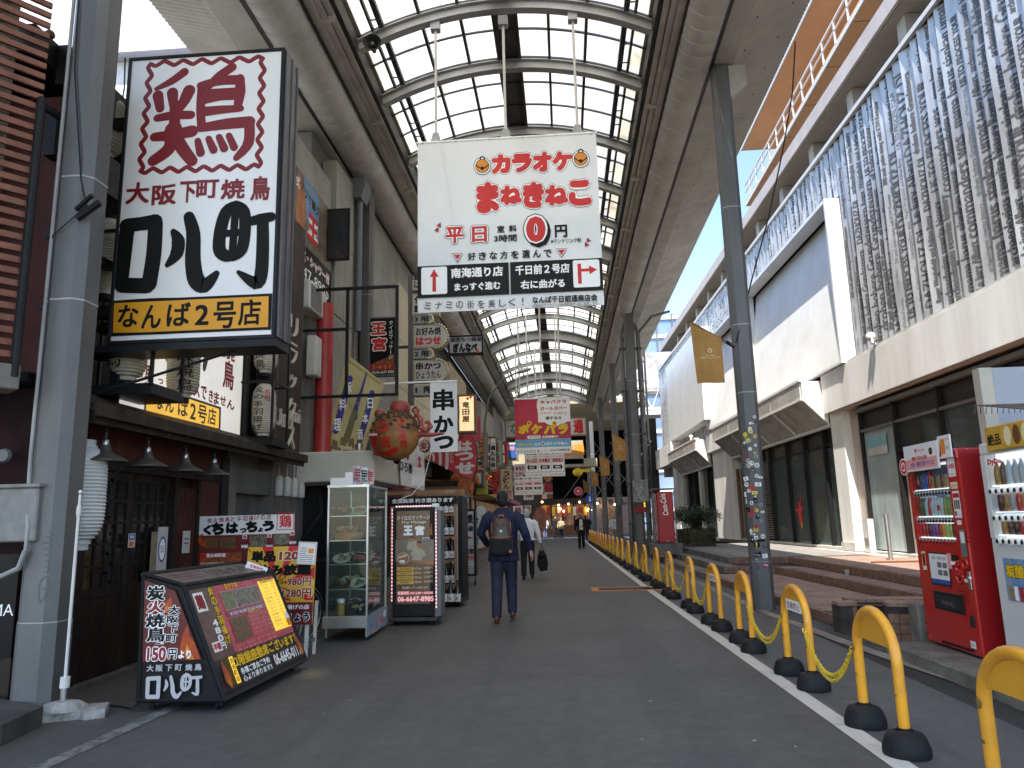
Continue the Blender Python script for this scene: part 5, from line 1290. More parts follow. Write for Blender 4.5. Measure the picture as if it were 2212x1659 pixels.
mbx = thing('meter_box', 'weathered grey meter box left of the thick pole', 'meter box', (-4.14, 5.76, 1.32), 0)
bx('box', M('weathered_box', (0.26, 0.25, 0.24), 0.6, var=0.2, scale=4), mbx, -0.42, 0.0, -0.14, 0.0, 0, 0.42, 0.012); bx('lid', MATS['weathered_box'], mbx, -0.44, 0.02, -0.16, 0.0, 0.42, 0.45, 0.006)
struct('stone_step', MB().prism([(-3.86, 5.5), (-4.6, 5.85), (-8.0, 1.6), (-5.0, 2.0), (-3.78, 5.0)], 'z', -0.02, 0.14), M('dark_step_stone', (0.07, 0.065, 0.06), 0.7, var=0.3, scale=3))
struct('shop_pavement', MB().box(-9, -4.6, -8, 60, -0.3, 0.03), M('shop_pavement', (0.12, 0.115, 0.11), 0.8, var=0.2))
struct('shop_threshold', MB().box(-4.6, -4.34, 6.2, 12.6, 0.0, 0.05), M('threshold_stone', (0.14, 0.13, 0.12), 0.8, var=0.25))
wbld = thing('white_rear_building', 'tall rough white rendered building rising behind the restaurant', 'building', (0, 0, 0))
bx('wall', M('rough_white_render', (0.80, 0.80, 0.79), 0.85, var=0.10, scale=3, bump=1.0, bscale=9), wbld, -16, -5.6, 13.2, 14.2, 2, 18)
bx('cornice', M('shaded_white_render', (0.5, 0.5, 0.58), 0.8, var=0.05), wbld, -16, -5.6, 12.9, 13.2, 10.9, 12.2)  # lavender colour stands for shade on the white render
tt = tag(MB().tube([(-8.6, 13.1, 11.6), (-8.65, 13.1, 11.0), (-8.6, 13.08, 10.2), (-8.7, 13.1, 9.3), (-8.68, 13.1, 8.5)], 0.018, 6).build('hanging_cable', m_blkmet), 'thin cables dangling down the white rendered wall', 'cable')
for i, (a, b) in enumerate((((-7.5, 8, 8.6), (-5.0, 5.4, 7.6)), ((-7.4, 8, 9.2), (-5.2, 5.4, 6.9)), ((-7.0, 8, 8.2), (-5.0, 5.6, 7.2)))):
    o = MB().tube([a, ((a[0]+b[0])/2, (a[1]+b[1])/2, (a[2]+b[2])/2-0.25), b], 0.009, 5).build('overhead_wire', m_blkmet); tag(o, ('lowest', 'topmost', 'middle')[i]+' thin black overhead wire between the slat screen and the thick pole', 'wire', 'wires at the upper left')
t = thing('insulator_knot', 'dark tangle of insulators on the wires beside the slat screen', 'wire joint', gy(108, 75, 6.4)); MB().ball((0,0,0), 0.05, 8, 6).build('insulator', m_brown, t); MB().ball((0.02,0,-0.1), 0.04, 8, 6).build('insulator', m_blkmet, t); MB().tube([(0,0,-0.1), (0.05,0.02,-0.3), (0.0,0,-0.45)], 0.01, 5).build('loop', m_blkmet, t)
# ================================================================ hanging banners
m_cloth = M('banner_vinyl', (0.84, 0.84, 0.83), 0.45, var=0.02, scale=1, bump=0.5, bscale=2.2, dirt=(0.8, 0.8, 0.79))
m_char = M('banner_charcoal', '#1c1b1a', 0.45, var=0.05, scale=2)
m_bred = M('banner_red', '#d0181a', 0.45, var=0.03)
def hang_banner(label, Y, x0, x1, z0, z1, rods, face=m_cloth, group='hanging street banners', ztop=9.7):
    w, h = x1-x0, z1-z0
    t = thing('hanging_banner', label, 'banner', (x0, Y, z0), 0, group)
    bx('cloth', face, t, 0, w, 0.0, 0.012, 0, h)
    MB().tube([(-0.02, 0.006, h-0.01), (w+0.02, 0.006, h-0.01)], 0.022, 8).build('top_bar', m_white, t, smooth=True)
    for r_ in rods:
        rr_ = r_ if isinstance(r_, tuple) else (r_, r_)
        mb = MB(); mb.tube([(rr_[0]-x0, 0.03, h+0.14), (rr_[1]-x0, 0.03, ztop-z0)], 0.022 if Y < 15 else 0.03, 10)
        mb.build('hanging_rod', m_wtrim, t, smooth=True)
        if Y < 15:
            MB().hexa([(rr_[0]-x0-0.09, 0.0, h+0.0), (rr_[0]-x0+0.09, 0.0, h), (rr_[0]-x0+0.09, 0.06, h), (rr_[0]-x0-0.09, 0.06, h), (rr_[0]-x0-0.045, 0.0, h+0.16), (rr_[0]-x0+0.045, 0, h+0.16), (rr_[0]-x0+0.045, 0.06, h+0.16), (rr_[0]-x0-0.045, 0.06, h+0.16)]).build('clamp', m_archst, t)
            bx('clamp', m_archst, t, rr_[1]-x0-0.08, rr_[1]-x0+0.08, -0.04, 0.1, ztop-z0-0.12, ztop-z0+0.05)
    for k in range(6): MB().cyl(w*(0.03+k*0.188), -0.002, h-0.03, h-0.012, 0.012, 8).build('eyelet', m_steel, t)
    return t
Y1 = 11.3
q0 = gy(902, 308, Y1); q1 = gy(1303, 663, Y1); X0, X1, Z0, Z1 = -2.235, 0.728, gy(905, 676, Y1).z, q0.z
kb = hang_banner('large white karaoke banner with red lettering and black direction boxes hung from the arcade roof', Y1, X0, X1, Z0, Z1, [(-1.93, -1.93), (-0.76, -0.76), (0.43, 0.43)], ztop=9.85)
tr = Trace(kb, (1030, 320, 3.456), 'y', Y1, (X0, Y1, Z0), 0.0005, -0.001)
def outl(ch, x0, y0, x1, y1, b=0.075):
    tr.T(ch, x0-17, y0-17, x1+17, y1+17, m_char, b+0.07); tr.T(ch, x0-13, y0-13, x1+13, y1+13, m_white, b+0.055); tr.T(ch, x0-5, y0-5, x1+5, y1+5, m_bred, b)
for ch, x0, x1, y0, y1 in (('カ', 690, 850, 230, 390), ('ラ', 865, 1035, 225, 380), ('オ', 1045, 1205, 210, 375), ('ケ', 1215, 1385, 205, 365)): outl(ch, x0, y0, x1, y1)
for ch, x0, x1, y0, y1 in (('ま', 560, 750, 470, 735), ('ね', 765, 945, 500, 660), ('き', 960, 1140, 470, 690), ('ね', 1150, 1345, 495, 665), ('こ', 1355, 1545, 455, 670)): outl(ch, x0, y0, x1, y1)
for (cx, cy) in ((608, 330), (1458, 268)):
    tr.D(cx, cy, 76, m_char); tr.D(cx, cy, 71, m_white); tr.D(cx, cy-62, 24, m_char); tr.D(cx, cy-62, 12, m_white); tr.D(cx, cy, 60, m_char); tr.D(cx, cy, 54, m_orange)
    tr.S([(cx-54, cy-6), (cx, cy+24), (cx+54, cy-10)], 10, m_char); tr.D(cx, cy+20, 16, m_char)
for ch, x0, x1, y0, y1 in (('平', 295, 445, 860, 995), ('日', 522, 645, 855, 985)): outl(ch, x0, y0, x1, y1, 0.035)
tr.T('室', 735, 845, 800, 905, m_char, 0.03); tr.T('料', 838, 840, 905, 902, m_char, 0.03); tr.T('3時間', 708, 922, 906, 985, m_char, 0.025)
tr.T('0', 985, 765, 1200, 1035, m_char, 0.09); tr.T('0', 958, 740, 1180, 1010, m_char, 0.09); tr.T('0', 966, 748, 1172, 1002, m_white, 0.085); tr.T('0', 985, 765, 1155, 990, m_bred, 0.06)
tr.T('円', 1232, 838, 1342, 948, m_char, 0.035); tr.T('※ワンドリンク制', 1200, 956, 1460, 996, m_char, 0.014)
for ch, x, y in zip('好きな方を選んで', (517, 610, 703, 795, 890, 985, 1078, 1172), (1112, 1108, 1104, 1100, 1096, 1092, 1088, 1086)): tr.T(ch, x-34, y-34, x+34, y+34, m_char, 0.025)
for (a, b) in ((394, 1122), (1292, 1080)):
    tr.P([(a-48, b-35), (a+48, b-38), (a, b+42)], m_char); tr.P([(a-42, b-31), (a+42, b-34), (a, b+34)], m_white); tr.P([(a-32, b-25), (a+32, b-28), (a, b+22)], m_bred)
for (a, b, s_) in ((232, 840, 1), (212, 880, 1), (1528, 970, -1), (1512, 1008, -1)):
    tr.P([(a-20*s_, b+8), (a+16*s_, b-20), (a+20*s_, b+20)], m_char); tr.P([(a-12*s_, b+7), (a+12*s_, b-12), (a+15*s_, b+14)], m_bred)
w, h = X1-X0, Z1-Z0
za, zb2 = tr.m(800, 1165)[1], tr.m(800, 1440)[1]
xm = tr.m(845, 1300)[0]
tr.rect(0, zb2, xm-0.012, za, m_char); tr.rect(xm+0.012, zb2, w, za, m_char)
tr.rrect(*tr.bxm(82, 1205, 305, 1440), 0.03, m_white); tr.rrect(*tr.bxm(1392, 1143, 1622, 1378), 0.03, m_white)
tr.P([(178, 1418), (210, 1417), (208, 1290), (232, 1288), (192, 1222), (155, 1292), (180, 1291)], m_bred)
tr.P([(1436, 1350), (1468, 1348), (1464, 1245), (1532, 1242), (1534, 1268), (1600, 1226), (1528, 1192), (1530, 1215), (1462, 1219), (1460, 1176), (1428, 1178)], m_bred)
tr.T('南海通り店', 338, 1205, 788, 1292, m_white, 0.035); tr.T('まっすぐ進む', 368, 1335, 765, 1405, m_white, 0.035); tr.T('千日前２号店', 892, 1180, 1362, 1265, m_white, 0.035); tr.T('右に曲がる', 938, 1312, 1322, 1388, m_white, 0.035)
for ch, x, y in zip('ミナミの街を美しく！', (137, 232, 322, 412, 508, 598, 690, 785, 866, 958), (1540, 1536, 1532, 1530, 1526, 1524, 1518, 1514, 1508, 1502)): tr.T(ch, x-(30 if ch != '！' else 6), y-32, x+(30 if ch != '！' else 6), y+32, m_char, 0.0)
tr.T('なんば千日前通商店会', 1040, 1448, 1602, 1508, m_char, 0.03); tr.T('協賛金はアーケードの維持管理の一部に使用します。', 1040, 1512, 1615, 1545, m_grey, 0.0)
tr.done()
m_brose = M('banner_rose', '#c22a4a', 0.45, var=0.04, scale=2); m_bsky = M('banner_sky', '#69b2d6', 0.45, var=0.03)
Y2 = 24.4; a = gy(1111, 862, Y2); b = gy(1235, 978, Y2)
X0, X1, Z0, Z1 = a.x, b.x, b.z, a.z; h = Z1-Z0; w = X1-X0
b2 = hang_banner('rose, white and sky blue banner with big yellow katakana hung farther down the arcade', Y2, X0, X1, Z0, Z1, [X0+0.18, (X0+X1)/2, X1-0.3], m_brose, ztop=9.9)
tr = Trace(b2, (1250, 950, 5.53), 'y', Y2, (X0, Y2, Z0), 0.001, -0.001)
cx, cz = w*0.74, h*0.86
pts = [(cx+0.62*cos(t_*2*pi/28), min(h-0.005, cz+0.70*sin(t_*2*pi/28))) for t_ in range(28)]
pts = [(min(w-0.005, x), z) for x, z in pts]; tr.poly(pts, m_white); tr.rect(w*0.45, h*0.86, w-0.005, h-0.005, m_white); tr.rect(w*0.42, h*0.56, w-0.005, h*0.86, m_white)
tr.T('キャバクラ', 555, 275, 915, 330, m_brose, 0.04); tr.T('ガールズバー', 555, 362, 920, 415, m_brose, 0.04); tr.T('スナック', 560, 440, 705, 475, m_brose, 0.02); tr.T('コンカフェ', 735, 440, 925, 475, m_brose, 0.02); tr.T('探すなら', 630, 500, 850, 548, m_char, 0.035)
for ch, x0, x1 in (('ポ', 235, 405), ('ケ', 420, 580), ('パ', 595, 775), ('ラ', 790, 940)): tr.T(ch, x0, 605, x1, 755, m_char, 0.09, skew=0.12); tr.T(ch, x0+4, 609, x1-4, 751, m_yel, 0.075, skew=0.12)
for cx in (405, 753): tr.D(cx, 600, 33, m_yel); tr.D(cx, 600, 17, m_red)
tr.rrect(*tr.bxm(378, 768, 565, 812), 0.03, m_white); tr.T('ポケパラ Q', 398, 776, 545, 803, m_brose, 0.03); tr.T('全国展開中！', 580, 765, 805, 803, m_white, 0.03)
tr.rect(0, h*0.115, w, h*0.26, m_bsky); tr.T('稼げる求人', 252, 872, 470, 912, m_yel, 0.02); tr.T('なら', 478, 868, 552, 908, m_white, 0.03); tr.D(597, 880, 27, m_white); tr.D(597, 880, 17, m_brose); tr.T('ポケパラ体入', 630, 855, 938, 900, m_white, 0.03)
tr.rect(0, 0, w, h*0.115, m_cloth); tr.T('ミナミの街を美しく！', 235, 965, 660, 1005, m_char, 0.0); tr.T('なんば千日前通商店会', 690, 950, 962, 983, m_char, 0.02)
tr.done()
m_bpink = M('banner_pale_pink', '#e6cfcf', 0.5, var=0.03)
def triple(Y, px0, px1, py0, py1, label):
    a = gy(px0, py0, Y); b = gy(px1, py1, Y); X0, X1, Z0, Z1 = a.x, b.x, b.z, a.z; w, h = X1-X0, Z1-Z0
    t = hang_banner(label, Y, X0, X1, Z0, Z1, [X0+0.2, X1-0.2], m_bpink, ztop=9.9)
    pr = Print(t, -0.001, 0.0015); pr.rect(0, 0, w, h*0.09, m_white)
    pr.text('ミナミの街を美しく！', w*0.05, h*0.02, w*0.55, h*0.07, m_grey, 0.0); pr.text('なんば千日前通商店会', w*0.6, h*0.02, w*0.97, h*0.06, m_char, 0.01)
    cols = ((w*0.02, 'なんば店', -1), (w*0.345, '日本橋店', -1), (w*0.67, '道頓堀店', 1))
    for x, nm, d in cols:
        pr.rect(x, h*0.11, x+w*0.31, h*0.58, m_white); pr.text('萌える綺麗！' if d < 0 and x < w*0.1 else ('近くで便利！' if d < 0 else '和モダンな！'), x+w*0.02, h*0.49, x+w*0.29, h*0.55, m_char, 0.03)
        pr.text('グローバル旗艦店', x+w*0.03, h*0.43, x+w*0.28, h*0.465, m_red, 0.0); pr.text(nm, x+w*0.02, h*0.31, x+w*0.29, h*0.41, m_red, 0.04)
        c = x+w*0.155; L_ = w*0.12
        pr.poly([(c+d*L_, h*0.21), (c+d*L_*0.6, h*0.29), (c+d*L_*0.6, h*0.25), (c-d*L_, h*0.25), (c-d*L_, h*0.17), (c+d*L_*0.6, h*0.17), (c+d*L_*0.6, h*0.13)], m_char); pr.text('徒歩5分', c-L_*0.55, h*0.185, c+L_*0.55, h*0.235, m_white, 0.03)
    pr.text('あなたの選ぶ', w*0.06, h*0.8, w*0.7, h*0.93, m_char, 0.03); pr.text('くらし方', w*0.06, h*0.63, w*0.5, h*0.76, m_char, 0.03)
    for k in range(4): pr.disc(w*(0.12+k*0.26), h*0.62, w*0.05, m_brown if k % 2 else M('portrait_skin', '#d6a08c', 0.5, var=0), 12)
    pr.disc(w*0.75, h*0.88, w*0.06, m_red, 12); pr.done(); return t
triple(30.0, 1132, 1221, 935, 1028, 'pale direction banner with three arrows hanging behind the rose banner')
triple(36.0, 1110, 1173, 1003, 1068, 'farthest pale pink direction banner with arrows, lower left of the others')

# ================================================================ projecting signs down the left side
C4 = (700, 700, 3.01667)
t = thing('empty_sign_frame', 'empty black steel sign frame projecting over the red columns', 'sign frame', (0, 12.0, 0)); b_ = 0.035
for x in (-3.62, -2.76): bx('post', m_blkmet, t, x, x+0.05, 0, 0.05, 3.5 if x > -3 else 3.5, 5.42)
for z, xe in ((5.38, -2.76), (4.66, -3.62), (3.5, -2.76)): bx('rail', m_blkmet, t, -4.4, xe, 0.0, 0.05, z, z+0.045)
yy = 12.7
P4 = [gy(*p, yy) for p in ((750, 765), (828, 827), (781, 986), (699, 971))]
t = thing('leaning_sake_sign', 'pale yellow leaning sign with blue vertical bands reading pork dishes and sake', 'shop sign', (P4[3].x, yy, P4[3].z)); o = P4[3]
V = [(p.x-o.x, p.z-o.z) for p in P4]
MB().prism([V[3], V[2], V[1], V[0]], 'y', 0, 0.12).build('board', M('pale_yellow_board', '#cdbf86', 0.5, var=0.08, scale=4), t)
pr = Trace(t, C4, 'y', yy, (o.x, yy, o.z), 0.0006, -0.001); mbl = M('indigo_band', '#3f3f8c', 0.5, var=0.08); mol = M('olive_print', '#75704a', 0.5, var=0.1)
lite = M('band_line', '#a99b62', 0.5, var=0)
for k in range(14): pr.S([(500+k*6, 620+k*10), (360+k*6, 1180+k*4)] if k < 5 else [(505+k*12, 690+k*14), (440+k*12, 1010+k*12)], 3, lite, 'print')
for k in range(9): pr.S([(470+k*8, 870+k*8), (560, 900+k*20)], 2.5, lite, 'print')
pr.P([(512, 590), (765, 775), (758, 795), (505, 612)], lite); pr.P([(340, 1240), (610, 1300), (605, 1318), (335, 1262)], mol)
pr.S([(525, 745), (470, 950), (420, 1140)], [52, 54, 46], mbl, 'print'); pr.S([(695, 850), (650, 1040), (600, 1215)], [40, 46, 44], mbl, 'print')
pr.S([(655, 700), (610, 850), (575, 960), (560, 1040)], [10, 24, 34, 50], mbl, 'print'); pr.S([(562, 1000), (530, 1110), (500, 1205)], [44, 48, 56], mol, 'print'); pr.disc(*pr.m(585, 930), 0.03, mol)
for k in range(5): pr.P([(330+k*62, 1260-(k*9) % 25), (375+k*62, 1270-(k*7) % 20), (372+k*62, 1180+(k*37) % 50), (335+k*62, 1175+(k*23) % 40)], mol)
for ch, x, y in zip('豚料理', (515, 475, 435), (815, 940, 1090)): pr.T(ch, x-27, y-46, x+27, y+46, m_white, 0.02)
for ch, x, y in zip('日本酒', (682, 645, 605), (930, 1045, 1165)): pr.T(ch, x-21, y-40, x+21, y+40, m_white, 0.02)
pr.T('風の物語', 460, 1252, 545, 1288, m_cream, 0.02); pr.done()
t = thing('spot_lamp', 'silver bullet spot lamp standing on the cream canopy corner', 'lamp', gy(776, 985, 12.2)); MB().lathe([(0.0, 0.0), (0.05, 0.02), (0.07, 0.1), (0.075, 0.2), (0.05, 0.21), (0, 0.2)], n=16).build('lamp_head', m_chrome, t, smooth=True, loc=(0, 0, 0)); MB().tube([(0, 0, 0), (-0.03, 0, -0.13)], 0.02, 8).build('stem', m_blkmet, t)
t = thing('spot_lamp', 'black and white spot lamp below the takoyaki ball', 'lamp', gy(857, 998, 12.8)); MB().lathe([(0.0, 0.0), (0.06, 0.02), (0.075, 0.1), (0.07, 0.2), (0, 0.21)], n=16).build('lamp_head', m_blkmet, t, smooth=True, rot=(1.0, 0.4, 0)); MB().lathe([(0.0, 0.0), (0.05, 0.01), (0.0, 0.02)], n=14).build('lens', m_white, t, loc=(-0.04, -0.1, 0.12), rot=(1.0, 0.4, 0))
yb_ = 11.9; c = gy(852, 942, yb_)
t = thing('takoyaki_sign', 'giant takoyaki ball shop sign with a pink octopus climbing over it', 'shop sign', c)
R_ = 0.41
MB().ball((0, 0, 0), (R_, 0.30, R_*0.98), 32, 20).build('ball', M('takoyaki_crust', (0.36, 0.17, 0.05), 0.5, var=0.3, scale=4, bump=0.3, bscale=14, dirt=(0.16, 0.06, 0.02)), t, smooth=True)
m_sauce = M('dark_sauce', (0.045, 0.02, 0.012), 0.35, var=0.4, scale=14, bump=1.0, bscale=30, dirt=(0.12, 0.09, 0.05))
mb = MB(); rr = random.Random(11)
for k in range(150):
    a = rr.uniform(-2.7, 0.9); e = rr.uniform(0.25, 1.45) if a < 0 else rr.uniform(0.55, 1.45)
    if a < -1.9: e = rr.uniform(-0.1, 1.3)
    x = R_*cos(e)*cos(a); yv = 0.3*cos(e)*sin(a); z = R_*sin(e); mb.ball((x*1.01, yv*1.02, z*1.01), (rr.uniform(0.02, 0.05), 0.016, rr.uniform(0.012, 0.035)), 6, 4)
mb.build('sauce_flakes', m_sauce, t)['kind'] = 'stuff'
m_octo = M('octopus_red', (0.36, 0.06, 0.045), 0.45, var=0.2, scale=8, bump=0.2)
MB().lathe([(0.0, 0.30), (0.1, 0.31), (0.16, 0.37), (0.17, 0.46), (0.13, 0.54), (0.06, 0.57), (0, 0.575)], n=20).build('octopus_head', m_octo, t, smooth=True, loc=(0.08, 0.05, 0.02))
MB().ball((-0.26, 0.06, 0.38), (0.09, 0.07, 0.08), 12, 8).build('octopus_arm', m_octo, t, smooth=True)
mb = MB(); pts = [(0.32, 0.0, 0.28), (0.4, -0.02, 0.40), (0.36, -0.02, 0.47), (0.30, -0.02, 0.42), (0.36, -0.02, 0.36), (0.44, -0.02, 0.26), (0.44, -0.02, 0.12), (0.52, 0, 0.07), (0.60, 0, 0.14), (0.56, 0, 0.22), (0.50, 0, 0.20)]
mb.tube(pts, [0.02, 0.028, 0.03, 0.02, 0.03, 0.045, 0.05, 0.05, 0.045, 0.035, 0.02], 10); mb.build('octopus_arm', m_octo, t, smooth=True)
MB().tube([(0.3, 0.05, -0.05), (0.44, 0, 0.02), (0.62, 0, 0.0), (0.82, 0, 0.02)], [0.06, 0.05, 0.035, 0.02], 10).build('octopus_arm', m_octo, t, smooth=True)
MB().ball((0.5, 0.0, -0.18), (0.095, 0.08, 0.11), 14, 9).build('octopus_arm', M('dark_octopus', (0.13, 0.035, 0.025), 0.4, var=0.3, scale=10), t, smooth=True)
mb = MB()
for k in range(9): a = k*0.7; mb.lathe([(0.016, 0), (0.02, -0.01), (0.01, -0.012)], n=8, axis='y', c=(0.5+0.06*cos(a), -0.065, -0.18+0.075*sin(a)))
for k, p in enumerate(pts[4:10]): mb.lathe([(0.012, 0), (0.016, -0.008), (0.008, -0.01)], n=8, axis='y', c=(p[0]+0.01, p[1]-0.045, p[2]))
mb.build('suckers', M('sucker_pink', (0.5, 0.25, 0.2), 0.5, var=0.1), t)['kind'] = 'stuff'
rr = random.Random(1)
TY = lambda x, z: -0.3*sqrt(max(0.02, 1-(x/R_)**2-(z/R_/0.98)**2))-0.012
def ball_text(ch, xc, zc, w, h, mat, bold=0.03):
    vs, fs, a0, a1, b0, b1 = text_mesh(ch, bold)
    for k, (dx, dz) in enumerate(((-bold, -bold), (bold, -bold), (-bold, bold), (bold, bold))):
        V = []
        for vx, vy in vs:
            x = xc+((vx-a0)/(a1-a0)-0.5+dx)*w; z = zc+((vy-b0)/(b1-b0)-0.5+dz)*h; V.append((x, TY(x, z)-0.001*k, z))
        MB().add(V, fs).build('lettering', mat, t)
mscar = M('scarlet_paint', (0.55, 0.02, 0.012), 0.4, var=0.05)
ball_text('ひ', -0.12, 0.12, 0.18, 0.17, mscar, 0.06); ball_text('し', -0.1, -0.17, 0.42, 0.3, mscar, 0.05); ball_text('名', -0.08, -0.12, 0.15, 0.17, mscar, 0.05)
for i, ch in enumerate('たこ焼き'): ball_text(ch, 0.15+i*0.02, 0.24-i*0.13, 0.10, 0.11, mscar, 0.05)
pr = Print(t, -0.30, 0.001); pr.rect(-0.37, -0.03, -0.2, 0.03, m_dred); pr.text('道楽寶船', -0.36, -0.02, -0.21, 0.02, m_white, 0.01); pr.done()
def trace_board(name, label, px, Y, depth, face, frame=None, fw=0.03, crop=C4, cat='shop sign'):
    (xa, ya, xb, yb) = px; a = gy(xa, (ya+yb)/2, Y); b = gy(xb, (ya+yb)/2, Y); tp = gy((xa+xb)/2, ya, Y); bt = gy((xa+xb)/2, yb, Y)
    o = (a.x, Y, bt.z); t = board(name, label, cat, o, 0, b.x-a.x, tp.z-bt.z, depth, face, frame, fw)
    return t, Trace(t, crop, 'y', Y, o, 0.0008, -0.0135 if frame is not None else -0.001), b.x-a.x, tp.z-bt.z
m_bkface = M('black_sign_face', '#141214', 0.35, var=0.1)
t, tr, w, h = trace_board('palace_sign', 'black vertical massage sign with red-edged white characters and a 3 4 5 F strip', (797, 685, 856, 812), 14.2, 0.15, m_bkface, m_steel, 0.025)
for ch, x0, x1, y0, y1 in (('王', 688, 800, 320, 415), ('宮', 695, 805, 435, 535)): tr.T(ch, x0-6, y0-6, x1+6, y1+6, m_white, 0.09); tr.T(ch, x0, y0, x1, y1, mscar, 0.05)
tr.P([(685, 640), (860, 560), (860, 640)], M('thai_glow', '#8a4a1c', 0.5, var=0.5, scale=12, dirt=(0.05, 0.02, 0.01))); tr.T('タイ式マッサージ', 822, 305, 852, 600, m_white, 0.01, True)
tr.R(678, 636, 868, 680, M('strip_red', '#8a1e1e', 0.5, var=0.05)); tr.T('3･4･5 F', 700, 642, 840, 672, m_orange, 0.01); tr.T('TEL06-6647-8985', 690, 685, 862, 706, m_white, 0.0); tr.done()
YT = 16.0; m_bulbs = M('cream_sign_edge', (0.42, 0.38, 0.28), 0.5, var=0.1); m_wface = M('sign_pale_face', (0.58, 0.57, 0.54), 0.35, var=0.05)
ft = thing('floor_sign_tower', 'tower of cream floor signs with rounded ends ringed by bulbs', 'shop sign', (0, YT, 0))
def lozenge(y0, y1, x0, x1, face, rows, bulbs=True, rnd=True):
    a = gy(x0, (y0+y1)/2, YT); b = gy(x1, (y0+y1)/2, YT); zt_ = gy(x0, y0, YT).z; zb_ = gy(x0, y1, YT).z; r_ = (zt_-zb_)/2
    if rnd: pts = [(a.x, zb_), (b.x-r_, zb_)] + [(b.x-r_+r_*sin(pi*k/10), (zt_+zb_)/2-r_*cos(pi*k/10)) for k in range(1, 10)] + [(b.x-r_, zt_), (a.x, zt_)]
    else: pts = [(a.x, zb_), (b.x, zb_), (b.x, zt_), (a.x, zt_)]
    mb = MB(); mb.prism(pts, 'y', 0, 0.25); o = mb.build('sign_case', m_bulbs, ft)
    cx = sum(p[0] for p in pts)/len(pts); cz = (zt_+zb_)/2
    mb = MB(); mb.prism([(cx+(x-cx)*0.93, cz+(z-cz)*0.86) for x, z in pts], 'y', -0.012, 0.0); mb.build('sign_face', face, ft)
    if bulbs and rnd:
        bb = None
        for k in range(13):
            x = b.x-r_+(r_-0.005)*sin(pi*k/12); z = cz-(r_-0.005)*cos(pi*k/12)
            if bb is None: bb = o = MB().ball((0, 0, 0), 0.028, 8, 5).build('bulb', m_cream, ft, smooth=True)
            else: o = bb.copy(); COL.objects.link(o)
            o.location = (x, -0.02, z)
    pr = Print(ft, -0.0125, 0.0008)
    n = len(rows); W = (b.x-a.x)
    for i, (txt, mat_, bo) in enumerate(rows):
        zz1 = zt_-(zt_-zb_)*(0.12+i*0.8/n); zz0 = zt_-(zt_-zb_)*(0.12+(i+0.86)*0.8/n)
        pr.text(txt, a.x+W*0.08, zz0, a.x+W*(0.8 if rnd else 0.92), zz1, mat_, bo)
    pr.done()
lozenge(605, 628, 890, 948, m_wface, [('はつせ', m_char, 0.03)], False, False); lozenge(634, 683, 890, 948, m_wface, [('個室', m_char, 0.02), ('鉄板焼', m_char, 0.04)], False, False)
lozenge(682, 700, 892, 936, M('grey_floor_face', (0.4, 0.42, 0.43), 0.4, var=0.05), [('3 階', m_char, 0.03)]); lozenge(702, 754, 892, 968, m_wface, [('お好み焼', m_char, 0.03), ('はつせ', m_bred, 0.05)])
lozenge(756, 776, 892, 936, MATS['grey_floor_face'], [('2 階', m_char, 0.03)]); lozenge(778, 826, 892, 968, m_wface, [('串かつ', m_char, 0.04), ('ひょうたん', m_char, 0.02)]); lozenge(833, 855, 893, 945, MATS['grey_floor_face'], [('1 階', m_char, 0.03)], True, False)
bx('sign_mast', m_steel, ft, -3.4, -3.28, 0.05, 0.2, 4.0, 7.0)
t, tr, w, h = trace_board('hotpot_sign', 'grey lit box sign for a private-room hotpot shop with brush lettering', (968, 724, 1044, 765), 17.5, 0.2, M('grey_lit_face', (0.42, 0.42, 0.43), 0.3, var=0.04), m_blkmet, 0.04)
tr.T('個室もつ鍋屋', 1285, 430, 1520, 465, m_char, 0.02); tr.T('ぎんなべ', 1305, 472, 1490, 545, m_char, 0.06); tr.R(1485, 530, 1503, 550, m_bred); tr.done()
bx('bracket_pole', m_dsteel, t, -1.3, 0.0, 0.1, 0.16, h*0.5, h*0.5+0.06)
t, tr, w, h = trace_board('kushikatsu_banner', 'white cloth banner with bold black vertical lettering hanging from a bracket', (929, 824, 988, 975), 13.0, 0.008, m_cloth, None, cat='banner')
for p, ws in (([(1150, 915), (1145, 860)], 0),): pass
tr.T('串', 1150, 822, 1312, 985, mk_, 0.035); tr.T('か', 1158, 1020, 1310, 1155, mk_, 0.04); tr.T('つ', 1160, 1175, 1310, 1275, mk_, 0.05); tr.done()
MB().tube([(-0.9, 0, h), (w, 0, h)], 0.018, 8).build('banner_pole', m_white, t); MB().tube([(0, 0, 0), (w, 0, 0)], 0.012, 6).build('bottom_bar', m_white, t)
o = MB().tube([gy(931, 978, 13.0), gy(915, 1040, 12.7), gy(890, 1068, 12.5), gy(865, 1078, 12.3)], 0.006, 5).build('tether_rope', m_white); tag(o, 'thin white rope tethering the cloth banner to the shop below', 'rope')
t, tr, w, h = trace_board('wooden_lantern_sign', 'glowing amber paper box sign in a brown wooden frame', (988, 852, 1028, 935), 18.0, 0.3, M('lit_paper', (0.80, 0.55, 0.30), 0.6, var=0.06, scale=3, emit=0.35), M('golden_wood', (0.24, 0.13, 0.06), 0.5, var=0.2, scale=6), 0.05)
tr.T('竜田屋', 1375, 915, 1430, 1075, m_char, 0.03, True); tr.T('肉鶏専科', 1345, 950, 1358, 1040, m_brown, 0.0, True); tr.D(1415, 895, 10, m_bred); tr.D(1438, 885, 9, m_bred); tr.done()
C5 = (1040, 1040, 6.3808)
YH = 15.5; o = gy(945, 990, YH)
t = thing('fan_sign', 'red triangular fish-shaped sign with white lettering and stripes', 'shop sign', o); tr = Trace(t, C5, 'y', YH, o, 0.0008)
outer = [(140, 655), (400, 530), (660, 385), (880, 265), (950, 440), (982, 650), (965, 850), (900, 1035), (640, 920), (400, 800)]
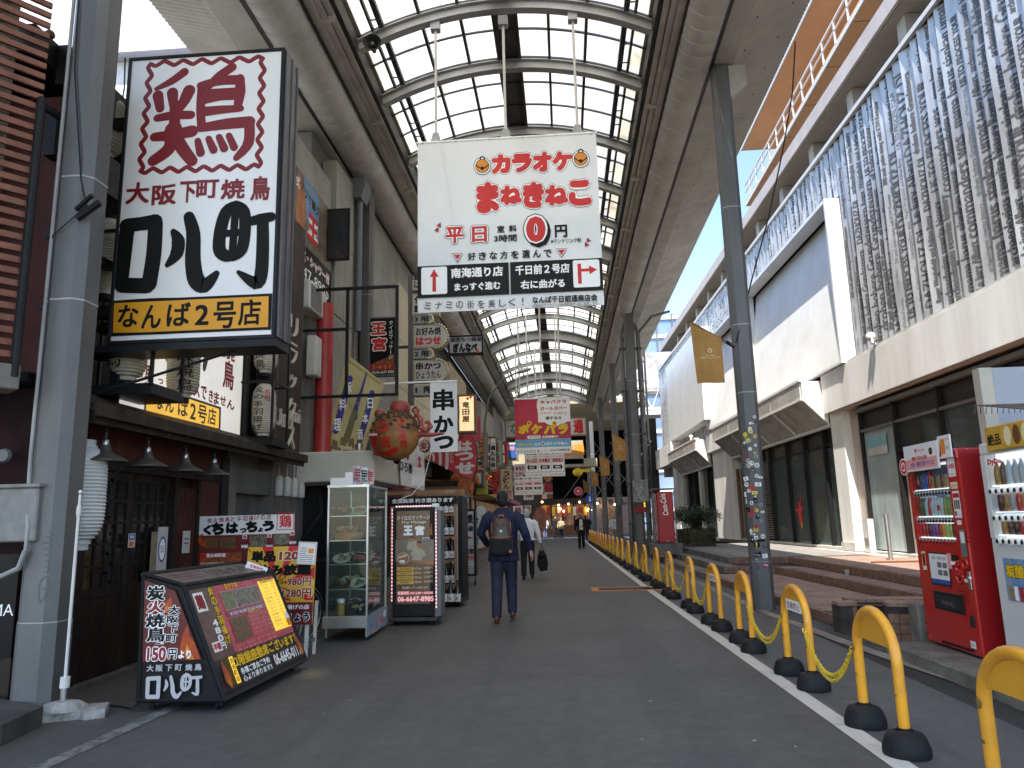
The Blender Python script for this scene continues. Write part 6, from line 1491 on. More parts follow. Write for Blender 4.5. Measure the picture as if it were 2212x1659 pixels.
MB().prism([tr.m(*p) for p in outer], 'y', 0, 0.18).build('sign_case', m_dwood, t)
cx, cy = 720, 650
inn = [(cx+(x-cx)*0.965, cy+(y-cy)*0.965) for x, y in outer]; tr.y = -0.001; tr.P(inn, M('fan_red', '#a81a22', 0.4, var=0.08, scale=5), 'sign_face')
mpg = M('pale_grey_ink', '#bdb8b2', 0.5, var=0.04)
for a_, b_, w_ in (((270, 608), (280, 712), 30), ((375, 560), (385, 768), 42), ((490, 500), (490, 830), 50)): tr.S([a_, ((a_[0]+b_[0])/2+8, (a_[1]+b_[1])/2), b_], w_, mpg, 'print')
tr.P([(160, 655), (195, 640), (195, 672)], mpg)
for ch, x0, x1, y0, y1 in (('は', 665, 895, 395, 565), ('つ', 615, 920, 575, 710), ('せ', 625, 935, 735, 925)): tr.T(ch, x0, y0, x1, y1, mpg, 0.055)
tr.T('お好み焼', 535, 500, 600, 755, mpg, 0.01, True); tr.done()
t = thing('leaf_ornament', 'cluster of large orange maple-like leaves hanging under the red fan sign', 'ornament', gy(1008, 1015, 17.0)); m_leaf = M('orange_leaf', (0.50, 0.13, 0.03), 0.6, var=0.25, scale=8)
for k, a in enumerate((-1.9, -1.35, -0.75, 0.1, -2.7, 2.6)):
    L_ = 0.55 if k in (0, 1) else 0.42; f = MB(); n = 7; vs = []
    for i in range(n+1):
        u = i/n; ww = 0.1*sin(pi*min(1, u*1.02))**0.7; px_, pz_ = L_*u*cos(a), L_*u*sin(a)-0.06*u*u; nx, nz = -sin(a), cos(a)
        vs += [(px_+nx*ww, -0.02*u, pz_+nz*ww), (px_, -0.05*u-0.015, pz_), (px_-nx*ww, -0.02*u, pz_-nz*ww)]
    f.add(vs, [(3*i+q, 3*i+q+1, 3*i+q+4, 3*i+q+3) for i in range(n) for q in (0, 1)]); f.build('leaf', m_leaf, t, smooth=True)
t, tr, w, h = trace_board('vinyl_sign', 'white slanting vinyl sign with brush writing behind the takoyaki ball', (880, 1010, 917, 1050), 14.8, 0.02, m_cloth)
t.scale = (1, 1, 1); tr.done()
f = MB(); P = [gx(x, y, -3.05) for x, y in ((868, 1048), (917, 1060), (916, 930), (860, 905))]
t2 = thing('vinyl_sheet', 'tall white vinyl sheet with black brush writing right of the cream canopy', 'shop sign', (0, 0, 0))
f.hexa([(p.x-0.02, p.y, p.z) for p in (P[0], P[1])] + [(p.x, p.y, p.z) for p in (P[1], P[0])] + [(p.x-0.02, p.y, p.z) for p in (P[3], P[2])] + [(p.x, p.y, p.z) for p in (P[2], P[3])]); f.build('sheet', m_cloth, t2)
t2b = thing('tmpx', None, None); bpy.data.objects.remove(t2b)
v = thing('vinyl_print', None, None, (-3.045, 0, 0), pi/2); v.parent = t2
tr = Trace(v, C4, 'x', -3.04, (0, 0, 0), 0.001); tr.T('ひろ樹', 905, 1370, 1000, 1450, mk_, 0.03); tr.T('ろ', 1040, 1330, 1070, 1480, m_bred, 0.06); tr.FR(1028, 1240, 1080, 1490, 0.02, m_bred); tr.S([(985, 1250), (965, 1330)], 22, mk_); tr.done()
for o in list(v.children): o.data.transform(v.matrix_basis); o.parent = t2
bpy.data.objects.remove(v)
def zbx(px, Y): return px
t, tr, w, h = trace_board('vertical_seafood_sign', 'narrow white vertical sign with black characters and the number 24', (1058, 945, 1073, 1020), 26.0, 0.15, m_wface, m_blkmet, 0.02, C5)
tr.D(1228, 400, 38, m_dred); tr.D(1228, 400, 32, m_white); tr.T('上', 1208, 380, 1248, 420, m_dred, 0.03); tr.T('磯丸水産', 1190, 465, 1270, 825, m_char, 0.03, True); tr.T('24', 1190, 840, 1275, 885, m_dred, 0.04); tr.done()
t, tr, w, h = trace_board('takoyaki_yellow_sign', 'yellow sign with large red takoyaki characters, left of the backpack man', (1029, 1020, 1053, 1068), 24.0, 0.15, M('dull_yellow', '#b9ac3c', 0.5, var=0.06), None, 0.02, C5)
for ch, x0, x1, y0, y1 in (('た', 1100, 1195, 930, 1040), ('こ', 1180, 1255, 1075, 1180), ('焼', 1230, 1325, 1205, 1240)): tr.T(ch, x0, y0, x1, y1, m_red, 0.08)
tr.T('大阪で一番', 1295, 920, 1325, 1120, m_char, 0.0, True); tr.done()
t, tr, w, h = trace_board('pink_panel', 'plain dusty pink vertical sign panel above the fan sign', (1020, 900, 1038, 955), 23.0, 0.15, M('dusty_pink', '#b04452', 0.5, var=0.08), None, 0.02, C5); tr.done()
t, tr, w, h = trace_board('oval_board', 'round-topped pale sign with bold brush characters behind the fan sign', (1021, 985, 1040, 1045), 22.0, 0.12, m_wface, m_grey, 0.02, C5); tr.T('く料理', 990, 640, 1100, 880, m_char, 0.05, True); tr.done()
t, tr, w, h = trace_board('yellow_price_sign', 'bright yellow lit sign with black katakana above two red lanterns', (1052, 1028, 1068, 1064), 30.0, 0.12, M('lit_yellow', '#e8c030', 0.5, var=0.04, emit=0.25), None, 0.02, C5); tr.T('フレー', 1380, 950, 1450, 1090, m_char, 0.04, True); tr.done()
lantern(gy(1071, 1063, 27.0)-Vector((0, 0, 0)), 0.15, 1.0, 'tall bright red paper lantern left of the far banner', None, M('red_lantern', (0.45, 0.03, 0.02), 0.6, var=0.08))
lantern(gy(1061, 1065, 29.0), 0.15, 0.55, 'short red paper lantern partly behind the backpack man', None, MATS['red_lantern'])
YG = 19.0; o = gy(996, 1083, YG); t = thing('oval_sign', 'oval white sign with red hiragana in a tan rim above the rack', 'shop sign', o)
c_ = Trace(t, C5, 'y', YG, o, 0.001);
MB().prism([c_.m(690+175*cos(2*pi*i/28), 1350+125*sin(2*pi*i/28)) for i in range(28)][::-1], 'y', 0, 0.15).build('rim', M('tan_rim', (0.27, 0.2, 0.13), 0.5, var=0.1), t)
c_.D(682, 1350, 155, m_wface, 28, 108, 'sign_face'); c_.T('ぎ', 580, 1260, 655, 1345, m_bred, 0.04); c_.T('ん', 650, 1310, 725, 1395, m_bred, 0.04); c_.T('なべ', 760, 1280, 785, 1390, m_char, 0.0, True); c_.done()
t = thing('curved_street_lamp', 'curved grey street lamp reaching out under the roof left of the far banner', 'street lamp', (0, 0, 0))
PL = [gy(1045, 1050, 20.5), gy(1046, 970, 20.5), gy(1048, 905, 20.5), gy(1056, 860, 20.5), gy(1082, 822, 20.5), gy(1120, 803, 20.5)]
MB().tube(PL, [0.06, 0.05, 0.035, 0.03, 0.03, 0.025], 10).build('pole', m_steel, t, smooth=True); p = PL[-1]
MB().lathe([(0.0, -0.05), (0.09, -0.04), (0.12, 0.0), (0.08, 0.06), (0.0, 0.08)], n=16, sx=2.0).build('lamp_head', m_offw, t, smooth=True, loc=(p.x+0.15, p.y, p.z+0.02), rot=(0, -0.25, 0))
m_flag = M('ochre_flag_cloth', (0.40, 0.21, 0.05), 0.7, var=0.08, scale=3, bump=0.25, bscale=6)
for k, (px_, Y, lb) in enumerate(((2.93, 11.82, 'ochre hotel flag on the nearest right pole'), (2.62, 27.2, 'ochre hotel flag on the thick double pole'), (2.55, 36.2, 'ochre hotel flag on the graffitied pole'), (2.45, 46.8, 'second farthest ochre hotel flag'), (2.25, 58.0, 'farthest and smallest ochre hotel flag'))):
    t = thing('hotel_flag', lb, 'flag', (px_-0.82, Y-0.1, 3.47), 0, 'ochre hotel flags on the arcade poles')
    f = MB(); n = 8; vs = []
    for i in range(n+1):
        u = i/n; yv = 0.012*sin(u*5); vs += [(0.06*(1-u)*0+0.47*u+0.0, yv, 1.0-0.29*u), (0.05+0.43*u, yv+0.008, 0.0+0.005*sin(u*6))]
    f.add(vs, [(2*i, 2*i+1, 2*i+3, 2*i+2) for i in range(n)]); f.build('cloth', m_flag, t, smooth=True)
    MB().tube([(-0.02, 0.01, 1.03), (0.72, 0.01, 0.56)], 0.013, 8).build('flag_pole', M('flag_pole_brown', (0.2, 0.11, 0.05), 0.5, var=0.05), t)
    MB().tube([(0.55, 0.01, 0.66), (0.72, 0.06, 0.56)], 0.03, 8).build('socket', m_blkmet, t)
    pr = Print(t, -0.014, 0.0006); mfi = M('flag_pale_print', '#e0cfa0', 0.6, var=0)
    pr.disc(0.28, 0.52, 0.035, mfi, 14); pr.disc(0.28, 0.52, 0.022, m_flag, 12); pr.text('NAMBA', 0.21, 0.43, 0.35, 0.455, mfi, 0.0); pr.text('ORIENTAL HOTEL', 0.12, 0.395, 0.44, 0.42, mfi, 0.0); pr.done()
Pc = [gy(1718, 90, 12.0), gy(1712, 200, 12.0), gy(1690, 330, 12.0), gy(1660, 470, 11.95), gy(1625, 600, 11.9), gy(1600, 700, 11.7), gy(1590, 740, 11.65)]
o = MB().tube(Pc, 0.012, 6).build('loose_cable', m_blkmet); tag(o, 'black cable looping from the corrugated canopy down to the stickered pole', 'cable')
YE = 52.0; a = gy(1090, 907, YE); b = gy(1268, 940, YE)
t = board('arcade_name_board', 'long white arcade name board with green and red characters across the far end', 'sign', (a.x, YE, b.z), 0, b.x-a.x, a.z-b.z, 0.4, m_wface, M('tan_frame', (0.3, 0.22, 0.12), 0.5, var=0.1), 0.08); w = b.x-a.x; h = a.z-b.z
pr = Print(t, -0.014, 0.002); pr.text('なんば千日前', w*0.07, h*0.15, w*0.8, h*0.85, m_green, 0.03); pr.text('通', w*0.84, h*0.12, w*0.96, h*0.88, m_red, 0.05); pr.done()
# ================================================================ yellow hoop barriers with chains
FEET = [(1.93, 3.19, 3.83), (1.925, 4.72, 5.41), (1.93, 6.42, 7.08), (1.89, 8.16, 8.80), (1.865, 9.67, 10.34), (1.865, 11.49, 12.18), (1.825, 13.49, 14.2), (1.83, 15.42, 16.2), (1.78, 17.4, 18.12), (1.775, 19.43, 20.22)]
y = 21.4; x = 1.74
while y < 47: FEET.append((x, y, y+0.72)); y += 1.95; x -= 0.022
m_plate = M('barrier_plate_yellow', (0.78, 0.37, 0.03), 0.4, var=0.05)
m_scuff = M('scuffed_paint', (0.30, 0.17, 0.04), 0.6, var=0.3, scale=20)
def barrier_proto():
    t = thing('barrier_hoop', 'x', 'barrier', (0, 0, 0), 0, 'yellow hoop barriers along the white line')
    ht = 0.80; hw = 0.31; r = 0.032; pts = [(0, -hw, 0.1)]
    pts += [(0, -hw, 0.25), (0, -hw, 0.5)]
    for k in range(1, 16): a = pi-pi*k/16; pts.append((0, hw*cos(a), 0.5+(ht-r-0.5)*sin(a)))
    pts += [(0, hw, 0.5), (0, hw, 0.25), (0, hw, 0.1)]
    MB().tube(pts, r, 14).build('hoop', m_ylw, t, smooth=True)
    for s_ in (-1, 1):
        MB().lathe([(0.0, 0.0), (0.128, 0.0), (0.132, 0.02), (0.13, 0.05), (0.112, 0.1), (0.095, 0.122), (0.06, 0.13), (0.052, 0.136), (0.045, 0.125), (0.0, 0.125)], n=26).build('rubber_base', m_rubber, t, smooth=True, loc=(0, s_*hw, 0))
        MB().tube([(0, s_*hw, 0.135), (0, s_*hw, 0.15)], 0.04, 12).build('collar', m_rubber, t)
        MB().ball((-0.03, s_*hw, 0.33), (0.006, 0.018, 0.01), 6, 4).build('scuff', m_scuff, t)
    pl = [(hw*0.93*cos(pi*k/12), 0.5+(ht-0.5-0.05)*sin(pi*k/12)) for k in range(1, 12)]
    pl = [(a, b) for a, b in pl if b > 0.575]; pl = [(hw*0.85, 0.575)] + pl + [(-hw*0.85, 0.575)]
    MB().prism([(a, b) for a, b in pl], 'x', -0.006, 0.006).build('plate', m_plate, t)
    MB().ball((-0.03, hw*0.99, 0.50), (0.008, 0.022, 0.028), 10, 6).build('chain_lug', m_scuff, t)
    return t
bp = barrier_proto()
ORD = ['nearest', 'second nearest', 'third nearest', 'fourth', 'fifth', 'sixth', 'seventh', 'eighth', 'ninth', 'tenth', 'eleventh', 'twelfth', 'thirteenth', 'fourteenth', 'fifteenth', 'sixteenth', 'seventeenth', 'eighteenth', 'nineteenth', 'twentieth', 'twenty-first', 'twenty-second', 'twenty-third', 'twenty-fourth']
for i, (x, ya, yb) in enumerate(FEET):
    t = bp if i == 0 else copy_tree(bp); t.location = (x, (ya+yb)/2, 0); t.scale = (1, (yb-ya)/0.62, 1); t.scale = (1, 1, 1)
    t.rotation_euler = (0, 0, (0.03, -0.01, 0.02, -0.02)[i % 4])
    t['label'] = ('nearest yellow hoop barrier, cut off by the bottom right corner' if i == 0 else '%s yellow hoop barrier from the camera%s' % (ORD[i], ', with a no-parking plate' if i in (2, 4, 5, 6) else (', with a plain yellow plate' if i in (1, 3) else '')))
    if i in (2, 4, 5, 6):
        bx('sign_plate', m_white, t, -0.012, -0.007, -0.2, 0.2, 0.57, 0.66)
        v = Print(t, 0, 0.0); v.st = 0
        vs, fs, a0, a1, b0, b1 = text_mesh('駐輪禁止', 0)
        MB().add([(-0.0135, 0.17-0.34*(vx-a0)/(a1-a0), 0.583+0.062*(vy-b0)/(b1-b0)) for vx, vy in vs], fs).build('lettering', m_dred, t)
m_chain = M('yellow_plastic_chain', (0.78, 0.55, 0.03), 0.4, var=0.08)
lk = MB(); n = 10; pts = []
for k in range(n+1):
    a = 2*pi*k/n; pts.append((0.0115*cos(a), 0, 0.0115*sin(a) + (0.0095 if sin(a) > 0 else -0.0095)))
lk.tube(pts, 0.0042, 5, caps=False); link_me = lk.build('chain_link', m_chain); LM = link_me.data; bpy.data.objects.remove(link_me)
def chain(p0, p1, sag, parent, lim=True):
    L_ = (Vector(p1)-Vector(p0)).length; seg = sqrt(L_*L_+ (8/3)*sag*sag*1.6); n = int(seg/0.030)
    prev = None
    base = MB()
    for k in range(n):
        u = (k+0.5)/n; u2 = (k+0.6)/n
        f = lambda u: Vector(p0)*(1-u)+Vector(p1)*u+Vector((0, 0, -4*sag*u*(1-u)))
        q = f(u); d = (f(u2)-f(u)).normalized()
        if lim:
            o = bpy.data.objects.new('chain_link', LM); COL.objects.link(o); o.parent = parent; o.location = q
            o.rotation_mode = 'QUATERNION'; o.rotation_quaternion = d.to_track_quat('Z', 'Y') @ Matrix.Rotation((pi/2)*(k % 2), 3, 'Z').to_quaternion()
        else:
            R3 = (d.to_track_quat('Z', 'Y').to_matrix() @ Matrix.Rotation((pi/2)*(k % 2), 3, 'Z'))
            o_ = len(base.v); base.v += [tuple(q+R3 @ v.co) for v in LM.vertices]; base.f += [tuple(o_+i for i in p.vertices) for p in LM.polygons]; base.mi += [0]*len(LM.polygons)
    if not lim:
        o = base.build('chain_strand', m_chain, parent); o['kind'] = 'stuff'
for i in range(len(FEET)-1):
    if i in (0, 3): continue
    x0, a0, b0 = FEET[i]; x1, a1, b1 = FEET[i+1]
    if i > 14: break
    t = thing('yellow_chain', 'yellow plastic chain between the %s and %s hoop barriers' % (ORD[i], ORD[i+1]), 'chain', (0, 0, 0), 0, 'chains between the hoop barriers')
    m0 = (a0+b0)/2+0.31; m1 = (a1+b1)/2-0.31
    for j, sg_ in enumerate(((0.30, 0.26) if i < 9 else (0.22,))):
        chain((x0-0.035, m0, 0.50), (x1-0.03-0.004*j, m1, 0.47), sg_, t, lim=(1 <= i <= 2))

# ================================================================ vending machines
VC = (2200, 880, 2.0232)
m_vred = M('vending_red', (0.50, 0.012, 0.012), 0.28, var=0.05, scale=2, coat=0.5); m_vwht = M('vending_white', (0.68, 0.68, 0.67), 0.35, var=0.04, scale=2, coat=0.3)
m_vdark = M('vending_dark_recess', (0.03, 0.03, 0.032), 0.4, var=0.1); m_vin = M('vending_inner_white', (0.55, 0.58, 0.62), 0.5, var=0.03, emit=0.55)
m_vglass = glass_mat('vending_glass', (0.95, 0.97, 0.97), 0.02)
XV = 3.52; vy0, vy1 = 6.82, 7.92       # front plane towards the street; near and far edges
vm = thing('vending_machine', 'tall red drinks vending machine with three lit shelves of bottles', 'vending machine', (XV, vy1, 0.14), -pi/2)
W, H, D_ = vy1-vy0, 1.80, 0.62; W = 1.0
def cabinet(t, W, H, D_, mat, win, leg=0.05):
    x0, x1, z0, z1 = win
    bx('cabinet', mat, t, 0, W, 0.1, D_, 0, H, 0.012)
    for a in ((0, W, 0, z0), (0, W, z1, H)): bx('door', mat, t, a[0], a[1], 0, 0.1, a[2], a[3], 0.01)
    bx('door', mat, t, 0, x0, 0.0, 0.1, z0, z1); bx('door', mat, t, x1, W, 0.0, 0.1, z0, z1)
    bx('display_back', m_vin, t, x0, x1, 0.095, 0.099, z0, z1); bx('display_window', m_vglass, t, x0, x1, 0.006, 0.010, z0, z1)
    for x in (0.05, W-0.12): bx('foot', m_steel, t, x, x+0.07, 0.05, 0.12, -0.04, 0.0)
vx1 = 0.90
win = (0.055, 0.80, 0.97, 1.70)
cabinet(vm, W, H, D_, m_vred, win)
bx('side_panel', M('vending_shaded_red', (0.30, 0.008, 0.01), 0.3, var=0.08, scale=3, coat=0.3), vm, W+0.0005, W+0.012, 0.02, D_-0.02, 0.02, H-0.02)  # side face in a deeper red, its shade put into the colour
def bottle(t, x, z, r, h, mat, cap=None, can=False, lab=None):
    if can: return MB().lathe([(r*0.8, 0), (r, 0.008), (r, h-0.012), (r*0.8, h), (0, h)], n=12).build('can', mat, t, smooth=True, loc=(x, 0.055, z))
    o = MB().lathe([(r*0.85, 0), (r, 0.01), (r, h*0.62), (r*0.85, h*0.72), (r*0.38, h*0.88), (r*0.38, h*0.93)], n=12).build('bottle', mat, t, smooth=True, loc=(x, 0.055, z))
    MB().lathe([(r*0.42, 0), (r*0.42, h*0.07), (0, h*0.07)], n=10).build('bottle_cap', cap or m_white, t, loc=(x, 0.055, z+h*0.93))
    if lab: MB().lathe([(r*1.02, h*0.25), (r*1.02, h*0.55)], n=12).build('bottle_label', lab, t, smooth=True, loc=(x, 0.055, z))
PCOL = {'cola': (0.03, 0.012, 0.01), 'blue': (0.03, 0.09, 0.4), 'clear': (0.5, 0.6, 0.65), 'gold': (0.4, 0.22, 0.05), 'brown': (0.12, 0.06, 0.03), 'silver': (0.4, 0.42, 0.45), 'green': (0.15, 0.3, 0.06), 'tea': (0.3, 0.33, 0.08), 'red': (0.5, 0.02, 0.03), 'purple': (0.18, 0.05, 0.28), 'lime': (0.42, 0.5, 0.12), 'maroon': (0.12, 0.01, 0.02), 'orange': (0.6, 0.25, 0.05), 'dkgreen': (0.03, 0.08, 0.03)}
PM = {k: M('drink_'+k, v, 0.25, var=0.08, scale=20, coat=0.3) for k, v in PCOL.items()}
rows = [(1.46, 0.20, ['cola', 'cola', 'blue', 'blue', 'red', 'gold', 'brown', 'gold', 'brown', 'gold', 'silver', 'silver'], 'mix'), (1.20, 0.19, ['dkgreen', 'dkgreen', 'clear', 'red', 'clear', 'clear', 'clear', 'clear', 'tea', 'green', 'tea', 'dkgreen'], 'bottle'), (1.0, 0.13, ['red', 'red', 'maroon', 'purple', 'purple', 'red', 'orange', 'lime', 'lime', 'maroon', 'maroon'], 'can')]
for z, hh, ks, kind in rows:
    n = len(ks); bx('shelf', m_vin, vm, win[0], win[1], 0.03, 0.095, z-0.012, z-0.002)
    bx('price_strip', m_white, vm, win[0], win[1], 0.012, 0.03, z-0.062, z-0.012)
    for i, k in enumerate(ks):
        x = win[0]+0.05+(win[1]-win[0]-0.08)*i/(n-1)
        bottle(vm, x, z, 0.026, hh*(1.0 if not (kind == 'mix' and i > 4) else 0.62), PM[k], can=(kind == 'can' or (kind == 'mix' and i > 4)), lab=(PM['red'] if k in ('cola', 'clear') and i % 3 == 0 else None), cap=PM['green'] if k in ('clear', 'tea') and i > 5 else None)
        bx('price_tag', m_grey, vm, x-0.018, x+0.018, 0.0085, 0.012, z-0.032, z-0.014)
        MB().lathe([(0.0, -0.012), (0.012, -0.012), (0.014, 0.0), (0.0, 0.0)], n=10, axis='y').build('button', m_blkmet, vm, loc=(x, 0.010, z-0.05))
bx('wave_backdrop', M('backdrop_blue', (0.10, 0.16, 0.42), 0.5, var=0.3, scale=8, dirt=(0.3, 0.36, 0.5)), vm, win[0], win[1], 0.088, 0.094, 1.22, 1.68)
pr = Print(vm, -0.0015, 0.0006)
m_poster = M('poster_white', '#e9e6e4', 0.5, var=0.03)
pr.rect(0.82, 1.55, 0.95, 1.74, m_poster); pr.text('1本無料', 0.83, 1.62, 0.94, 1.67, m_red, 0.03); pr.rect(0.83, 1.57, 0.94, 1.575, m_grey)
pr.rect(0.83, 1.44, 0.95, 1.50, m_cream); pr.text('お知らせ', 0.84, 1.455, 0.94, 1.485, m_dred, 0.01); pr.rect(0.84, 1.18, 0.96, 1.42, m_poster); pr.rect(0.845, 1.36, 0.955, 1.40, m_red);
for k in range(3): pr.rect(0.85+k*0.035, 1.26, 0.875+k*0.035, 1.34, PM['brown']);
pr.rect(0.85, 1.2, 0.88, 1.24, m_dred)
pr.rect(0.86, 1.12, 0.94, 1.16, m_poster)
pr.rect(0.87, 0.84, 0.97, 1.08, m_grey); pr.rect(0.885, 0.96, 0.955, 1.06, m_poster)
pr.rect(0.10, 0.68, 0.18, 0.86, m_cream); pr.rect(0.11, 0.72, 0.17, 0.8, m_dred); pr.rect(0.11, 0.80, 0.17, 0.84, m_brown)
pr.rect(0.235, 0.55, 0.62, 0.86, m_vdark); pr.rect(0.25, 0.57, 0.605, 0.845, m_poster); pr.rect(0.25, 0.57, 0.605, 0.61, m_blue); pr.text('大阪・関西万博', 0.3, 0.79, 0.56, 0.82, m_char, 0.01)
for k in range(4): pr.rect(0.40+(k % 2)*0.1, 0.65+(k//2)*0.07, 0.48+(k % 2)*0.1, 0.70+(k//2)*0.07, m_grey)
pr.rect(0.60, 0.72, 0.68, 0.86, m_pink); pr.rect(0.68, 0.80, 0.80, 0.85, m_blkmet); pr.rect(0.66, 0.76, 0.8, 0.79, m_white)
for q_ in ((0.86, 0.79, 0.045), (0.93, 0.81, 0.035)): pass
pr.rect(0.86, 0.62, 0.94, 0.65, m_cream)
for k in range(4): pr.rect(0.72, 0.44+k*0.03, 0.9, 0.452+k*0.03, M('red_fine_print', '#8a1414', 0.5, var=0))
pr.rect(0.83, 0.06, 0.92, 0.12, m_poster); pr.text('06-', 0.84, 0.075, 0.9, 0.105, m_grey, 0.0)
pr.done()
for cx, cz, r_ in ((0.82, 0.735, 0.06), (0.80, 0.66, 0.055), (0.92, 0.78, 0.04)):
    MB().tube([(cx+r_*cos(2*pi*k/20), -0.012, cz+r_*sin(2*pi*k/20)) for k in range(21)], 0.014, 8, caps=False).build('red_ring', m_vred, vm, smooth=True)
bx('coin_slot', m_vdark, vm, 0.78, 0.84, -0.004, 0.0, 0.62, 0.70); MB().lathe([(0.0, -0.02), (0.02, -0.02), (0.026, 0.0), (0, 0)], n=14, axis='y', sx=1.0).build('lock', m_chrome, vm, loc=(0.95, 0, 0.66))
bx('lock_plate', m_chrome, vm, 0.92, 0.975, -0.01, -0.001, 0.56, 0.72, 0.005)
bx('flap_frame', m_blkmet, vm, 0.26, 0.80, -0.012, 0.0, 0.33, 0.50, 0.006); bx('flap', m_vdark, vm, 0.30, 0.76, -0.016, -0.012, 0.35, 0.46, 0.004)
pr = Print(vm, -0.0165, 0.0006); pr.text('PUSH', 0.42, 0.385, 0.58, 0.42, m_grey, 0.02); pr.disc(0.62, 0.40, 0.025, m_grey); pr.disc(0.62, 0.40, 0.017, m_vdark); pr.done()
bx('coin_return', m_vdark, vm, 0.87, 0.94, -0.01, 0.0, 0.24, 0.34, 0.005);
mb = MB()
for k in range(26): mb.box(0.3+k*0.022, 0.312+k*0.022, -0.004, 0.0, 0.02, 0.045)
mb.build('bottom_grille', m_blkmet, vm)
bx('header_panel', m_poster, vm, 0.03, 0.73, -0.03, -0.015, 1.64, 1.90, 0.004); pr = Print(vm, -0.031, 0.0006)
pr.rect(0.05, 1.66, 0.7, 1.76, m_pink); pr.text('大阪・関西万博', 0.16, 1.68, 0.46, 1.73, m_blue, 0.03); pr.text('EXPO 2025', 0.48, 1.685, 0.64, 1.725, m_blue, 0.01); pr.text('開催1年前を応援！', 0.2, 1.745, 0.52, 1.785, m_red, 0.02); pr.text('Coca-Cola', 0.34, 1.825, 0.48, 1.855, m_red, 0.01); pr.disc(0.3, 1.84, 0.02, m_red); pr.disc(0.6, 1.81, 0.035, m_char); pr.text('2025', 0.578, 1.8, 0.622, 1.82, m_gold, 0.01)
pr.done()
bx('header_panel', m_poster, vm, 0.74, 0.97, -0.028, -0.014, 1.72, 1.93, 0.004); pr = Print(vm, -0.029, 0.0006); pr.rect(0.80, 1.76, 0.87, 1.90, m_orange); pr.poly([(0.75, 1.74), (0.8, 1.9), (0.79, 1.74)], m_red); pr.text('Coca-Cola', 0.88, 1.88, 0.96, 1.91, m_red, 0.01); pr.text('もれなく', 0.88, 1.8, 0.96, 1.83, m_char, 0.01); pr.done()
MB().lathe([(0.0, -0.03), (0.085, -0.03), (0.085, -0.01), (0, -0.01)], n=26, axis='y').build('power_badge', m_white, vm, loc=(-0.01, 0, 1.70)); pr = Print(vm, -0.0305, 0.0006); pr.disc(-0.01, 1.70, 0.075, m_red, 26); pr.disc(-0.01, 1.70, 0.045, m_white, 24); pr.disc(-0.01, 1.70, 0.033, m_red, 22); pr.rect(-0.02, 1.71, 0.0, 1.76, m_red); pr.rect(-0.016, 1.70, -0.004, 1.75, m_white); pr.done()
MB().tube([(0.08, 0.05, -0.02), (0.02, 0.1, -0.05), (0.18, 0.2, -0.05), (0.2, 0.3, 0.0)], 0.008, 6).build('cable', m_blkmet, vm)
v2 = thing('vending_machine', 'white drinks vending machine cut off by the right edge of the picture', 'vending machine', (3.62, 6.74, 0.15), -pi/2)
W2 = 1.0; win2 = (0.07, 0.95, 1.0, 1.70); H = 1.80
cabinet(v2, W2, H, 0.65, m_vwht, win2)
for z, hh, kind in ((1.42, 0.2, 'bottle'), (1.19, 0.13, 'can'), (1.02, 0.12, 'can')):
    pass
rows = [(1.44, 0.2, ['gold', 'brown', 'clear', 'silver', 'silver', 'clear', 'silver', 'silver', 'blue', 'clear'], 0), (1.22, 0.14, ['maroon', 'gold', 'silver', 'red', 'orange', 'maroon', 'silver', 'gold', 'red', 'brown'], 1), (1.03, 0.13, ['gold', 'brown', 'cola', 'red', 'cola', 'gold', 'maroon', 'red', 'brown', 'gold'], 1)]
bx('blue_backdrop', M('machine_blue', (0.02, 0.14, 0.42), 0.4, var=0.1), v2, win2[0], win2[1], 0.09, 0.094, 1.2, 1.38);
for z, hh, ks, cn in rows:
    bx('shelf', m_vin, v2, win2[0], win2[1], 0.03, 0.095, z-0.012, z-0.002)
    for i, k in enumerate(ks):
        x = win2[0]+0.07+i*0.086; bottle(v2, x, z, 0.03, hh, PM[k], can=bool(cn)); MB().lathe([(0.0, -0.03), (0.026, -0.03), (0.03, 0.0), (0.0, 0.0)], n=12, axis='y').build('button', m_white, v2, loc=(x, 0.002, z-0.055), smooth=True); MB().lathe([(0.0, -0.003), (0.019, -0.002), (0, 0)], n=10, axis='y').build('button_eye', m_blkmet, v2, loc=(x, -0.03, z-0.055))
pr = Print(v2, 0.004, 0.0008); pr.text('DyDo', 0.1, 1.60, 0.3, 1.66, m_red, 0.05); pr.done()
bx('header_panel', M('header_gold', '#d9a93a', 0.5, var=0.15, scale=8), v2, 0.18, 0.98, -0.03, -0.015, 1.72, 1.92, 0.004); pr = Print(v2, -0.031, 0.0006); pr.text('絶品', 0.21, 1.76, 0.40, 1.86, m_black, 0.03); pr.disc(0.50, 1.82, 0.05, m_cream, rz=0.08); pr.disc(0.62, 1.82, 0.05, m_brown, rz=0.08); pr.disc(0.74, 1.82, 0.05, m_cream, rz=0.08); pr.done()
bx('lower_poster', M('poster_sea', '#2c6ea8', 0.4, var=0.3, scale=10, dirt=(0.3, 0.4, 0.5)), v2, 0.14, 0.7, -0.006, -0.001, 0.50, 0.84); pr = Print(v2, -0.007, 0.0006); pr.text('炭酸', 0.16, 0.68, 0.42, 0.80, m_char, 0.07); pr.text('炭酸', 0.165, 0.685, 0.415, 0.795, m_yel, 0.04)
for k in range(5): pr.rect(0.18+k*0.07, 0.51, 0.23+k*0.07, 0.62, (PM['gold'], m_white, PM['red'], m_white, PM['silver'])[k])
pr.rect(0.5, 0.1, 0.65, 0.16, m_poster); pr.done()
t = thing('cream_panel', 'tall cream box panel with a bluish face standing behind the vending machines', 'panel', (0, 0, 0))
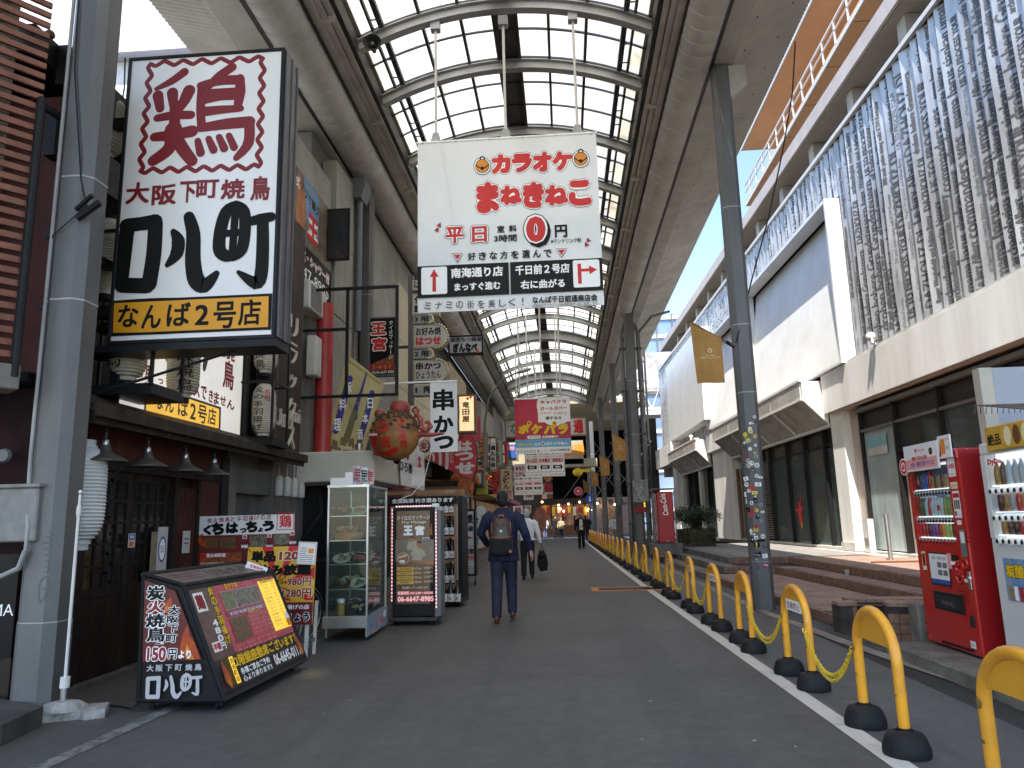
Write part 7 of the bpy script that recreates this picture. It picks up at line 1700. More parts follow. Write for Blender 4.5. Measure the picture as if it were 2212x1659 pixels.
bx('side', M('cream_enamel', (0.55, 0.52, 0.44), 0.5, var=0.08), t, 4.1, 4.22, 7.44, 7.56, 0.2, 2.76); bx('face', M('blue_grey_face', (0.36, 0.40, 0.46), 0.3, var=0.05), t, 4.225, 5.6, 7.46, 7.54, 2.0, 2.76); bx('lower_face', MATS['cream_enamel'], t, 4.225, 5.6, 7.46, 7.54, 0.2, 2.0)
t = thing('wire_rack', 'rusty wire shelf rack stored on top of the white vending machine', 'wire rack', (3.78, 6.9, 2.15), 0.0)
mb = MB();
for k in range(26): mb.tube([(k*0.05, -0.7, 0.02), (k*0.05, 0.1, 0.18), (k*0.05, 0.12, 0.10)], 0.004, 5)
for k in range(9): mb.tube([(0, -0.7+k*0.1, 0.02+k*0.02), (1.3, -0.7+k*0.1, 0.02+k*0.02)], 0.005, 5)
for k in range(14): mb.tube([(0.2+k*0.07, -0.45, 0.06), (0.2+k*0.07, -0.45, -0.22)], 0.004, 5)
for k in range(4): mb.tube([(0.2, -0.45, 0.0-k*0.07), (1.3, -0.45, 0.0-k*0.07)], 0.004, 5)
mb.build('wire_grid', M('rusty_wire', (0.16, 0.12, 0.10), 0.6, 0.4, var=0.2), t)['kind'] = 'stuff'

# ================================================================ menu light box (front left)
mbx_ = thing('menu_light_box', 'black wheeled light box with a flame-red end panel and a sloping photo menu', 'sign box', (-3.36, 5.86, 0), radians(-1.5))
A3 = (0, 1250, 2.4578)
YL = 1.72; zt_ = 1.04; zf = 0.95; xb = 0.32; xw = 0.70; zb_ = 0.09
prof = [(0.0, zb_), (xw, zb_), (xb, zf), (0.0-0.02, zt_)]
MB().prism(prof, 'y', 0.02, YL-0.02).build('body', m_blkmet, mbx_)
def edge(pts, r=0.018, name='frame_edge'): MB().tube(pts, r, 4).build(name, m_blkmet, mbx_)
for yy in (0.012, YL-0.012):
    for (a, b) in zip(prof, prof[1:]+prof[:1]): edge([(a[0], yy, a[1]), (b[0], yy, b[1])])
for (a) in prof: edge([(a[0], 0.0, a[1]), (a[0], YL, a[1])])
for (x, yy) in ((0.08, 0.12), (xw-0.1, 0.12), (0.08, YL-0.12), (xw-0.1, YL-0.12)):
    MB().lathe([(0.0, -0.012), (0.034, -0.012), (0.036, 0.0), (0.034, 0.012), (0, 0.012)], n=14, axis='x').build('caster', m_rubber, mbx_, loc=(x, yy, 0.036)); bx('caster_fork', m_steel, mbx_, x-0.02, x+0.02, yy-0.01, yy+0.01, 0.03, 0.09)
MB().tube([(0.0, 0.1, 0.1), (-0.06, 0.05, 0.02), (-0.2, 0.15, 0.012), (-0.35, 0.2, 0.012)], 0.007, 6).build('power_cord', m_blkmet, mbx_)
C6 = (340, 1440, 4.74)
o6 = Vector((-3.36, 5.86, 0)); tr = Trace(mbx_, C6, 'y', 5.86, o6, 0.0004, -0.001)
m_flame = M('flame_print', '#5e0b12', 0.35, var=0.3, scale=6, dirt=(0.07, 0.004, 0.004)); m_fl2 = M('flame_orange', '#b84a12', 0.35, var=0.3, scale=12, dirt=(0.25, 0.03, 0.01)); m_fl3 = M('flame_yellow', '#d8901e', 0.35, var=0.2, scale=14)
tr.P([(105, 50), (470, 175), (790, 985), (78, 1022)], m_flame)
tr.P([(640, 990), (520, 900), (560, 700), (620, 560), (640, 700), (700, 780), (770, 980)], m_fl2); tr.P([(600, 985), (590, 900), (610, 800), (660, 900), (700, 985)], m_fl3); tr.P([(340, 330), (420, 250), (440, 340), (400, 420), (350, 440)], m_fl2); tr.P([(340, 380), (380, 340), (375, 430)], m_fl3)
for ch, x0, x1, y0, y1 in (('炭', 125, 350, 115, 290), ('火', 130, 350, 290, 440), ('焼', 115, 355, 445, 610), ('鳥', 125, 355, 605, 780)):
    tr.T(ch, x0-8, y0-8, x1+8, y1+8, m_white, 0.085); tr.T(ch, x0, y0, x1, y1, m_black if ch != '火' else m_dred, 0.04)
for ch, x0, x1, y0, y1 in (('大', 390, 530, 345, 445), ('阪', 372, 515, 460, 555), ('下', 385, 510, 570, 670), ('町', 360, 495, 690, 785)): tr.T(ch, x0-6, y0-6, x1+6, y1+6, m_white, 0.08); tr.T(ch, x0, y0, x1, y1, m_black, 0.035)
tr.T('二本', 230, 775, 345, 812, m_white, 0.02)
tr.T('150', 125, 830, 375, 1015, m_white, 0.09); tr.T('150', 135, 840, 365, 1005, m_dred, 0.04); tr.T('円', 385, 850, 500, 985, m_white, 0.09); tr.T('円', 392, 857, 493, 978, m_black, 0.03); tr.T('より', 515, 875, 665, 975, m_white, 0.04)
for ch, x in zip('大阪下町焼鳥', (175, 285, 400, 515, 640, 750)): tr.T(ch, x-42, 1050+(175-x)*0.03, x+42, 1130+(175-x)*0.03, M('pale_grey_print', '#b8b6b8', 0.5, var=0), 0.03)
mpp = MATS['pale_grey_print']
for p, w in (([(150, 1215), (145, 1330), (140, 1430)], [50, 50, 46]), ([(150, 1215), (285, 1205)], 48), ([(280, 1210), (275, 1330), (268, 1430)], [50, 50, 50]), ([(145, 1430), (265, 1428)], 48),
             ([(365, 1230), (375, 1290), (345, 1350)], [20, 46, 20]), ([(425, 1190), (445, 1290), (450, 1370), (490, 1425), (550, 1370)], [36, 50, 54, 56, 22]),
             ([(615, 1160), (570, 1200), (560, 1300), (585, 1340), (620, 1330)], [34, 44, 44, 44, 34]), ([(610, 1158), (655, 1190), (655, 1280), (620, 1335)], [34, 40, 40, 34]), ([(610, 1180), (600, 1330)], 22), ([(565, 1250), (660, 1245)], 20),
             ([(680, 1200), (790, 1190)], 34), ([(745, 1200), (745, 1300), (740, 1390), (680, 1375)], [38, 44, 44, 16])): tr.S(p, w, mpp)
tr.done()
sx0, sz0 = xw, zb_; sx1, sz1 = xb, zf; SL = sqrt((sx1-sx0)**2+(sz1-sz0)**2); nx, nz = (sz1-sz0)/SL, (sx0-sx1)/SL
class Slope(Print):
    def _add(s, mat, pts, fs, name):
        s.y -= s.st; k = (mat.name, name); d = -s.y
        if k not in s.b: s.b[k] = (MB(), mat)
        s.b[k][0].add([(sx0+(sx1-sx0)*z/SL+nx*d, x, sz0+(sz1-sz0)*z/SL+nz*d) for x, z in pts], fs)
sp = Slope(mbx_, -0.004, 0.0004)
sp.frame(0.0, 0.0, YL, SL, 0.05, m_blkmet, 'frame_edge')
m_menu = M('menu_maroon', '#70222e', 0.25, var=0.15, scale=8, emit=0.3); m_menuy = M('menu_yellow', '#dcb73a', 0.3, var=0.04, emit=0.3); m_food = M('food_print', '#6b4a2c', 0.3, var=0.6, scale=30, dirt=(0.05, 0.03, 0.015)); m_foodg = M('salad_print', '#6d7a55', 0.3, var=0.5, scale=25, dirt=(0.1, 0.06, 0.04)); m_smoke = M('smoke_print', '#5b4640', 0.3, var=0.5, scale=9, dirt=(0.09, 0.02, 0.015)); m_mdark = M('menu_charcoal', '#3a3836', 0.3, var=0.1)
sp.rect(0.05, 0.05, YL-0.05, SL-0.05, m_menu); sp.rect(0.05, 0.05, YL-0.05, 0.30, m_mdark); sp.rect(0.05, 0.30, 0.42, SL-0.05, m_smoke)
sp.rect(1.28, 0.36, YL-0.05, SL-0.08, m_menuy)
sp.rect(0.08, 0.70, 0.24, 0.86, m_white); sp.text('鶏', 0.095, 0.715, 0.225, 0.845, m_dred, 0.06)
sp.text('炎の手羽揚げ', 0.32, 0.38, 0.42, 0.90, m_black, 0.09, True); sp.text('炎の手羽揚げ', 0.325, 0.385, 0.415, 0.895, m_yel, 0.035, True); sp.text('480円', 0.22, 0.36, 0.31, 0.62, m_white, 0.04, True)
sp.rect(0.10, 0.36, 0.24, 0.44, m_white); sp.text('半額', 0.11, 0.37, 0.23, 0.43, m_red, 0.05); sp.text('おすすめ', 0.62, 0.84, 0.86, 0.895, m_yel, 0.03)
sp.rect(0.5, 0.66, 1.24, 0.83, m_pink); sp.rect(0.505, 0.665, 0.72, 0.825, m_foodg); sp.rect(0.725, 0.665, 1.235, 0.825, M('pale_food', '#8d8578', 0.3, var=0.5, scale=30)); sp.rect(0.5, 0.60, 1.24, 0.655, M('menu_violet', '#8d4468', 0.3, var=0.1)); sp.text('¥100 ¥100 ¥160 ¥480', 0.55, 0.61, 1.2, 0.64, m_white, 0.01)
sp.rect(0.5, 0.38, 0.82, 0.585, m_food); sp.text('お飲みもの', 1.32, 0.83, 1.62, 0.89, m_mdark, 0.03); sp.text('お飲みもの', 1.325, 0.835, 1.615, 0.885, m_yel, 0.0)
rr = random.Random(6)
MN = ['ねぎま', 'せせり', 'つくね', 'ささみ', 'もも', 'かわ', 'ずり', 'はつ', 'レバー', 'なんこつ']
for r_ in range(5):
    for c in range(4): z = 0.55-r_*0.038; x = 0.86+c*0.1; sp.text(rr.choice(MN), x, z, x+0.08, z+0.022, m_pink, 0.015)
for r_ in range(2):
    for c in range(8): z = 0.34-r_*0.035; x = 0.45+c*0.1; sp.text(rr.choice(MN), x, z, x+0.08, z+0.022, m_pink, 0.015)
sp.text('鶏料理いろいろ', 0.86, 0.585, 1.1, 0.61, m_yel, 0.02)
for r_ in range(13): z = 0.80-r_*0.033; sp.text(rr.choice(['生ビール', 'ハイボール', 'レモンチューハイ', 'ウーロン茶', '日本酒', '梅酒ロック', 'カシスソーダ']), 1.31, z, 1.45, z+0.022, m_mdark, 0.01); sp.text(rr.choice(['480円', '390円', '290円']), 1.52, z, 1.58, z+0.02, m_red, 0.0)
sp.disc(1.6, 0.45, 0.05, m_white, rz=0.06); sp.rect(1.555, 0.37, 1.645, 0.44, m_orange)
sp.text('2階掘座敷席ございます！', 0.32, 0.19, 1.60, 0.29, m_yel, 0.035); sp.text('各種ご宴会ご予約', 0.36, 0.12, 0.92, 0.175, m_white, 0.03); sp.text('心より承ります!!', 0.36, 0.06, 0.92, 0.11, m_white, 0.03); sp.text('06-6645-0111', 1.0, 0.07, 1.6, 0.17, m_white, 0.03)
sp.rect(0.24, 0.07, 0.31, 0.29, m_menuy); sp.text('別名町店', 0.25, 0.08, 0.30, 0.28, m_dred, 0.03, True)
for fx in (0.14, 1.63):
    sp.poly([(fx, 0.055), (fx-0.06, 0.12), (fx-0.05, 0.2), (fx-0.02, 0.3), (fx+0.01, 0.22), (fx+0.045, 0.15), (fx+0.035, 0.08)], m_fl2); sp.poly([(fx, 0.06), (fx-0.03, 0.11), (fx-0.005, 0.18), (fx+0.025, 0.1)], m_fl3)
sp.done()
class Top(Print):
    def _add(s, mat, pts, fs, name):
        s.y -= s.st; k = (mat.name, name); d = -s.y
        if k not in s.b: s.b[k] = (MB(), mat)
        s.b[k][0].add([(-0.02+(xb+0.02)*(1-z), x, zt_+(zf-zt_)*(1-z)+d) for x, z in pts], fs)
tp_ = Top(mbx_, -0.003, 0.0005); tp_.rect(0.08, 0.12, YL-0.08, 0.88, M('dusty_top_print', '#8a7e78', 0.4, var=0.25, scale=6)); tp_.text('くちはっちょう', 0.72, 0.25, 1.5, 0.75, m_dsteel, 0.05);
for k in range(3): tp_.rect(0.15, 0.3+k*0.16, 0.6, 0.36+k*0.16, M('dusty_red_print', '#7d4a48', 0.5, var=0.2))
tp_.done()
def card(o, w, h, label, rz, tilt=0.0, roll=0.0):
    t = thing('notice_card', label, 'notice', o, 0, rot=(tilt, roll, rz)); bx('card', m_poster, t, 0, w, 0, 0.004, 0, h); return t
cq = card((-3.02, 7.38, 0.80), 0.26, 0.22, 'white card with opening hours stuck on the menu box corner', 0.15, -0.3, 0.35); pr = Print(cq, -0.001, 0.0006); pr.text('営業時間', 0.05, 0.16, 0.21, 0.2, m_red, 0.02); pr.text('17時～5時', 0.02, 0.08, 0.24, 0.14, m_char, 0.03); pr.text('年中無休で営業中', 0.04, 0.03, 0.22, 0.06, m_dred, 0.0); pr.done()
cq.location = (-3.22, 7.3, 0.90); cq.scale = (0.82, 1, 0.82)
AF = (470, 1230, 3.9515)
m_maro = M('maroon_print', '#701c26', 0.45, var=0.15, scale=6)
YA = 8.75; pa = [gy(428, 1152, YA), gy(638, 1152, YA), gy(533, 1110, YA)]
x0 = gy(430, 1150, YA).x; x1 = gy(636, 1135, YA).x; z1 = gy(533, 1113, YA).z
ab = board('menu_board', 'tall menu board headed by a white strip with bold black hiragana', 'menu board', (x0, YA, 0.28), 0, x1-x0, z1-0.28, 0.03, m_maro)
tr = Trace(ab, AF, 'y', YA, (x0, YA, 0.28), 0.0005, -0.001); w = x1-x0; h = z1-0.28
zs = tr.m(580, 420)[1]; tr.rect(0, zs, w, h, m_poster)
for i, ch in enumerate('炭火焼鳥と手羽揚げの店'): x = 190+i*58.5; yv = 282-i*3.4; tr.T(ch, x, yv-25, x+48, yv+25, m_dred, 0.02)
for ch, x0_, x1_, y0_, y1_ in (('く', 150, 235, 325, 425), ('ち', 230, 360, 300, 425), ('は', 375, 500, 300, 410), ('っ', 515, 580, 355, 405), ('ち', 570, 690, 285, 400), ('ょ', 690, 745, 350, 395), ('う', 735, 855, 280, 390)): tr.T(ch, x0_, y0_, x1_, y1_, mk_, 0.075)
b_ = tr.bxm(880, 200, 1050, 375); tr.frame(*b_, 0.008, m_bred); tr.T('鶏', 905, 225, 1025, 350, m_bred, 0.02)
for (a, b, c, d, f_) in ((125, 450, 300, 560, m_food), (318, 445, 475, 560, m_food), (612, 430, 780, 540, M('pale_dish', '#8a8070', 0.4, var=0.5, scale=30)), (850, 410, 1000, 520, MATS['pale_dish'])): tr.R(a, b, c, d, f_)
for (x, p_) in ((528, '¥480'), (772, '¥480'), (1002, '¥599')): tr.T(p_, x, 520 if x < 900 else 485, x+68, 555 if x < 900 else 515, m_white, 0.03)
for (x, y_) in ((540, 425), (785, 412), (1010, 390)): tr.R(x, y_, x+45, y_+38, m_poster); tr.T('鶏', x+5, y_+4, x+40, y_+34, m_red, 0.03)
tr.R(120, 600, 530, 760, M('orange_food', '#a5552a', 0.4, var=0.5, scale=20, dirt=(0.12, 0.02, 0.01))); tr.T('炭火串料理', 185, 605, 375, 645, m_white, 0.03); tr.T('鶏', 125, 610, 175, 660, m_red, 0.03); tr.T('Charcoal Grilled Skewers', 125, 690, 360, 712, m_white, 0.0)
tr.S([(165, 520), (120, 470), (150, 410)], [50, 50, 4], m_fl2, 'print'); tr.done()
for x in (0.06, w-0.12): bx('leg', m_wtrim, ab, x, x+0.05, 0.03, 0.07, -0.28, h*0.8)
bx('crossbar', m_grey, ab, 0.06, w-0.06, 0.035, 0.065, -0.12, -0.07);
YB = 8.15; m_ybd = M('board_yellow', '#e0b32c', 0.4, var=0.05)
x0 = gy(526, 1250, YB).x; x1 = gy(676, 1250, YB).x; z1 = gy(600, 1180, YB).z; z0 = gy(600, 1350, YB).z
yb2 = board('all_you_can_drink_board', 'yellow and red A-board advertising 120 minute all you can drink', 'menu board', (x0, YB, z0), 0, x1-x0, z1-z0, 0.025, m_ybd)
yb2.rotation_euler = (radians(-6), radians(0), 0)
w = x1-x0; h = z1-z0; pr = Print(yb2, -0.001, 0.0005)
cx, cz = w*0.45, h*0.5
for k in range(12):
    a = k*2*pi/12+0.1; b = a+0.22; q1 = (cx+0.6*cos(a), cz+0.6*sin(a)); q2 = (cx+0.6*cos(b), cz+0.6*sin(b))
    cl = lambda p: (min(w, max(0, p[0])), min(h, max(h*0.3, p[1]))); pr.poly([(cx, cz), cl(q1), cl(q2)], m_bred)
pr.rect(0, 0, w, h*0.28, m_maro)
pr.text('単品', w*0.06, h*0.80, w*0.42, h*0.95, mk_, 0.06)
pr.text('120分', w*0.46, h*0.80, w*0.98, h*0.96, m_cream, 0.1); pr.text('120分', w*0.47, h*0.81, w*0.97, h*0.95, m_dred, 0.045); pr.text('飲み放題', w*0.14, h*0.62, w*0.95, h*0.77, mk_, 0.06)
pr.text('木曜日', w*0.24, h*0.50, w*0.56, h*0.59, m_yel, 0.08); pr.text('木曜日', w*0.25, h*0.505, w*0.55, h*0.585, mk_, 0.03); pr.text('980円', w*0.6, h*0.48, w*0.97, h*0.60, m_cream, 0.08); pr.text('980円', w*0.61, h*0.485, w*0.96, h*0.595, m_dred, 0.03)
pr.text('金・日 祝前', w*0.1, h*0.35, w*0.52, h*0.46, mk_, 0.04); pr.text('1280円', w*0.54, h*0.33, w*0.98, h*0.46, m_cream, 0.08); pr.text('1280円', w*0.55, h*0.335, w*0.97, h*0.455, m_dred, 0.03)
pr.text('炭火焼鳥と手羽揚げの店', w*0.08, h*0.19, w*0.95, h*0.25, m_white, 0.02); pr.text('くちはっちょう', w*0.1, h*0.03, w*0.97, h*0.16, m_white, 0.1); pr.text('くちはっちょう', w*0.11, h*0.035, w*0.96, h*0.155, m_black, 0.05); pr.done()
for x in (0.05, w-0.08): bx('leg', m_wtrim, yb2, x, x+0.035, 0.025, 0.055, -z0-0.01, h*0.9); bx('rear_leg', m_wtrim, yb2, x, x+0.03, 0.3, 0.33, -z0+0.02, h*0.3)
bx('crossbar', m_grey, yb2, 0.05, w-0.05, 0.26, 0.285, -0.18, -0.14); bx('crossbar', m_grey, yb2, 0.05, w-0.05, 0.03, 0.05, -0.22, -0.18)
cq = card((gy(643, 1170, 8.1).x, 8.08, gy(660, 1218, 8.1).z), 0.21, 0.24, 'small beer menu card clipped to the corner of the yellow board', -0.05, -0.1, 0.05); pr = Print(cq, -0.001, 0.0006); pr.frame(0.008, 0.008, 0.202, 0.232, 0.004, m_brown)
for k in range(8): pr.rect(0.03, 0.03+k*0.02, 0.1 if k > 3 else 0.18, 0.036+k*0.02, m_grey)
pr.rect(0.12, 0.12, 0.18, 0.17, m_orange); pr.done()
st = thing('banner_stand', 'white telescopic flag stand in a scalloped pale concrete foot', 'banner stand', (-3.86, 5.72, 0), 0.45)
MB().prism([(-0.30, -0.13), (-0.17, -0.15), (-0.13, -0.10), (0.13, -0.10), (0.17, -0.15), (0.30, -0.13), (0.30, 0.13), (0.17, 0.15), (0.13, 0.10), (-0.13, 0.10), (-0.17, 0.15), (-0.30, 0.13)], 'z', 0, 0.06).build('foot', M('pale_cast_concrete', (0.42, 0.41, 0.38), 0.8, var=0.25, scale=12, bump=0.3), st)
MB().lathe([(0.17, 0.06), (0.165, 0.085), (0.12, 0.115), (0.05, 0.13), (0.0, 0.13)], n=24, sy=0.75).build('foot_dome', MATS['pale_cast_concrete'], st, smooth=True)
MB().cyl(0, 0, 0.12, 0.26, 0.026, 14).build('socket', m_chrome, st, smooth=True); MB().cyl(0, 0, 0.22, 0.30, 0.035, 16).build('socket_collar', m_wtrim, st, smooth=True)
MB().tube([(0, 0, 0.28), (0.0, 0, 1.5)], 0.012, 10).build('pole', m_wtrim, st, smooth=True); MB().tube([(0, 0, 1.5), (0, 0, 1.53), (0, 0, 1.58), (0, 0, 1.60), (0, 0, 1.68)], [0.013, 0.02, 0.018, 0.011, 0.011], 10).build('pole_tip', m_wtrim, st, smooth=True); MB().ball((0, 0, 1.70), 0.016, 10, 6).build('finial', m_wtrim, st, smooth=True)
bk = thing('bicycle', 'bicycle with a black rear tyre half hidden behind the yellow board', 'bicycle', (-3.25, 9.3, 0.33), radians(70))
for dx in (0.0, -1.05):
    MB().tube([(dx+0.32*cos(2*pi*k/32), 0, 0.32*sin(2*pi*k/32)) for k in range(33)], 0.016, 8, caps=False).build('tyre', m_rubber, bk, smooth=True)
    MB().tube([(dx+0.3*cos(2*pi*k/32), 0, 0.3*sin(2*pi*k/32)) for k in range(33)], 0.008, 6, caps=False).build('rim', m_chrome, bk, smooth=True)
    mb = MB();
    for k in range(16): mb.tube([(dx, 0, 0), (dx+0.3*cos(2*pi*k/16), 0, 0.3*sin(2*pi*k/16))], 0.002, 4)
    mb.build('spokes', m_chrome, bk)
MB().tube([(0.33*cos(pi*k/10+0.1), 0, 0.34*sin(pi*k/10+0.1)) for k in range(8)], 0.014, 6).build('mudguard', M('teal_paint', (0.18, 0.36, 0.33), 0.4, var=0.1), bk, smooth=True)
mb = MB(); mb.tube([(0, 0, 0), (-0.4, 0, -0.05), (-0.62, 0, 0.42), (-0.25, 0, 0.48), (0, 0, 0)], 0.014, 8); mb.tube([(-0.4, 0, -0.05), (-0.22, 0, 0.55)], 0.014, 8); mb.tube([(-0.62, 0, 0.42), (-0.68, 0, 0.6)], 0.014, 8); mb.tube([(-1.05, 0, 0), (-0.68, 0, 0.6)], 0.014, 8); mb.build('frame', MATS['teal_paint'], bk, smooth=True)
MB().ball((-0.2, 0, 0.58), (0.12, 0.07, 0.03), 12, 6).build('saddle', m_rubber, bk, smooth=True); MB().tube([(-0.7, -0.25, 0.65), (-0.75, 0, 0.66), (-0.7, 0.25, 0.65)], 0.012, 8).build('handlebar', m_chrome, bk, smooth=True); MB().tube([(0.05, 0.06, 0.0), (0.1, 0.12, -0.3)], 0.01, 6).build('kickstand', m_chrome, bk)
m_cg = glass_mat('case_glass', (0.86, 0.92, 0.90), 0.03)
cs = thing('food_display_case', 'tall aluminium and glass case of plastic food samples', 'display case', (-2.97, 9.22, 0), radians(2))
CWd, CL, z0c, z1c = 0.52, 1.15, 0.26, 1.86; e = 0.026
for x in (0, CWd-e):
    for y in (0, CL-e): bx('corner_post', m_chrome, cs, x, x+e, y, y+e, 0.05, z1c, 0.003)
bx('base_skirt', m_chrome, cs, -0.03, CWd+0.005, -0.02, CL, 0.16, 0.30, 0.006); bx('roof', m_chrome, cs, -0.005, CWd+0.005, -0.005, CL+0.005, z1c, z1c+0.03)
bx('glass_front', m_cg, cs, e, CWd-e, 0.01, 0.016, 0.30, z1c); bx('glass_side', m_cg, cs, CWd-0.016, CWd-0.01, e, CL/2-0.006, 0.30, z1c); bx('glass_side', m_cg, cs, CWd-0.02, CWd-0.014, CL/2+0.006, CL-e, 0.30, z1c); bx('glass_side', m_cg, cs, 0.01, 0.016, e, CL-e, 0.30, z1c)
bx('case_back', M('case_back_grey', (0.16, 0.165, 0.16), 0.4, 0.2, var=0.3, scale=3), cs, e, CWd-e, CL-0.03, CL-0.02, 0.30, z1c)
SH = [0.61, 0.91, 1.2, 1.5]
for z in SH: bx('glass_shelf', m_cg, cs, 0.02, CWd-0.02, 0.03, CL-0.04, z, z+0.008); bx('shelf_edge', m_chrome, cs, 0.03, CWd-0.03, 0.02, 0.03, z-0.002, z+0.01)
rr = random.Random(8); m_plate_b = M('black_dish', (0.03, 0.03, 0.03), 0.3, var=0.1); m_fd = [M('food_brown', (0.30, 0.15, 0.07), 0.5, var=0.4, scale=30), M('food_tan', (0.5, 0.32, 0.17), 0.5, var=0.3, scale=30), M('food_yellow', (0.55, 0.42, 0.12), 0.5, var=0.2, scale=30), M('food_red', (0.4, 0.1, 0.05), 0.5, var=0.3, scale=30), M('food_green', (0.10, 0.18, 0.06), 0.5, var=0.3, scale=30), M('food_white', (0.6, 0.58, 0.5), 0.5, var=0.1, scale=30)]
for si, z in enumerate([0.30]+SH):
    for row in range(3):
        for i in range(2 if si != 3 else 1):
            if si == 0 and row == 0 and i == 0: continue
            x = 0.15+i*0.22; y = 0.17+row*0.34
            d = thing('sample_dish', None, None, (x, y, z+0.05)); d.parent = cs
            tl_ = radians(35)
            if si == 3 and row == 0:
                o = MB().lathe([(0.17, 0), (0.18, 0.09), (0.0, 0.09)], n=22).build('wooden_tub', M('tub_wood', (0.42, 0.26, 0.13), 0.6, var=0.15, scale=8), d, smooth=True, loc=(0.08, 0, -0.04))
                mb = MB()
                for k in range(26): a = rr.uniform(0, 6.28); r_ = rr.uniform(0, 0.14); mb.ball((0.08+r_*cos(a), r_*sin(a), 0.07+rr.uniform(0, 0.05)), (0.035, 0.03, 0.022), 7, 5)
                mb.build('fried_skewers', m_fd[1], d, smooth=True)['kind'] = 'stuff'; continue
            MB().lathe([(0.02, 0), (0.085, 0.012), (0.1, 0.03), (0.098, 0.034), (0.08, 0.018), (0.0, 0.012)], n=20, sx=1.15).build('dish', m_plate_b if rr.random() < 0.6 else m_fd[5], d, smooth=True, rot=(tl_, 0, rr.uniform(-0.3, 0.3)))
            mm = rr.choice(m_fd[:5])
            mb = MB()
            for k in range(9): a = rr.uniform(0, 6.28); r_ = rr.uniform(0, 0.06); mb.ball((r_*cos(a)*1.1, r_*sin(a)*cos(tl_)-0.015, 0.03+r_*sin(a)*sin(tl_)+0.012), (rr.uniform(0.015, 0.035), 0.02, rr.uniform(0.012, 0.022)), 7, 5)
            mb.build('food_sample', mm, d, smooth=True)['kind'] = 'stuff'
            mb = MB()
            for k in range(3): a = rr.uniform(0, 6.28); mb.ball((0.05*cos(a), 0.045*sin(a)*cos(tl_)-0.02, 0.035+0.05*sin(a)*sin(tl_)), (0.018, 0.014, 0.014), 7, 5)
            mb.build('garnish', rr.choice(m_fd[2:]), d, smooth=True)['kind'] = 'stuff'
            MB().tube([(-0.06, 0.05, -0.05), (-0.05, 0.06, 0.06), (0.0, 0.02, -0.05), (0.05, 0.06, 0.06), (0.06, 0.05, -0.05)], 0.003, 4).build('wire_stand', m_blkmet, d)
d = thing('beer_mug', None, None, (0.16, 0.12, 0.30)); d.parent = cs
MB().lathe([(0.04, 0), (0.045, 0.01), (0.043, 0.15), (0, 0.15)], n=18).build('beer', M('beer_amber', (0.55, 0.30, 0.05), 0.2, var=0.05), d, smooth=True); MB().lathe([(0.045, 0.15), (0.048, 0.19), (0.03, 0.2), (0, 0.2)], n=18).build('foam', m_white, d, smooth=True); MB().tube([(0.045, 0, 0.04), (0.08, 0, 0.05), (0.08, 0, 0.12), (0.045, 0, 0.13)], 0.007, 6).build('handle', m_cg, d, smooth=True)
bx('side_poster', M('poster_sky_blue', '#4d86ab', 0.4, var=0.25, scale=7, dirt=(0.45, 0.4, 0.3)), cs, CWd+0.006, CWd+0.012, 0.0, CL, -0.0+0.06, 0.3)
v = thing('tmp', None, None, (CWd+0.0125, 0, 0), pi/2); v.parent = cs; pr = Print(v, 0, 0.0006); pr.text('気軽に入れる', 0.06, 0.09, 0.5, 0.22, m_white, 0.07); pr.text('気軽に入れる', 0.065, 0.095, 0.495, 0.215, m_blue, 0.03); pr.text('居酒屋', 0.56, 0.1, 0.82, 0.24, m_white, 0.08); pr.text('居酒屋', 0.565, 0.105, 0.815, 0.235, M('rose_red', '#c03a5c', 0.5, var=0), 0.03); pr.disc(0.95, 0.22, 0.09, m_white, rz=0.05); pr.poly([(0.2, 0.06), (0.35, 0.09), (0.5, 0.06)], m_yel); pr.done()
for o in list(v.children): o.data.transform(v.matrix_basis); o.parent = cs
bpy.data.objects.remove(v)
for k, (x, w_, h_, lb, mt) in enumerate(((0.02, 0.2, 0.09, 'blank white card lying on the display case roof', m_poster), (0.2, 0.1, 0.16, 'white paper sleeve on the display case roof', m_poster), (0.29, 0.11, 0.24, 'leftmost of the glossy printed flags on the display case', M('flag_print_a', '#8fb0c0', 0.2, var=0.6, scale=18, dirt=(0.35, 0.05, 0.05))), (0.37, 0.11, 0.22, 'middle glossy printed flag on the display case', M('flag_print_b', '#d8d4d0', 0.2, var=0.6, scale=18, dirt=(0.1, 0.1, 0.1))), (0.45, 0.1, 0.2, 'rightmost glossy printed flag on the display case', M('flag_print_c', '#c8a8a8', 0.2, var=0.6, scale=18, dirt=(0.25, 0.04, 0.05))))):
    t = thing('display_card', lb, 'card', (-2.97+x, 9.25+k*0.03, 1.892), radians(2)); bx('card', mt, t, 0, w_, 0, 0.003, 0, h_)
    if k > 1: pr = Print(t, -0.001, 0.0005); pr.text('名物串かつ', 0.01, 0.03, w_-0.01, h_-0.03, (m_dred, m_char, m_dred)[k-2], 0.05, True); pr.done()
TH = (960, 1180, 5.5286)
YTB = 10.62; x0 = gy(848, 1220, YTB).x; x1 = gy(937, 1220, YTB).x; w = x1-x0; z0 = 0.12; z1 = 1.62; h = z1-z0
tb = thing('massage_light_board', 'brown lit massage parlour board on wheels edged with pink light strips', 'sign board', (x0, YTB, z0), radians(0))
m_thai = M('thai_print', '#5a4630', 0.3, var=0.25, scale=1.5, emit=0.16, dirt=(0.05, 0.03, 0.02))
bx('case', m_blkmet, tb, 0, w, 0, 0.13, 0, h, 0.006); bx('print_face', m_thai, tb, 0.055, w-0.055, -0.004, 0.0, 0.17, h-0.05)
bx('platform', m_dsteel, tb, -0.05, w+0.05, -0.06, 0.5, -0.06, -0.01, 0.008); bx('side_case', m_grey, tb, w+0.001, w+0.09, 0.06, 0.40, -0.01, h-0.05)
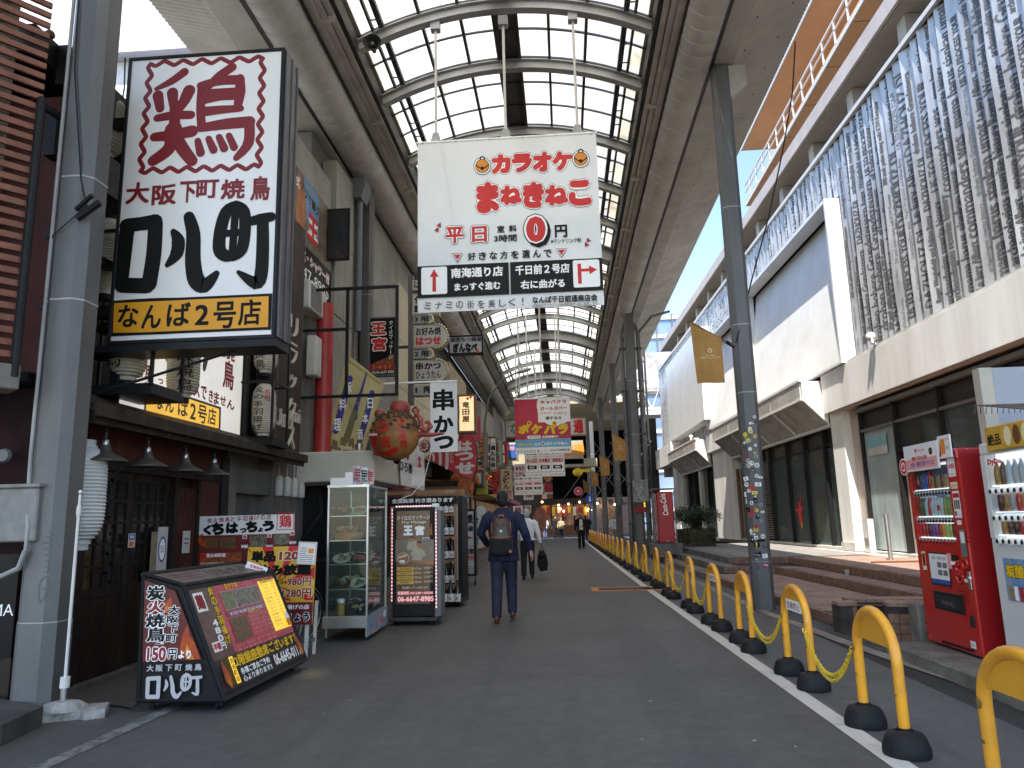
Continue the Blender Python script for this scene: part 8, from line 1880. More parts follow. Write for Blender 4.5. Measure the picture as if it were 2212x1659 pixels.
for x in (0.03, w-0.03):
    for y in (0.0, 0.42): MB().lathe([(0.0, -0.012), (0.03, -0.012), (0.03, 0.012), (0, 0.012)], n=12, axis='x').build('caster', m_rubber, tb, loc=(x, y, -0.088))
m_led = M('pink_led', (1.0, 0.42, 0.38), 0.5, var=0, emit=1.6); m_strip = M('led_strip', (0.6, 0.5, 0.5), 0.4, var=0.05)
for (xx, a, b) in ((-0.012, 0.2, h), (w+0.03, 0.1, h)):
    bx('light_strip', m_strip, tb, xx-0.012, xx+0.012, 0.02, 0.04, a, b)
    bb = None
    for k in range(int((b-a)/0.05)):
        if bb is None: bb = o = MB().ball((0, 0, 0), 0.006, 6, 4).build('light_bulb', m_led, tb)
        else: o = bb.copy(); COL.objects.link(o)
        o.location = (xx, 0.016, a+0.02+k*0.05)
bx('light_strip', m_strip, tb, 0.03, w-0.03, 0.02, 0.04, h+0.005, h+0.03)
for k in range(13): o = bb.copy(); COL.objects.link(o); o.location = (0.05+k*(w-0.1)/12, 0.016, h+0.018)
bx('strip_corner', m_poster, tb, w-0.02, w+0.07, 0.0, 0.1, h+0.0, h+0.05)
tr = Trace(tb, TH, 'y', YTB, (x0, YTB, z0), 0.0005, -0.0045)
tr.T('タイ古式マッサージ', 180, 600, 635, 660, m_white, 0.01); tr.T('Thai Massage', 240, 675, 582, 718, m_white, 0.01)
for ch, a, b in (('王', 268, 400), ('宮', 430, 560)): tr.T(ch, a-4, 738, b+4, 882, M('violet_shadow', '#7a78a8', 0.5, var=0), 0.08); tr.T(ch, a, 738, b, 876, m_white, 0.06)
tr.P([(590, 860), (600, 790), (620, 830), (640, 760), (660, 700), (668, 870)], M('pagoda_orange', '#9a5a20', 0.4, var=0.3, scale=20))
tr.T('3F', 530, 905, 632, 985, m_white, 0.13); tr.T('3F', 538, 912, 625, 978, M('violet_ink', '#4a2a78', 0.5, var=0), 0.05)
mgl = M('grey_backdrop', '#877a68', 0.4, var=0.1, scale=3); msk = M('print_skin', '#a87858', 0.5, var=0.1); mwh = M('print_robe', '#b9ad98', 0.5, var=0.12, scale=12); mha = M('print_hair', '#2a1c16', 0.5, var=0)
tr.P([(160, 940), (690, 930), (690, 1230), (160, 1240)], mgl); tr.P([(320, 1210), (320, 1230), (690, 1290), (690, 1215)], msk)
tr.P([(340, 950), (440, 945), (490, 990), (470, 1060), (320, 1080), (315, 1030)], mwh); tr.D(385, 925, 34, msk, ry=42); tr.P([(345, 915), (370, 885), (405, 890), (420, 920), (385, 905)], mha)
tr.P([(400, 1060), (480, 1045), (560, 1080), (580, 1160), (530, 1170), (520, 1220), (390, 1215), (400, 1150), (358, 1165)], mwh); tr.D(485, 1000, 36, msk, ry=44); tr.P([(450, 985), (480, 950), (515, 960), (520, 1010), (500, 975)], mha)
tr.D(267, 1195, 82, m_cream); tr.D(267, 1195, 76, msk); tr.S([(215, 1180), (310, 1150)], 22, m_cream, 'print'); tr.D(255, 1235, 40, m_white, ry=18)
for k, (nm, mi, pr_) in enumerate((('タイ古式', '60min', '5.900円'), ('アロマオイル', '60min', '6.900円'), ('フェイシャル', '45min', '5.500円'), ('足つぼと足ケア', '30min', '4.500円'))):
    yv = 1312+k*62; tr.R(180, yv+2, 415, yv+52, M('price_gold', '#d9ac4e', 0.5, var=0.03)); tr.T(nm, 225, yv+12, 375, yv+42, m_char, 0.02); tr.T(mi, 428, yv, 520, yv+36, m_cream, 0.0); tr.T(pr_, 552, yv-8, 672, yv+32, m_cream, 0.0)
tr.T('他各種マッサージあります。', 255, 1580, 620, 1612, m_white, 0.0); mro = M('rose_glow', '#e8a0a8', 0.5, var=0, emit=0.2)
tr.T('営業時間 AM12:00～AM3:00', 190, 1645, 680, 1695, mro, 0.03); tr.T('06-6647-8985', 190, 1715, 690, 1790, mro, 0.04); tr.done()
sr = thing('sake_rack', 'wooden rack displaying rows of large dark sake bottles', 'bottle rack', (-2.83, 13.0, 0), radians(-3))
m_wood = M('honey_wood', (0.36, 0.19, 0.09), 0.5, var=0.2, scale=7, streak=4)
LX = 0.95; LD = 0.42
for x in (0, LX-0.05):
    for y in (0, LD): bx('post', m_wood, sr, x, x+0.05, y, y+0.05, 0.15, 1.92)
bx('top_rail', m_wood, sr, -0.3, LX, 0, 0.05, 1.9, 1.96); bx('back_board', m_wood, sr, 0.05, LX, LD+0.3, LD+0.33, 1.7, 2.0)
for z in (0.36, 0.77, 1.17, 1.55): bx('shelf', m_wood, sr, 0.05, LX-0.05, 0, LD, z-0.03, z)
bx('platform', m_dsteel, sr, -0.05, LX+0.1, -0.05, LD+0.1, 0.06, 0.15)
bx('black_frame', m_blkmet, sr, LX+0.02, LX+0.1, -0.02, 0.5, 0.15, 1.85); bx('light_panel', m_wface, sr, LX+0.0, LX+0.02, 0.0, 0.45, 0.25, 1.7); bx('header_board', m_blkmet, sr, -0.25, LX, -0.03, -0.01, 1.72, 1.86)
sb = bpy.data.objects.new('sake_bottle', None); COL.objects.link(sb); sb.parent = sr
MB().lathe([(0.045, 0), (0.05, 0.01), (0.05, 0.2), (0.042, 0.24), (0.016, 0.3), (0.014, 0.35), (0.018, 0.352), (0.018, 0.375), (0, 0.375)], n=14).build('glass', M('dark_bottle', (0.02, 0.015, 0.012), 0.15, var=0, spec=0.8), sb, smooth=True)
MB().lathe([(0.0515, 0.03), (0.0515, 0.16)], n=14).build('label', m_poster, sb, smooth=True)
vs, fs, a0, a1, b0, b1 = text_mesh('酒', 0)
MB().add([((vx-a0-0.45)*0.045, -0.0535, 0.06+(vy-b0)*0.05) for vx, vy in vs], fs).build('label_lettering', m_char, sb)
pre = True
for si, z in enumerate((0.15, 0.36, 0.77, 1.17, 1.55)):
    if si == 0: continue
    for i in range(8):
        for row in range(2 if si < 4 else 1):
            if pre: o = sb; pre = False
            else: o = copy_tree(sb, sr)
            o.location = (0.11+i*0.105, 0.08+row*0.18, z); o.scale = (1, 1, 0.9 if si < 4 else 0.8)
for i in range(9): o = copy_tree(sb, sr); o.location = (0.05+i*0.115, -0.12, 0.06); o.scale = (1.15, 1.15, 1.0)
pr = Print(sr, -0.031, 0.0008); pr.text('全国銘酒 利き酒あります', -0.2, 1.75, LX-0.05, 1.83, m_white, 0.03); pr.done()
YO = 17.2; x0 = gy(980, 1160, YO).x; x1 = gy(1028, 1160, YO).x; z1 = gy(1005, 1100, YO).z
ok = board('okonomiyaki_board', 'black framed wheeled board with brush lettering and a red wedge', 'sign board', (x0-0.1, YO, 0.2), 0, x1-x0+0.1, z1-0.2, 0.25, m_wface, m_blkmet, 0.05); w = x1-x0+0.1; h = z1-0.2
pr = Print(ok, -0.013, 0.0008); pr.text('お好み焼', w*0.12, h*0.78, w*0.9, h*0.93, m_char, 0.04); pr.text('一品料理', w*0.2, h*0.66, w*0.9, h*0.75, m_char, 0.04); pr.poly([(w*0.1, h*0.48), (w*0.1, h*0.68), (w*0.88, h*0.57)], m_red); pr.text('せ', w*0.12, h*0.52, w*0.3, h*0.62, m_white, 0.08); pr.text('1～30名様までの', w*0.2, h*0.42, w*0.9, h*0.46, m_char, 0.01); pr.text('35の個室', w*0.15, h*0.32, w*0.92, h*0.41, m_char, 0.03); pr.text('予約受付中', w*0.1, h*0.23, w*0.92, h*0.31, m_red, 0.04); pr.text('632-2267', w*0.15, h*0.18, w*0.6, h*0.22, m_char, 0.01)
for k in range(4): pr.rect(w*0.05, h*(0.05+k*0.03), w*0.95, h*(0.056+k*0.03), m_dsteel)
pr.done()
for x in (0.04, w-0.04): MB().lathe([(0.0, -0.015), (0.05, -0.015), (0.05, 0.015), (0, 0.015)], n=12, axis='x').build('caster', m_rubber, ok, loc=(x, 0.1, -0.15)); bx('caster_stem', m_dsteel, ok, x-0.01, x+0.01, 0.09, 0.11, -0.15, 0.0)
rs_ = thing('round_letter_sign', 'vertical string of round white letter discs on a black post', 'sign', (gy(1032, 1150, 18.0).x, 18.0, 0.0))
bx('post', m_blkmet, rs_, -0.08, -0.03, 0.05, 0.1, 0.2, 2.0); bx('post', m_blkmet, rs_, -0.2, -0.15, 0.05, 0.1, 0.2, 2.0)
for k, ch in enumerate('席個室'):
    z = gy(1032, 1124+k*22, 18.0).z; MB().lathe([(0.0, 0.0), (0.135, 0.0), (0.135, 0.06), (0.0, 0.06)], n=22, axis='y').build('disc', m_wface, rs_, loc=(-0.05, 0, z)); pr = Print(rs_, -0.001, 0.001); pr.text(ch, -0.13, z-0.08, 0.03, z+0.08, m_char, 0.02); pr.done()
MB().lathe([(0.0, 0.0), (0.12, 0.0), (0.12, 0.06), (0.0, 0.06)], n=22, axis='y').build('disc', m_wface, rs_, loc=(0.06, 0.1, gy(1032, 1103, 18.0).z))
# ================================================================ people
def blob(mb, vox, name, mat, parent, smooth_it=3):
    o = mb.build('tmp', mat); md = o.modifiers.new('r', 'REMESH'); md.mode = 'VOXEL'; md.voxel_size = vox; md.use_smooth_shade = True
    m2 = o.modifiers.new('s', 'SMOOTH'); m2.iterations = smooth_it; m2.factor = 0.5
    dg = bpy.context.evaluated_depsgraph_get(); dg.update(); me = bpy.data.meshes.new_from_object(o.evaluated_get(dg)); me.name = name
    bpy.data.objects.remove(o); me.polygons.foreach_set('use_smooth', [True]*len(me.polygons))
    r = bpy.data.objects.new(name, me); COL.objects.link(r); r.parent = parent; return r
m_skin = M('skin', (0.48, 0.27, 0.19), 0.55, var=0.05, scale=20)
def person(label, loc, rz, H=1.72, top='jacket', tm=None, bm=None, hm=None, sw=0.2, el=((-.27, .05, 1.14), (-.2, .25, 1.08)), er=((.27, -.02, 1.14), (.3, .06, .90)), vox=0.022, shoe=None, hem=0.80, hair=True, wide=1.0, lift=0.0, group=None):
    t = thing('person', label, 'person', loc, rz, group); k = H/1.75; S = lambda p: (p[0]*k, p[1]*k, p[2]*k)
    g = lambda *P: [S(p) for p in P]
    kL, aL = (-.095, -sw*0.25, .50), (-.10, -sw, .09); kR, aR = (.095, sw*0.75, .52), (.10, sw*0.6, .09+lift)
    b = MB()
    b.tube(g((0, 0, .86), (0, 0, 1.0), (0, -.01, 1.2), (0, 0, 1.38), (0, 0, 1.46)), [(.15*k, .1*k), (.14*k, .1*k), (.15*k, .1*k), (.17*k, .09*k), (.07*k, .06*k)], 12)
    b.tube(g((0, 0, 1.40), (0, .01, 1.56)), [.062*k, .055*k], 10)
    b.ball(S((0, .015, 1.645)), (.076*k, .095*k, .108*k), 14, 10); b.ball(S((0, .06, 1.585)), (.05*k, .05*k, .045*k), 10, 7)
    b.ball(S((0, .118, 1.625)), (.013*k, .018*k, .022*k), 8, 6)
    for s_ in (-1, 1): b.ball(S((s_*.08, .01, 1.63)), (.012*k, .02*k, .032*k), 8, 6)
    for s_, (e_, w_) in ((-1, el), (1, er)):
        b.tube(g((s_*.17, 0, 1.42), e_, w_), [.05*k, .042*k, .027*k], 10)
        e_, w_ = Vector(e_), Vector(w_); d = (w_-e_).normalized(); px_ = Vector((s_*1.0, 0, 0)); px_ = (px_-d*px_.dot(d)).normalized(); q = d.cross(px_)
        pc = w_+d*0.05; b.tube([S(w_), S(w_+d*0.045), S(w_+d*0.09)], [(.024*k, .03*k), (.02*k, .042*k), (.015*k, .036*k)], 8)
        for f in range(4):
            r0 = w_+d*0.085+q*(0.027-0.018*f); L_ = (0.062, 0.074, 0.07, 0.055)[f]; b.tube(g(r0, r0+d*L_*0.5, r0+d*L_*0.85-px_*0.022, r0+d*L_*0.8-px_*0.045), [.0095*k, .009*k, .008*k, .007*k], 6)
        b.tube(g(w_+d*0.03+q*0.02, w_+d*0.06+q*0.045-px_*0.01, w_+d*0.095+q*0.04-px_*0.025), [.012*k, .011*k, .008*k], 6)
    for s_, kn, an in ((-1, kL, aL), (1, kR, aR)): b.tube(g((s_*.085, 0, .88), kn, an), [.085*k, .055*k, .036*k], 10)
    blob(b, min(vox, 0.012) if vox < 0.02 else vox, 'body', m_skin, t)
    c = MB(); c.tube(g((0, 0, .80), (0, 0, .92), (0, 0, 1.02)), [(.155*k*wide, .115*k), (.16*k*wide, .12*k), (.145*k*wide, .11*k)], 14)
    for s_, kn, an in ((-1, kL, aL), (1, kR, aR)): c.tube(g((s_*.085, 0, .90), ((s_*.085+kn[0])/2, kn[1]*.5, .70), kn, (an[0], an[1]*.97, an[2]-.015)), [.1*k*wide, .096*k, .08*k, .066*k], 12)
    blob(c, max(vox, 0.014), 'trousers', bm, t)
    for s_, an in ((-1, aL), (1, aR)):
        f = MB(); pitch = -0.5 if (s_ < 0 and sw > 0.1) else (0.4 if lift else 0); f.ball(S((an[0], an[1]+.055, max(.045, an[2]-.05))), (.045*k, .125*k, .045*k), 12, 8); f.ball(S((an[0], an[1]-.02, max(.05, an[2]-.03))), (.042*k, .055*k, .055*k), 10, 7); f.box(*[v*k for v in (an[0]-.04, an[0]+.04, an[1]-.06, an[1]+.16)], 0.0+max(0, an[2]-.09)*k, 0.025*k+max(0, an[2]-.09)*k, 0.008)
        blob(f, 0.014, 'shoe', shoe or M('black_shoe', (0.015, 0.014, 0.013), 0.35, var=0.1), t, 2)
    j = MB(); j.tube(g((0, 0, hem), (0, 0, 1.0), (0, -.015, 1.2), (0, -.01, 1.38), (0, 0, 1.46), (0, 0, 1.52)), [(.205*k*wide, .14*k), (.18*k*wide, .13*k), (.19*k*wide, .135*k), (.205*k*wide, .12*k), (.14*k, .1*k), (.07*k, .07*k)], 16)
    for s_, (e_, w_) in ((-1, el), (1, er)):
        a_ = Vector(w_)-(Vector(w_)-Vector(e_)).normalized()*0.01; j.tube(g((s_*.14, 0, 1.43), (s_*.215*wide, 0, 1.37), e_, tuple(a_)), [.075*k, .072*k, .062*k, .045*k], 12)
    blob(j, max(vox, 0.014), top, tm, t)
    if hair:
        h = MB(); h.ball(S((0, -.012, 1.672)), (.083*k, .1*k, .086*k), 14, 10); h.ball(S((0, -.035, 1.605)), (.081*k, .08*k, .085*k), 12, 8); blob(h, max(0.012, vox*0.7), 'hair', hm, t)
    if vox > 0.017:
        for s_ in (-1, 1): MB().ball(S((s_*.03, .103, 1.65)), .008, 6, 4).build('eye', m_black, t)
        MB().ball(S((0, .104, 1.585)), (.022, .008, .006), 6, 4).build('mouth', m_dred, t)
    return t
m_navy = M('navy_suit', (0.020, 0.024, 0.052), 0.7, var=0.2, scale=8, bump=0.8, bscale=7); m_navyt = M('navy_trousers', (0.030, 0.034, 0.058), 0.7, var=0.2, scale=8, bump=0.9, bscale=9)
m_shirt = M('white_shirt', (0.8, 0.8, 0.82), 0.7, var=0.04, scale=6, bump=0.9, bscale=8); m_blkc = M('black_cloth', (0.018, 0.018, 0.02), 0.75, var=0.2, scale=8, bump=0.6, bscale=9)
m_hair = M('black_grey_hair', (0.035, 0.03, 0.028), 0.6, var=0.5, scale=60, bump=0.8, bscale=120); m_wht = M('white_hair', (0.6, 0.56, 0.52), 0.7, var=0.2, scale=60, bump=0.6, bscale=120)
m_bshoe = M('brown_leather', (0.09, 0.03, 0.015), 0.3, var=0.2)
pm = gz(1091, 1343)
p1 = person('man in a navy suit walking away with a brown and black backpack', (pm.x, pm.y, 0), 0.03, 1.83, 'jacket', m_navy, m_navyt, m_hair, 0.17, ((-.31, .03, 1.17), (-.22, .2, 1.0)), ((.31, -.04, 1.15), (.37, .04, .93)), 0.012, m_bshoe, 0.80, wide=1.08, lift=0.03)
MB().tube([(0.055*cos(a*0.4), 0.02+0.055*sin(a*0.4), 1.545) for a in range(17)], 0.011, 6).build('shirt_collar', m_white, p1, smooth=True)
bx('glasses_arm', m_blkmet, p1, 0.08, 0.084, 0.0, 0.12, 1.7, 1.706)
MB().ball((0.0, 0.115, 1.64), (0.06, 0.035, 0.05), 12, 8).build('face_mask', m_white, p1, smooth=True)
bp_ = thing('backpack', 'brown and black leather-trimmed backpack worn by the man in the navy suit', 'backpack', (pm.x-0.01, pm.y-0.19, 0.93), 0.03)
m_bag = M('brown_nylon', (0.065, 0.04, 0.032), 0.4, var=0.25, scale=8, bump=0.4, bscale=12); m_tan = M('tan_leather', (0.30, 0.11, 0.06), 0.4, var=0.1)
c = MB(); c.tube([(0, 0, 0.0), (0, -.01, 0.06), (0, -.015, 0.22), (0, 0, 0.38), (0, .02, 0.50)], [(.13, .07), (.165, .095), (.165, .095), (.15, .08), (.11, .05)], 18); blob(c, 0.012, 'main_bag', m_bag, bp_)
c = MB(); c.tube([(0, -.075, 0.0), (0, -.085, 0.05), (0, -.085, 0.22)], [(.12, .03), (.145, .04), (.145, .035)], 16); blob(c, 0.01, 'front_pocket', m_blkc, bp_)
for p, m_, nm in (([(-.15, -.04, .25), (-.1, -.11, .245), (0, -.125, .24), (.1, -.11, .245), (.15, -.04, .25)], m_tan, 'zip'), ([(-.13, -.03, .45), (-.14, -.06, .3), (-.06, -.1, .46), (0, -.09, .40), (.06, -.1, .46), (.14, -.06, .3), (.13, -.03, .45)], m_tan, 'zip'), ([(-.05, -.0, .5), (-.03, -.03, .545), (.03, -.03, .545), (.05, 0, .5)], m_tan, 'handle'), ([(-.08, .05, .5), (-.11, .13, .55), (-.11, .2, .58)], m_bag, 'strap'), ([(.08, .05, .5), (.11, .13, .55), (.11, .2, .58)], m_bag, 'strap')): MB().tube(p, 0.007 if nm == 'zip' else 0.016, 6).build(nm, m_, bp_, smooth=True)
MB().lathe([(0, -.003), (0.018, -.003), (0.018, 0), (0, 0)], n=12, axis='y').build('badge', m_cream, bp_, loc=(0.0, -0.105, 0.33)); bx('leather_patch', m_tan, bp_, 0.11, 0.145, -0.115, -0.1, 0.03, 0.07)
pn = gz(1141, 1250)
p2 = person('white-haired man in a white shirt and black trousers walking away with a bag', (pn.x, pn.y, 0), 0.02, 1.70, 'shirt', m_shirt, m_blkc, m_wht, 0.22, ((-.26, .05, 1.12), (-.24, .22, .98)), ((.29, -.02, 1.13), (.33, .02, .87)), 0.015, None, 0.95, wide=1.02)
hb = thing('shoulder_bag', 'bulky black bag hanging from the hand of the white-haired man', 'bag', (pn.x+0.37, pn.y+0.02, 0.18))
c = MB(); c.tube([(0.02, 0, 0), (0, 0, .15), (-.01, 0, .35), (-.02, 0, .5)], [(.09, .06), (.14, .08), (.12, .07), (.06, .04)], 14); c.ball((-0.02, -0.05, 0.38), (.1, .07, .09), 10, 7); blob(c, 0.014, 'bag_body', m_blkc, hb)
for s_ in (-1, 1): MB().tube([(-.06*s_-.02, 0, .46), (-.02, 0, .63), (-.01, 0, .66)], 0.009, 6).build('handle', m_blkc, hb)
F = lambda x, y: (gz(x, y).x, gz(x, y).y, 0)
bx_ = M('beige_jacket', (0.45, 0.34, 0.22), 0.7, var=0.1); m_gry = M('grey_shirt', (0.3, 0.33, 0.38), 0.7, var=0.1); m_jean = M('blue_jeans', (0.10, 0.14, 0.24), 0.7, var=0.15)
pw_ = person('man in an open black suit looking at his phone, walking towards the camera', F(1257, 1186), pi, 1.74, 'jacket', m_blkc, m_blkc, m_hair, 0.2, ((-.27, .02, 1.14), (-.12, .26, 1.12)), ((.27, 0, 1.14), (.3, .03, .88)), 0.018, None, 0.80)
c = MB(); c.prism([(-.07, 1.44), (.07, 1.44), (.09, 1.1), (.1, .92), (-.1, .92), (-.09, 1.1)], 'y', .118, .145); c.build('shirt_front', m_shirt, pw_); bx('phone', m_blkmet, pw_, -.16, -.08, .33, .345, 1.1, 1.22)
for a, b_, kw in (((1271, 1168), 'man in a dark suit with a hand at his mouth behind the phone walker', dict(tm=m_blkc, bm=m_blkc, hm=m_hair, el=((-.25, .1, 1.15), (-.04, .2, 1.45)))), ((1178, 1163), 'man in a white top with a black bag, far left of the walkers', dict(tm=m_shirt, bm=m_jean, hm=m_wht)),
                 ((1201, 1163), 'person in black clothes walking beside the woman in the beige jacket', dict(tm=m_blkc, bm=m_blkc, hm=m_hair)), ((1213, 1163), 'woman in a beige jacket and dark trousers walking towards the camera', dict(tm=bx_, bm=m_navyt, hm=m_hair, H=1.62)),
                 ((1309, 1152), 'person in a grey shirt and jeans with a small black backpack beyond the poles', dict(tm=m_gry, bm=m_jean, hm=m_hair)), ((1327, 1168), 'woman in a white top raising a cup beside the graffitied pole', dict(tm=m_shirt, bm=bx_, hm=m_hair, H=1.64, el=((-.25, .1, 1.15), (-.06, .2, 1.42)))),
                 ((1372, 1172), 'person in a plain black top seen from behind, right of the graffitied pole', dict(tm=m_blkc, bm=m_blkc, hm=m_hair))):
    back = 'backpack' in b_ or 'behind, right' in b_ or 'black bag' in b_
    person(b_, F(*a), 0.1 if back else pi-0.1, vox=0.026, sw=0.12, **kw)
# ================================================================ right far side: red covered vending machine, planter bush, scaffold, bridge, towers
cz = 0.60; a = gz(1424, 1174, cz); b = gz(1464, 1174, cz)
ck = thing('covered_vending_machine', 'red tarpaulin-covered vending machine with white script lettering on a stone block', 'vending machine', (a.x, a.y, cz)); wc = b.x-a.x; hc = gy(1436, 1062, a.y).z-cz
bx('cover', M('red_tarpaulin', (0.42, 0.012, 0.015), 0.4, var=0.1, scale=3, bump=0.4, bscale=5), ck, 0, wc, 0, 0.7, 0, hc, 0.03); bx('wire_frame_top', m_steel, ck, -0.15, wc+0.05, -0.02, 0.8, hc+0.08, hc+0.11)
for x in (-0.15, wc+0.02): bx('frame_post', m_steel, ck, x, x+0.03, -0.02, 0.01, -0.05, hc+0.08)
bx('sticker', m_grey, ck, wc*0.45, wc*0.6, -0.006, 0, 0.03, 0.12); bx('end_stickers', M('faded_sticker_side', (0.35, 0.2, 0.17), 0.6, var=0.5, scale=12), ck, -0.12, -0.005, 0.0, 0.5, 0.1, hc*0.95)
vs, fs, a0, a1, b0, b1 = text_mesh('Coca-Cola', 0); L_ = hc*0.42
for dx in (0, 0.006, 0.012, 0.018): MB().add([(wc*0.33+(1-(vy-b0)/(b1-b0))*wc*0.32+dx-(vx-a0)*0.02, -0.006-dx*0.05, hc*0.54+(vx-a0)/(a1-a0)*L_) for vx, vy in vs], fs).build('lettering', m_white, ck)
bx('stone_block', m_gstone, ck, -0.25, wc+0.2, -0.1, 0.9, -0.35, -0.01, 0.01)
pb = gz(1505, 1178, 0.45); bu = thing('planter_bush', 'dark green clipped bush in a round-slatted planter on the terrace', 'plant', (pb.x, pb.y, 0.45)); s_ = pb.y/1600*1.02
PW = 80*s_/2
MB().lathe([(0.0, 0), (PW*0.85, 0), (PW*0.9, 0.5), (0, 0.5)], n=24, sy=0.7).build('planter_core', m_dwood, bu);
for k in range(26):
    a_ = pi+pi*k/25; MB().cyl(PW*0.9*cos(a_), PW*0.9*sin(a_)*0.7, 0, 0.56, 0.055, 7).build('planter_stake', M('planter_wood', (0.13, 0.11, 0.07), 0.8, var=0.3, scale=6), bu)
MB().tube([(0, 0, 0.4), (0.05, 0, 0.7), (-0.1, 0, 1.0)], [0.07, 0.05, 0.03], 8).build('trunk', m_dwood, bu); rr = random.Random(5); mb = MB()
for k in range(5200):
    if k < 3800: th = rr.uniform(0, 6.28); ph = rr.uniform(-1, 1); r_ = rr.random()**0.4; c3 = (r_*PW*1.4*cos(th)*sqrt(1-ph*ph), r_*0.75*sin(th)*sqrt(1-ph*ph), 1.0+0.07*sin(th*3)+r_*0.32*ph); sz_ = 0.055
    else: th = rr.uniform(0, 6.28); c3 = (PW*rr.uniform(0.5, 1.0)*cos(th), -0.35+0.3*sin(th)*1.2, rr.uniform(0.1, 0.6)); sz_ = 0.05
    if 0.8 < c3[2] < 0.95 and sin(c3[0]*7+1)*cos(c3[2]*9) > 0.55: continue
    a_ = rr.uniform(0, 6.28); e_ = rr.uniform(-0.9, 0.9); d = Vector((cos(a_)*cos(e_), sin(a_)*cos(e_), sin(e_)))*sz_*rr.uniform(0.7, 1.5); n_ = Vector((-sin(a_), cos(a_), rr.uniform(-.5, .5)))*sz_*0.45; c3 = Vector(c3)
    mb.cur = 0 if rr.random() < 0.7 else 1; mb.add([c3, c3+d*0.5+n_, c3+d, c3+d*0.5-n_], [(0, 1, 2, 3)])
o = mb.build('foliage', [M('dark_leaf', (0.028, 0.05, 0.02), 0.45, var=0.3, scale=12), M('light_leaf', (0.07, 0.11, 0.035), 0.45, var=0.2, scale=12)], bu); o['kind'] = 'stuff'
sc_ = thing('scaffold_tower', 'tall steel scaffold tower with ladders beside the far white board', 'scaffold', (0, 0, 0)); mb = MB(); YS = 44.0
xa = gy(1362, 1000, YS).x; xb_ = gy(1405, 1000, YS).x
for x in (xa, (xa+xb_)/2, xb_):
    for y in (YS, YS+1.5): MB().cyl(x, y, 0.4, 15.5, 0.06, 8).build('standard', m_dsteel, sc_)
for k in range(13): z = 1.5+k*1.15; MB().tube([(xa, YS, z), (xb_, YS, z)], 0.03, 5).build('ledger', m_dsteel, sc_); MB().tube([(xa, YS, z), (xb_, YS, z+1.15)], 0.02, 5).build('brace', m_steel, sc_)
bx('deck', m_dsteel, sc_, xa, xb_+0.3, YS, YS+1.5, 12.2, 12.4)
br = thing('truss_footbridge', 'white steel truss footbridge crossing beyond the arcade', 'bridge', (0, 64, 0)); m_trw = M('truss_white', (0.62, 0.62, 0.62), 0.5, var=0.05)
for z in (10.6, 12.6): bx('chord', m_trw, br, 3, 22, 0, 0.3, z, z+0.25)
for k in range(12): x = 3+k*1.6; MB().tube([(x, 0.15, 10.7), (x+0.8, 0.15, 12.7), (x+1.6, 0.15, 10.7)], 0.07, 6).build('diagonal', m_trw, br)
bx('deck', m_trw, br, 3, 22, 0, 2.5, 10.2, 10.55); bx('ducts', M('pale_duct', (0.5, 0.5, 0.5), 0.5, var=0.3, scale=1), br, 3.5, 14, 1.5, 3.5, 12.5, 16.0)
gt = thing('glass_tower', 'distant blue glass office tower beyond the street end', 'building', (0, 130, 0)); a = gy(1395, 680, 130); b = gy(1500, 770, 130)
bx('core', M('tower_blue_glass', (0.12, 0.20, 0.32), 0.08, 0.3, var=0.3, scale=0.15, dirt=(0.3, 0.36, 0.45)), gt, a.x-4, b.x+6, 0.3, 20, 0, a.z);
for k in range(14): z = a.z-1-k*3.4; bx('floor_band', m_offw, gt, a.x-4, b.x+6, 0.0, 0.3, z, z+0.7)
for k in range(9): x = a.x-4+k*2.8; bx('mullion', m_steel, gt, x, x+0.25, -0.1, 0.0, 20, a.z)
ob = thing('orange_building', 'tall sunlit orange building with white railings above the commercial block', 'building', (0, 0, 0)); m_org = M('apricot_render', (0.62, 0.38, 0.22), 0.8, var=0.05, scale=0.5)
bx('wall', m_org, ob, 15, 30, 10, 44.3, 3, 36);
for z in (20.45, 24.2):
    bx('balcony_slab', m_org, ob, 12, 15, 8, 44.5, z, z+0.35); bx('handrail', m_trw, ob, 11.98, 12.06, 8, 44.5, z+1.35, z+1.43); bx('handrail', m_trw, ob, 11.98, 12.06, 8, 44.5, z+0.9, z+0.94); bx('slab_edge', m_trw, ob, 11.93, 11.99, 8, 44.5, z-0.03, z+0.15)
    y = 8.5
    while y < 44.5: bx('rail_post', m_trw, ob, 11.98, 12.06, y, y+0.07, z+0.3, z+1.35); y += 1.45
for y in range(12, 44, 3): bx('slab_joint', m_brown, ob, 12, 15, y, y+0.03, 20.44, 20.449)
# ================================================================ street end and left far row
en = thing('crossing_beam', 'beige overhead beam with a blue station plate across the street end', 'sign', (0, 56, 0)); a = gy(1063, 957, 56); b = gy(1290, 1001, 56)
m_bge = M('beige_beam', (0.42, 0.36, 0.25), 0.7, var=0.08, scale=0.6); bx('beam', m_bge, en, a.x-3, b.x-1.0, 0, 1.2, b.z, a.z); bx('beam', m_bge, en, b.x-2.6, b.x, 0.0, 1.2, b.z-0.2, b.z+0.4)
p = gy(1087, 990, 56); bx('blue_plate', m_blue, en, p.x, p.x+1.0, -0.12, 0, p.z, p.z+1.0); pr = Print(en, -0.125, 0.003); pr.rect(p.x+0.15, p.z+0.6, p.x+0.85, p.z+0.85, m_pink); pr.text('千日前', p.x+0.2, p.z+0.63, p.x+0.8, p.z+0.82, m_dred, 0.02); q = gy(1231, 970, 56); pr.y = -0.01; pr.text('日前通', q.x-1.2, q.z-0.5, q.x+1.1, q.z+0.4, m_orange, 0.04); pr.done()
m_blkb = M('black_cladding', (0.007, 0.006, 0.006), 0.8, var=0.3, scale=0.5, spec=0.02)
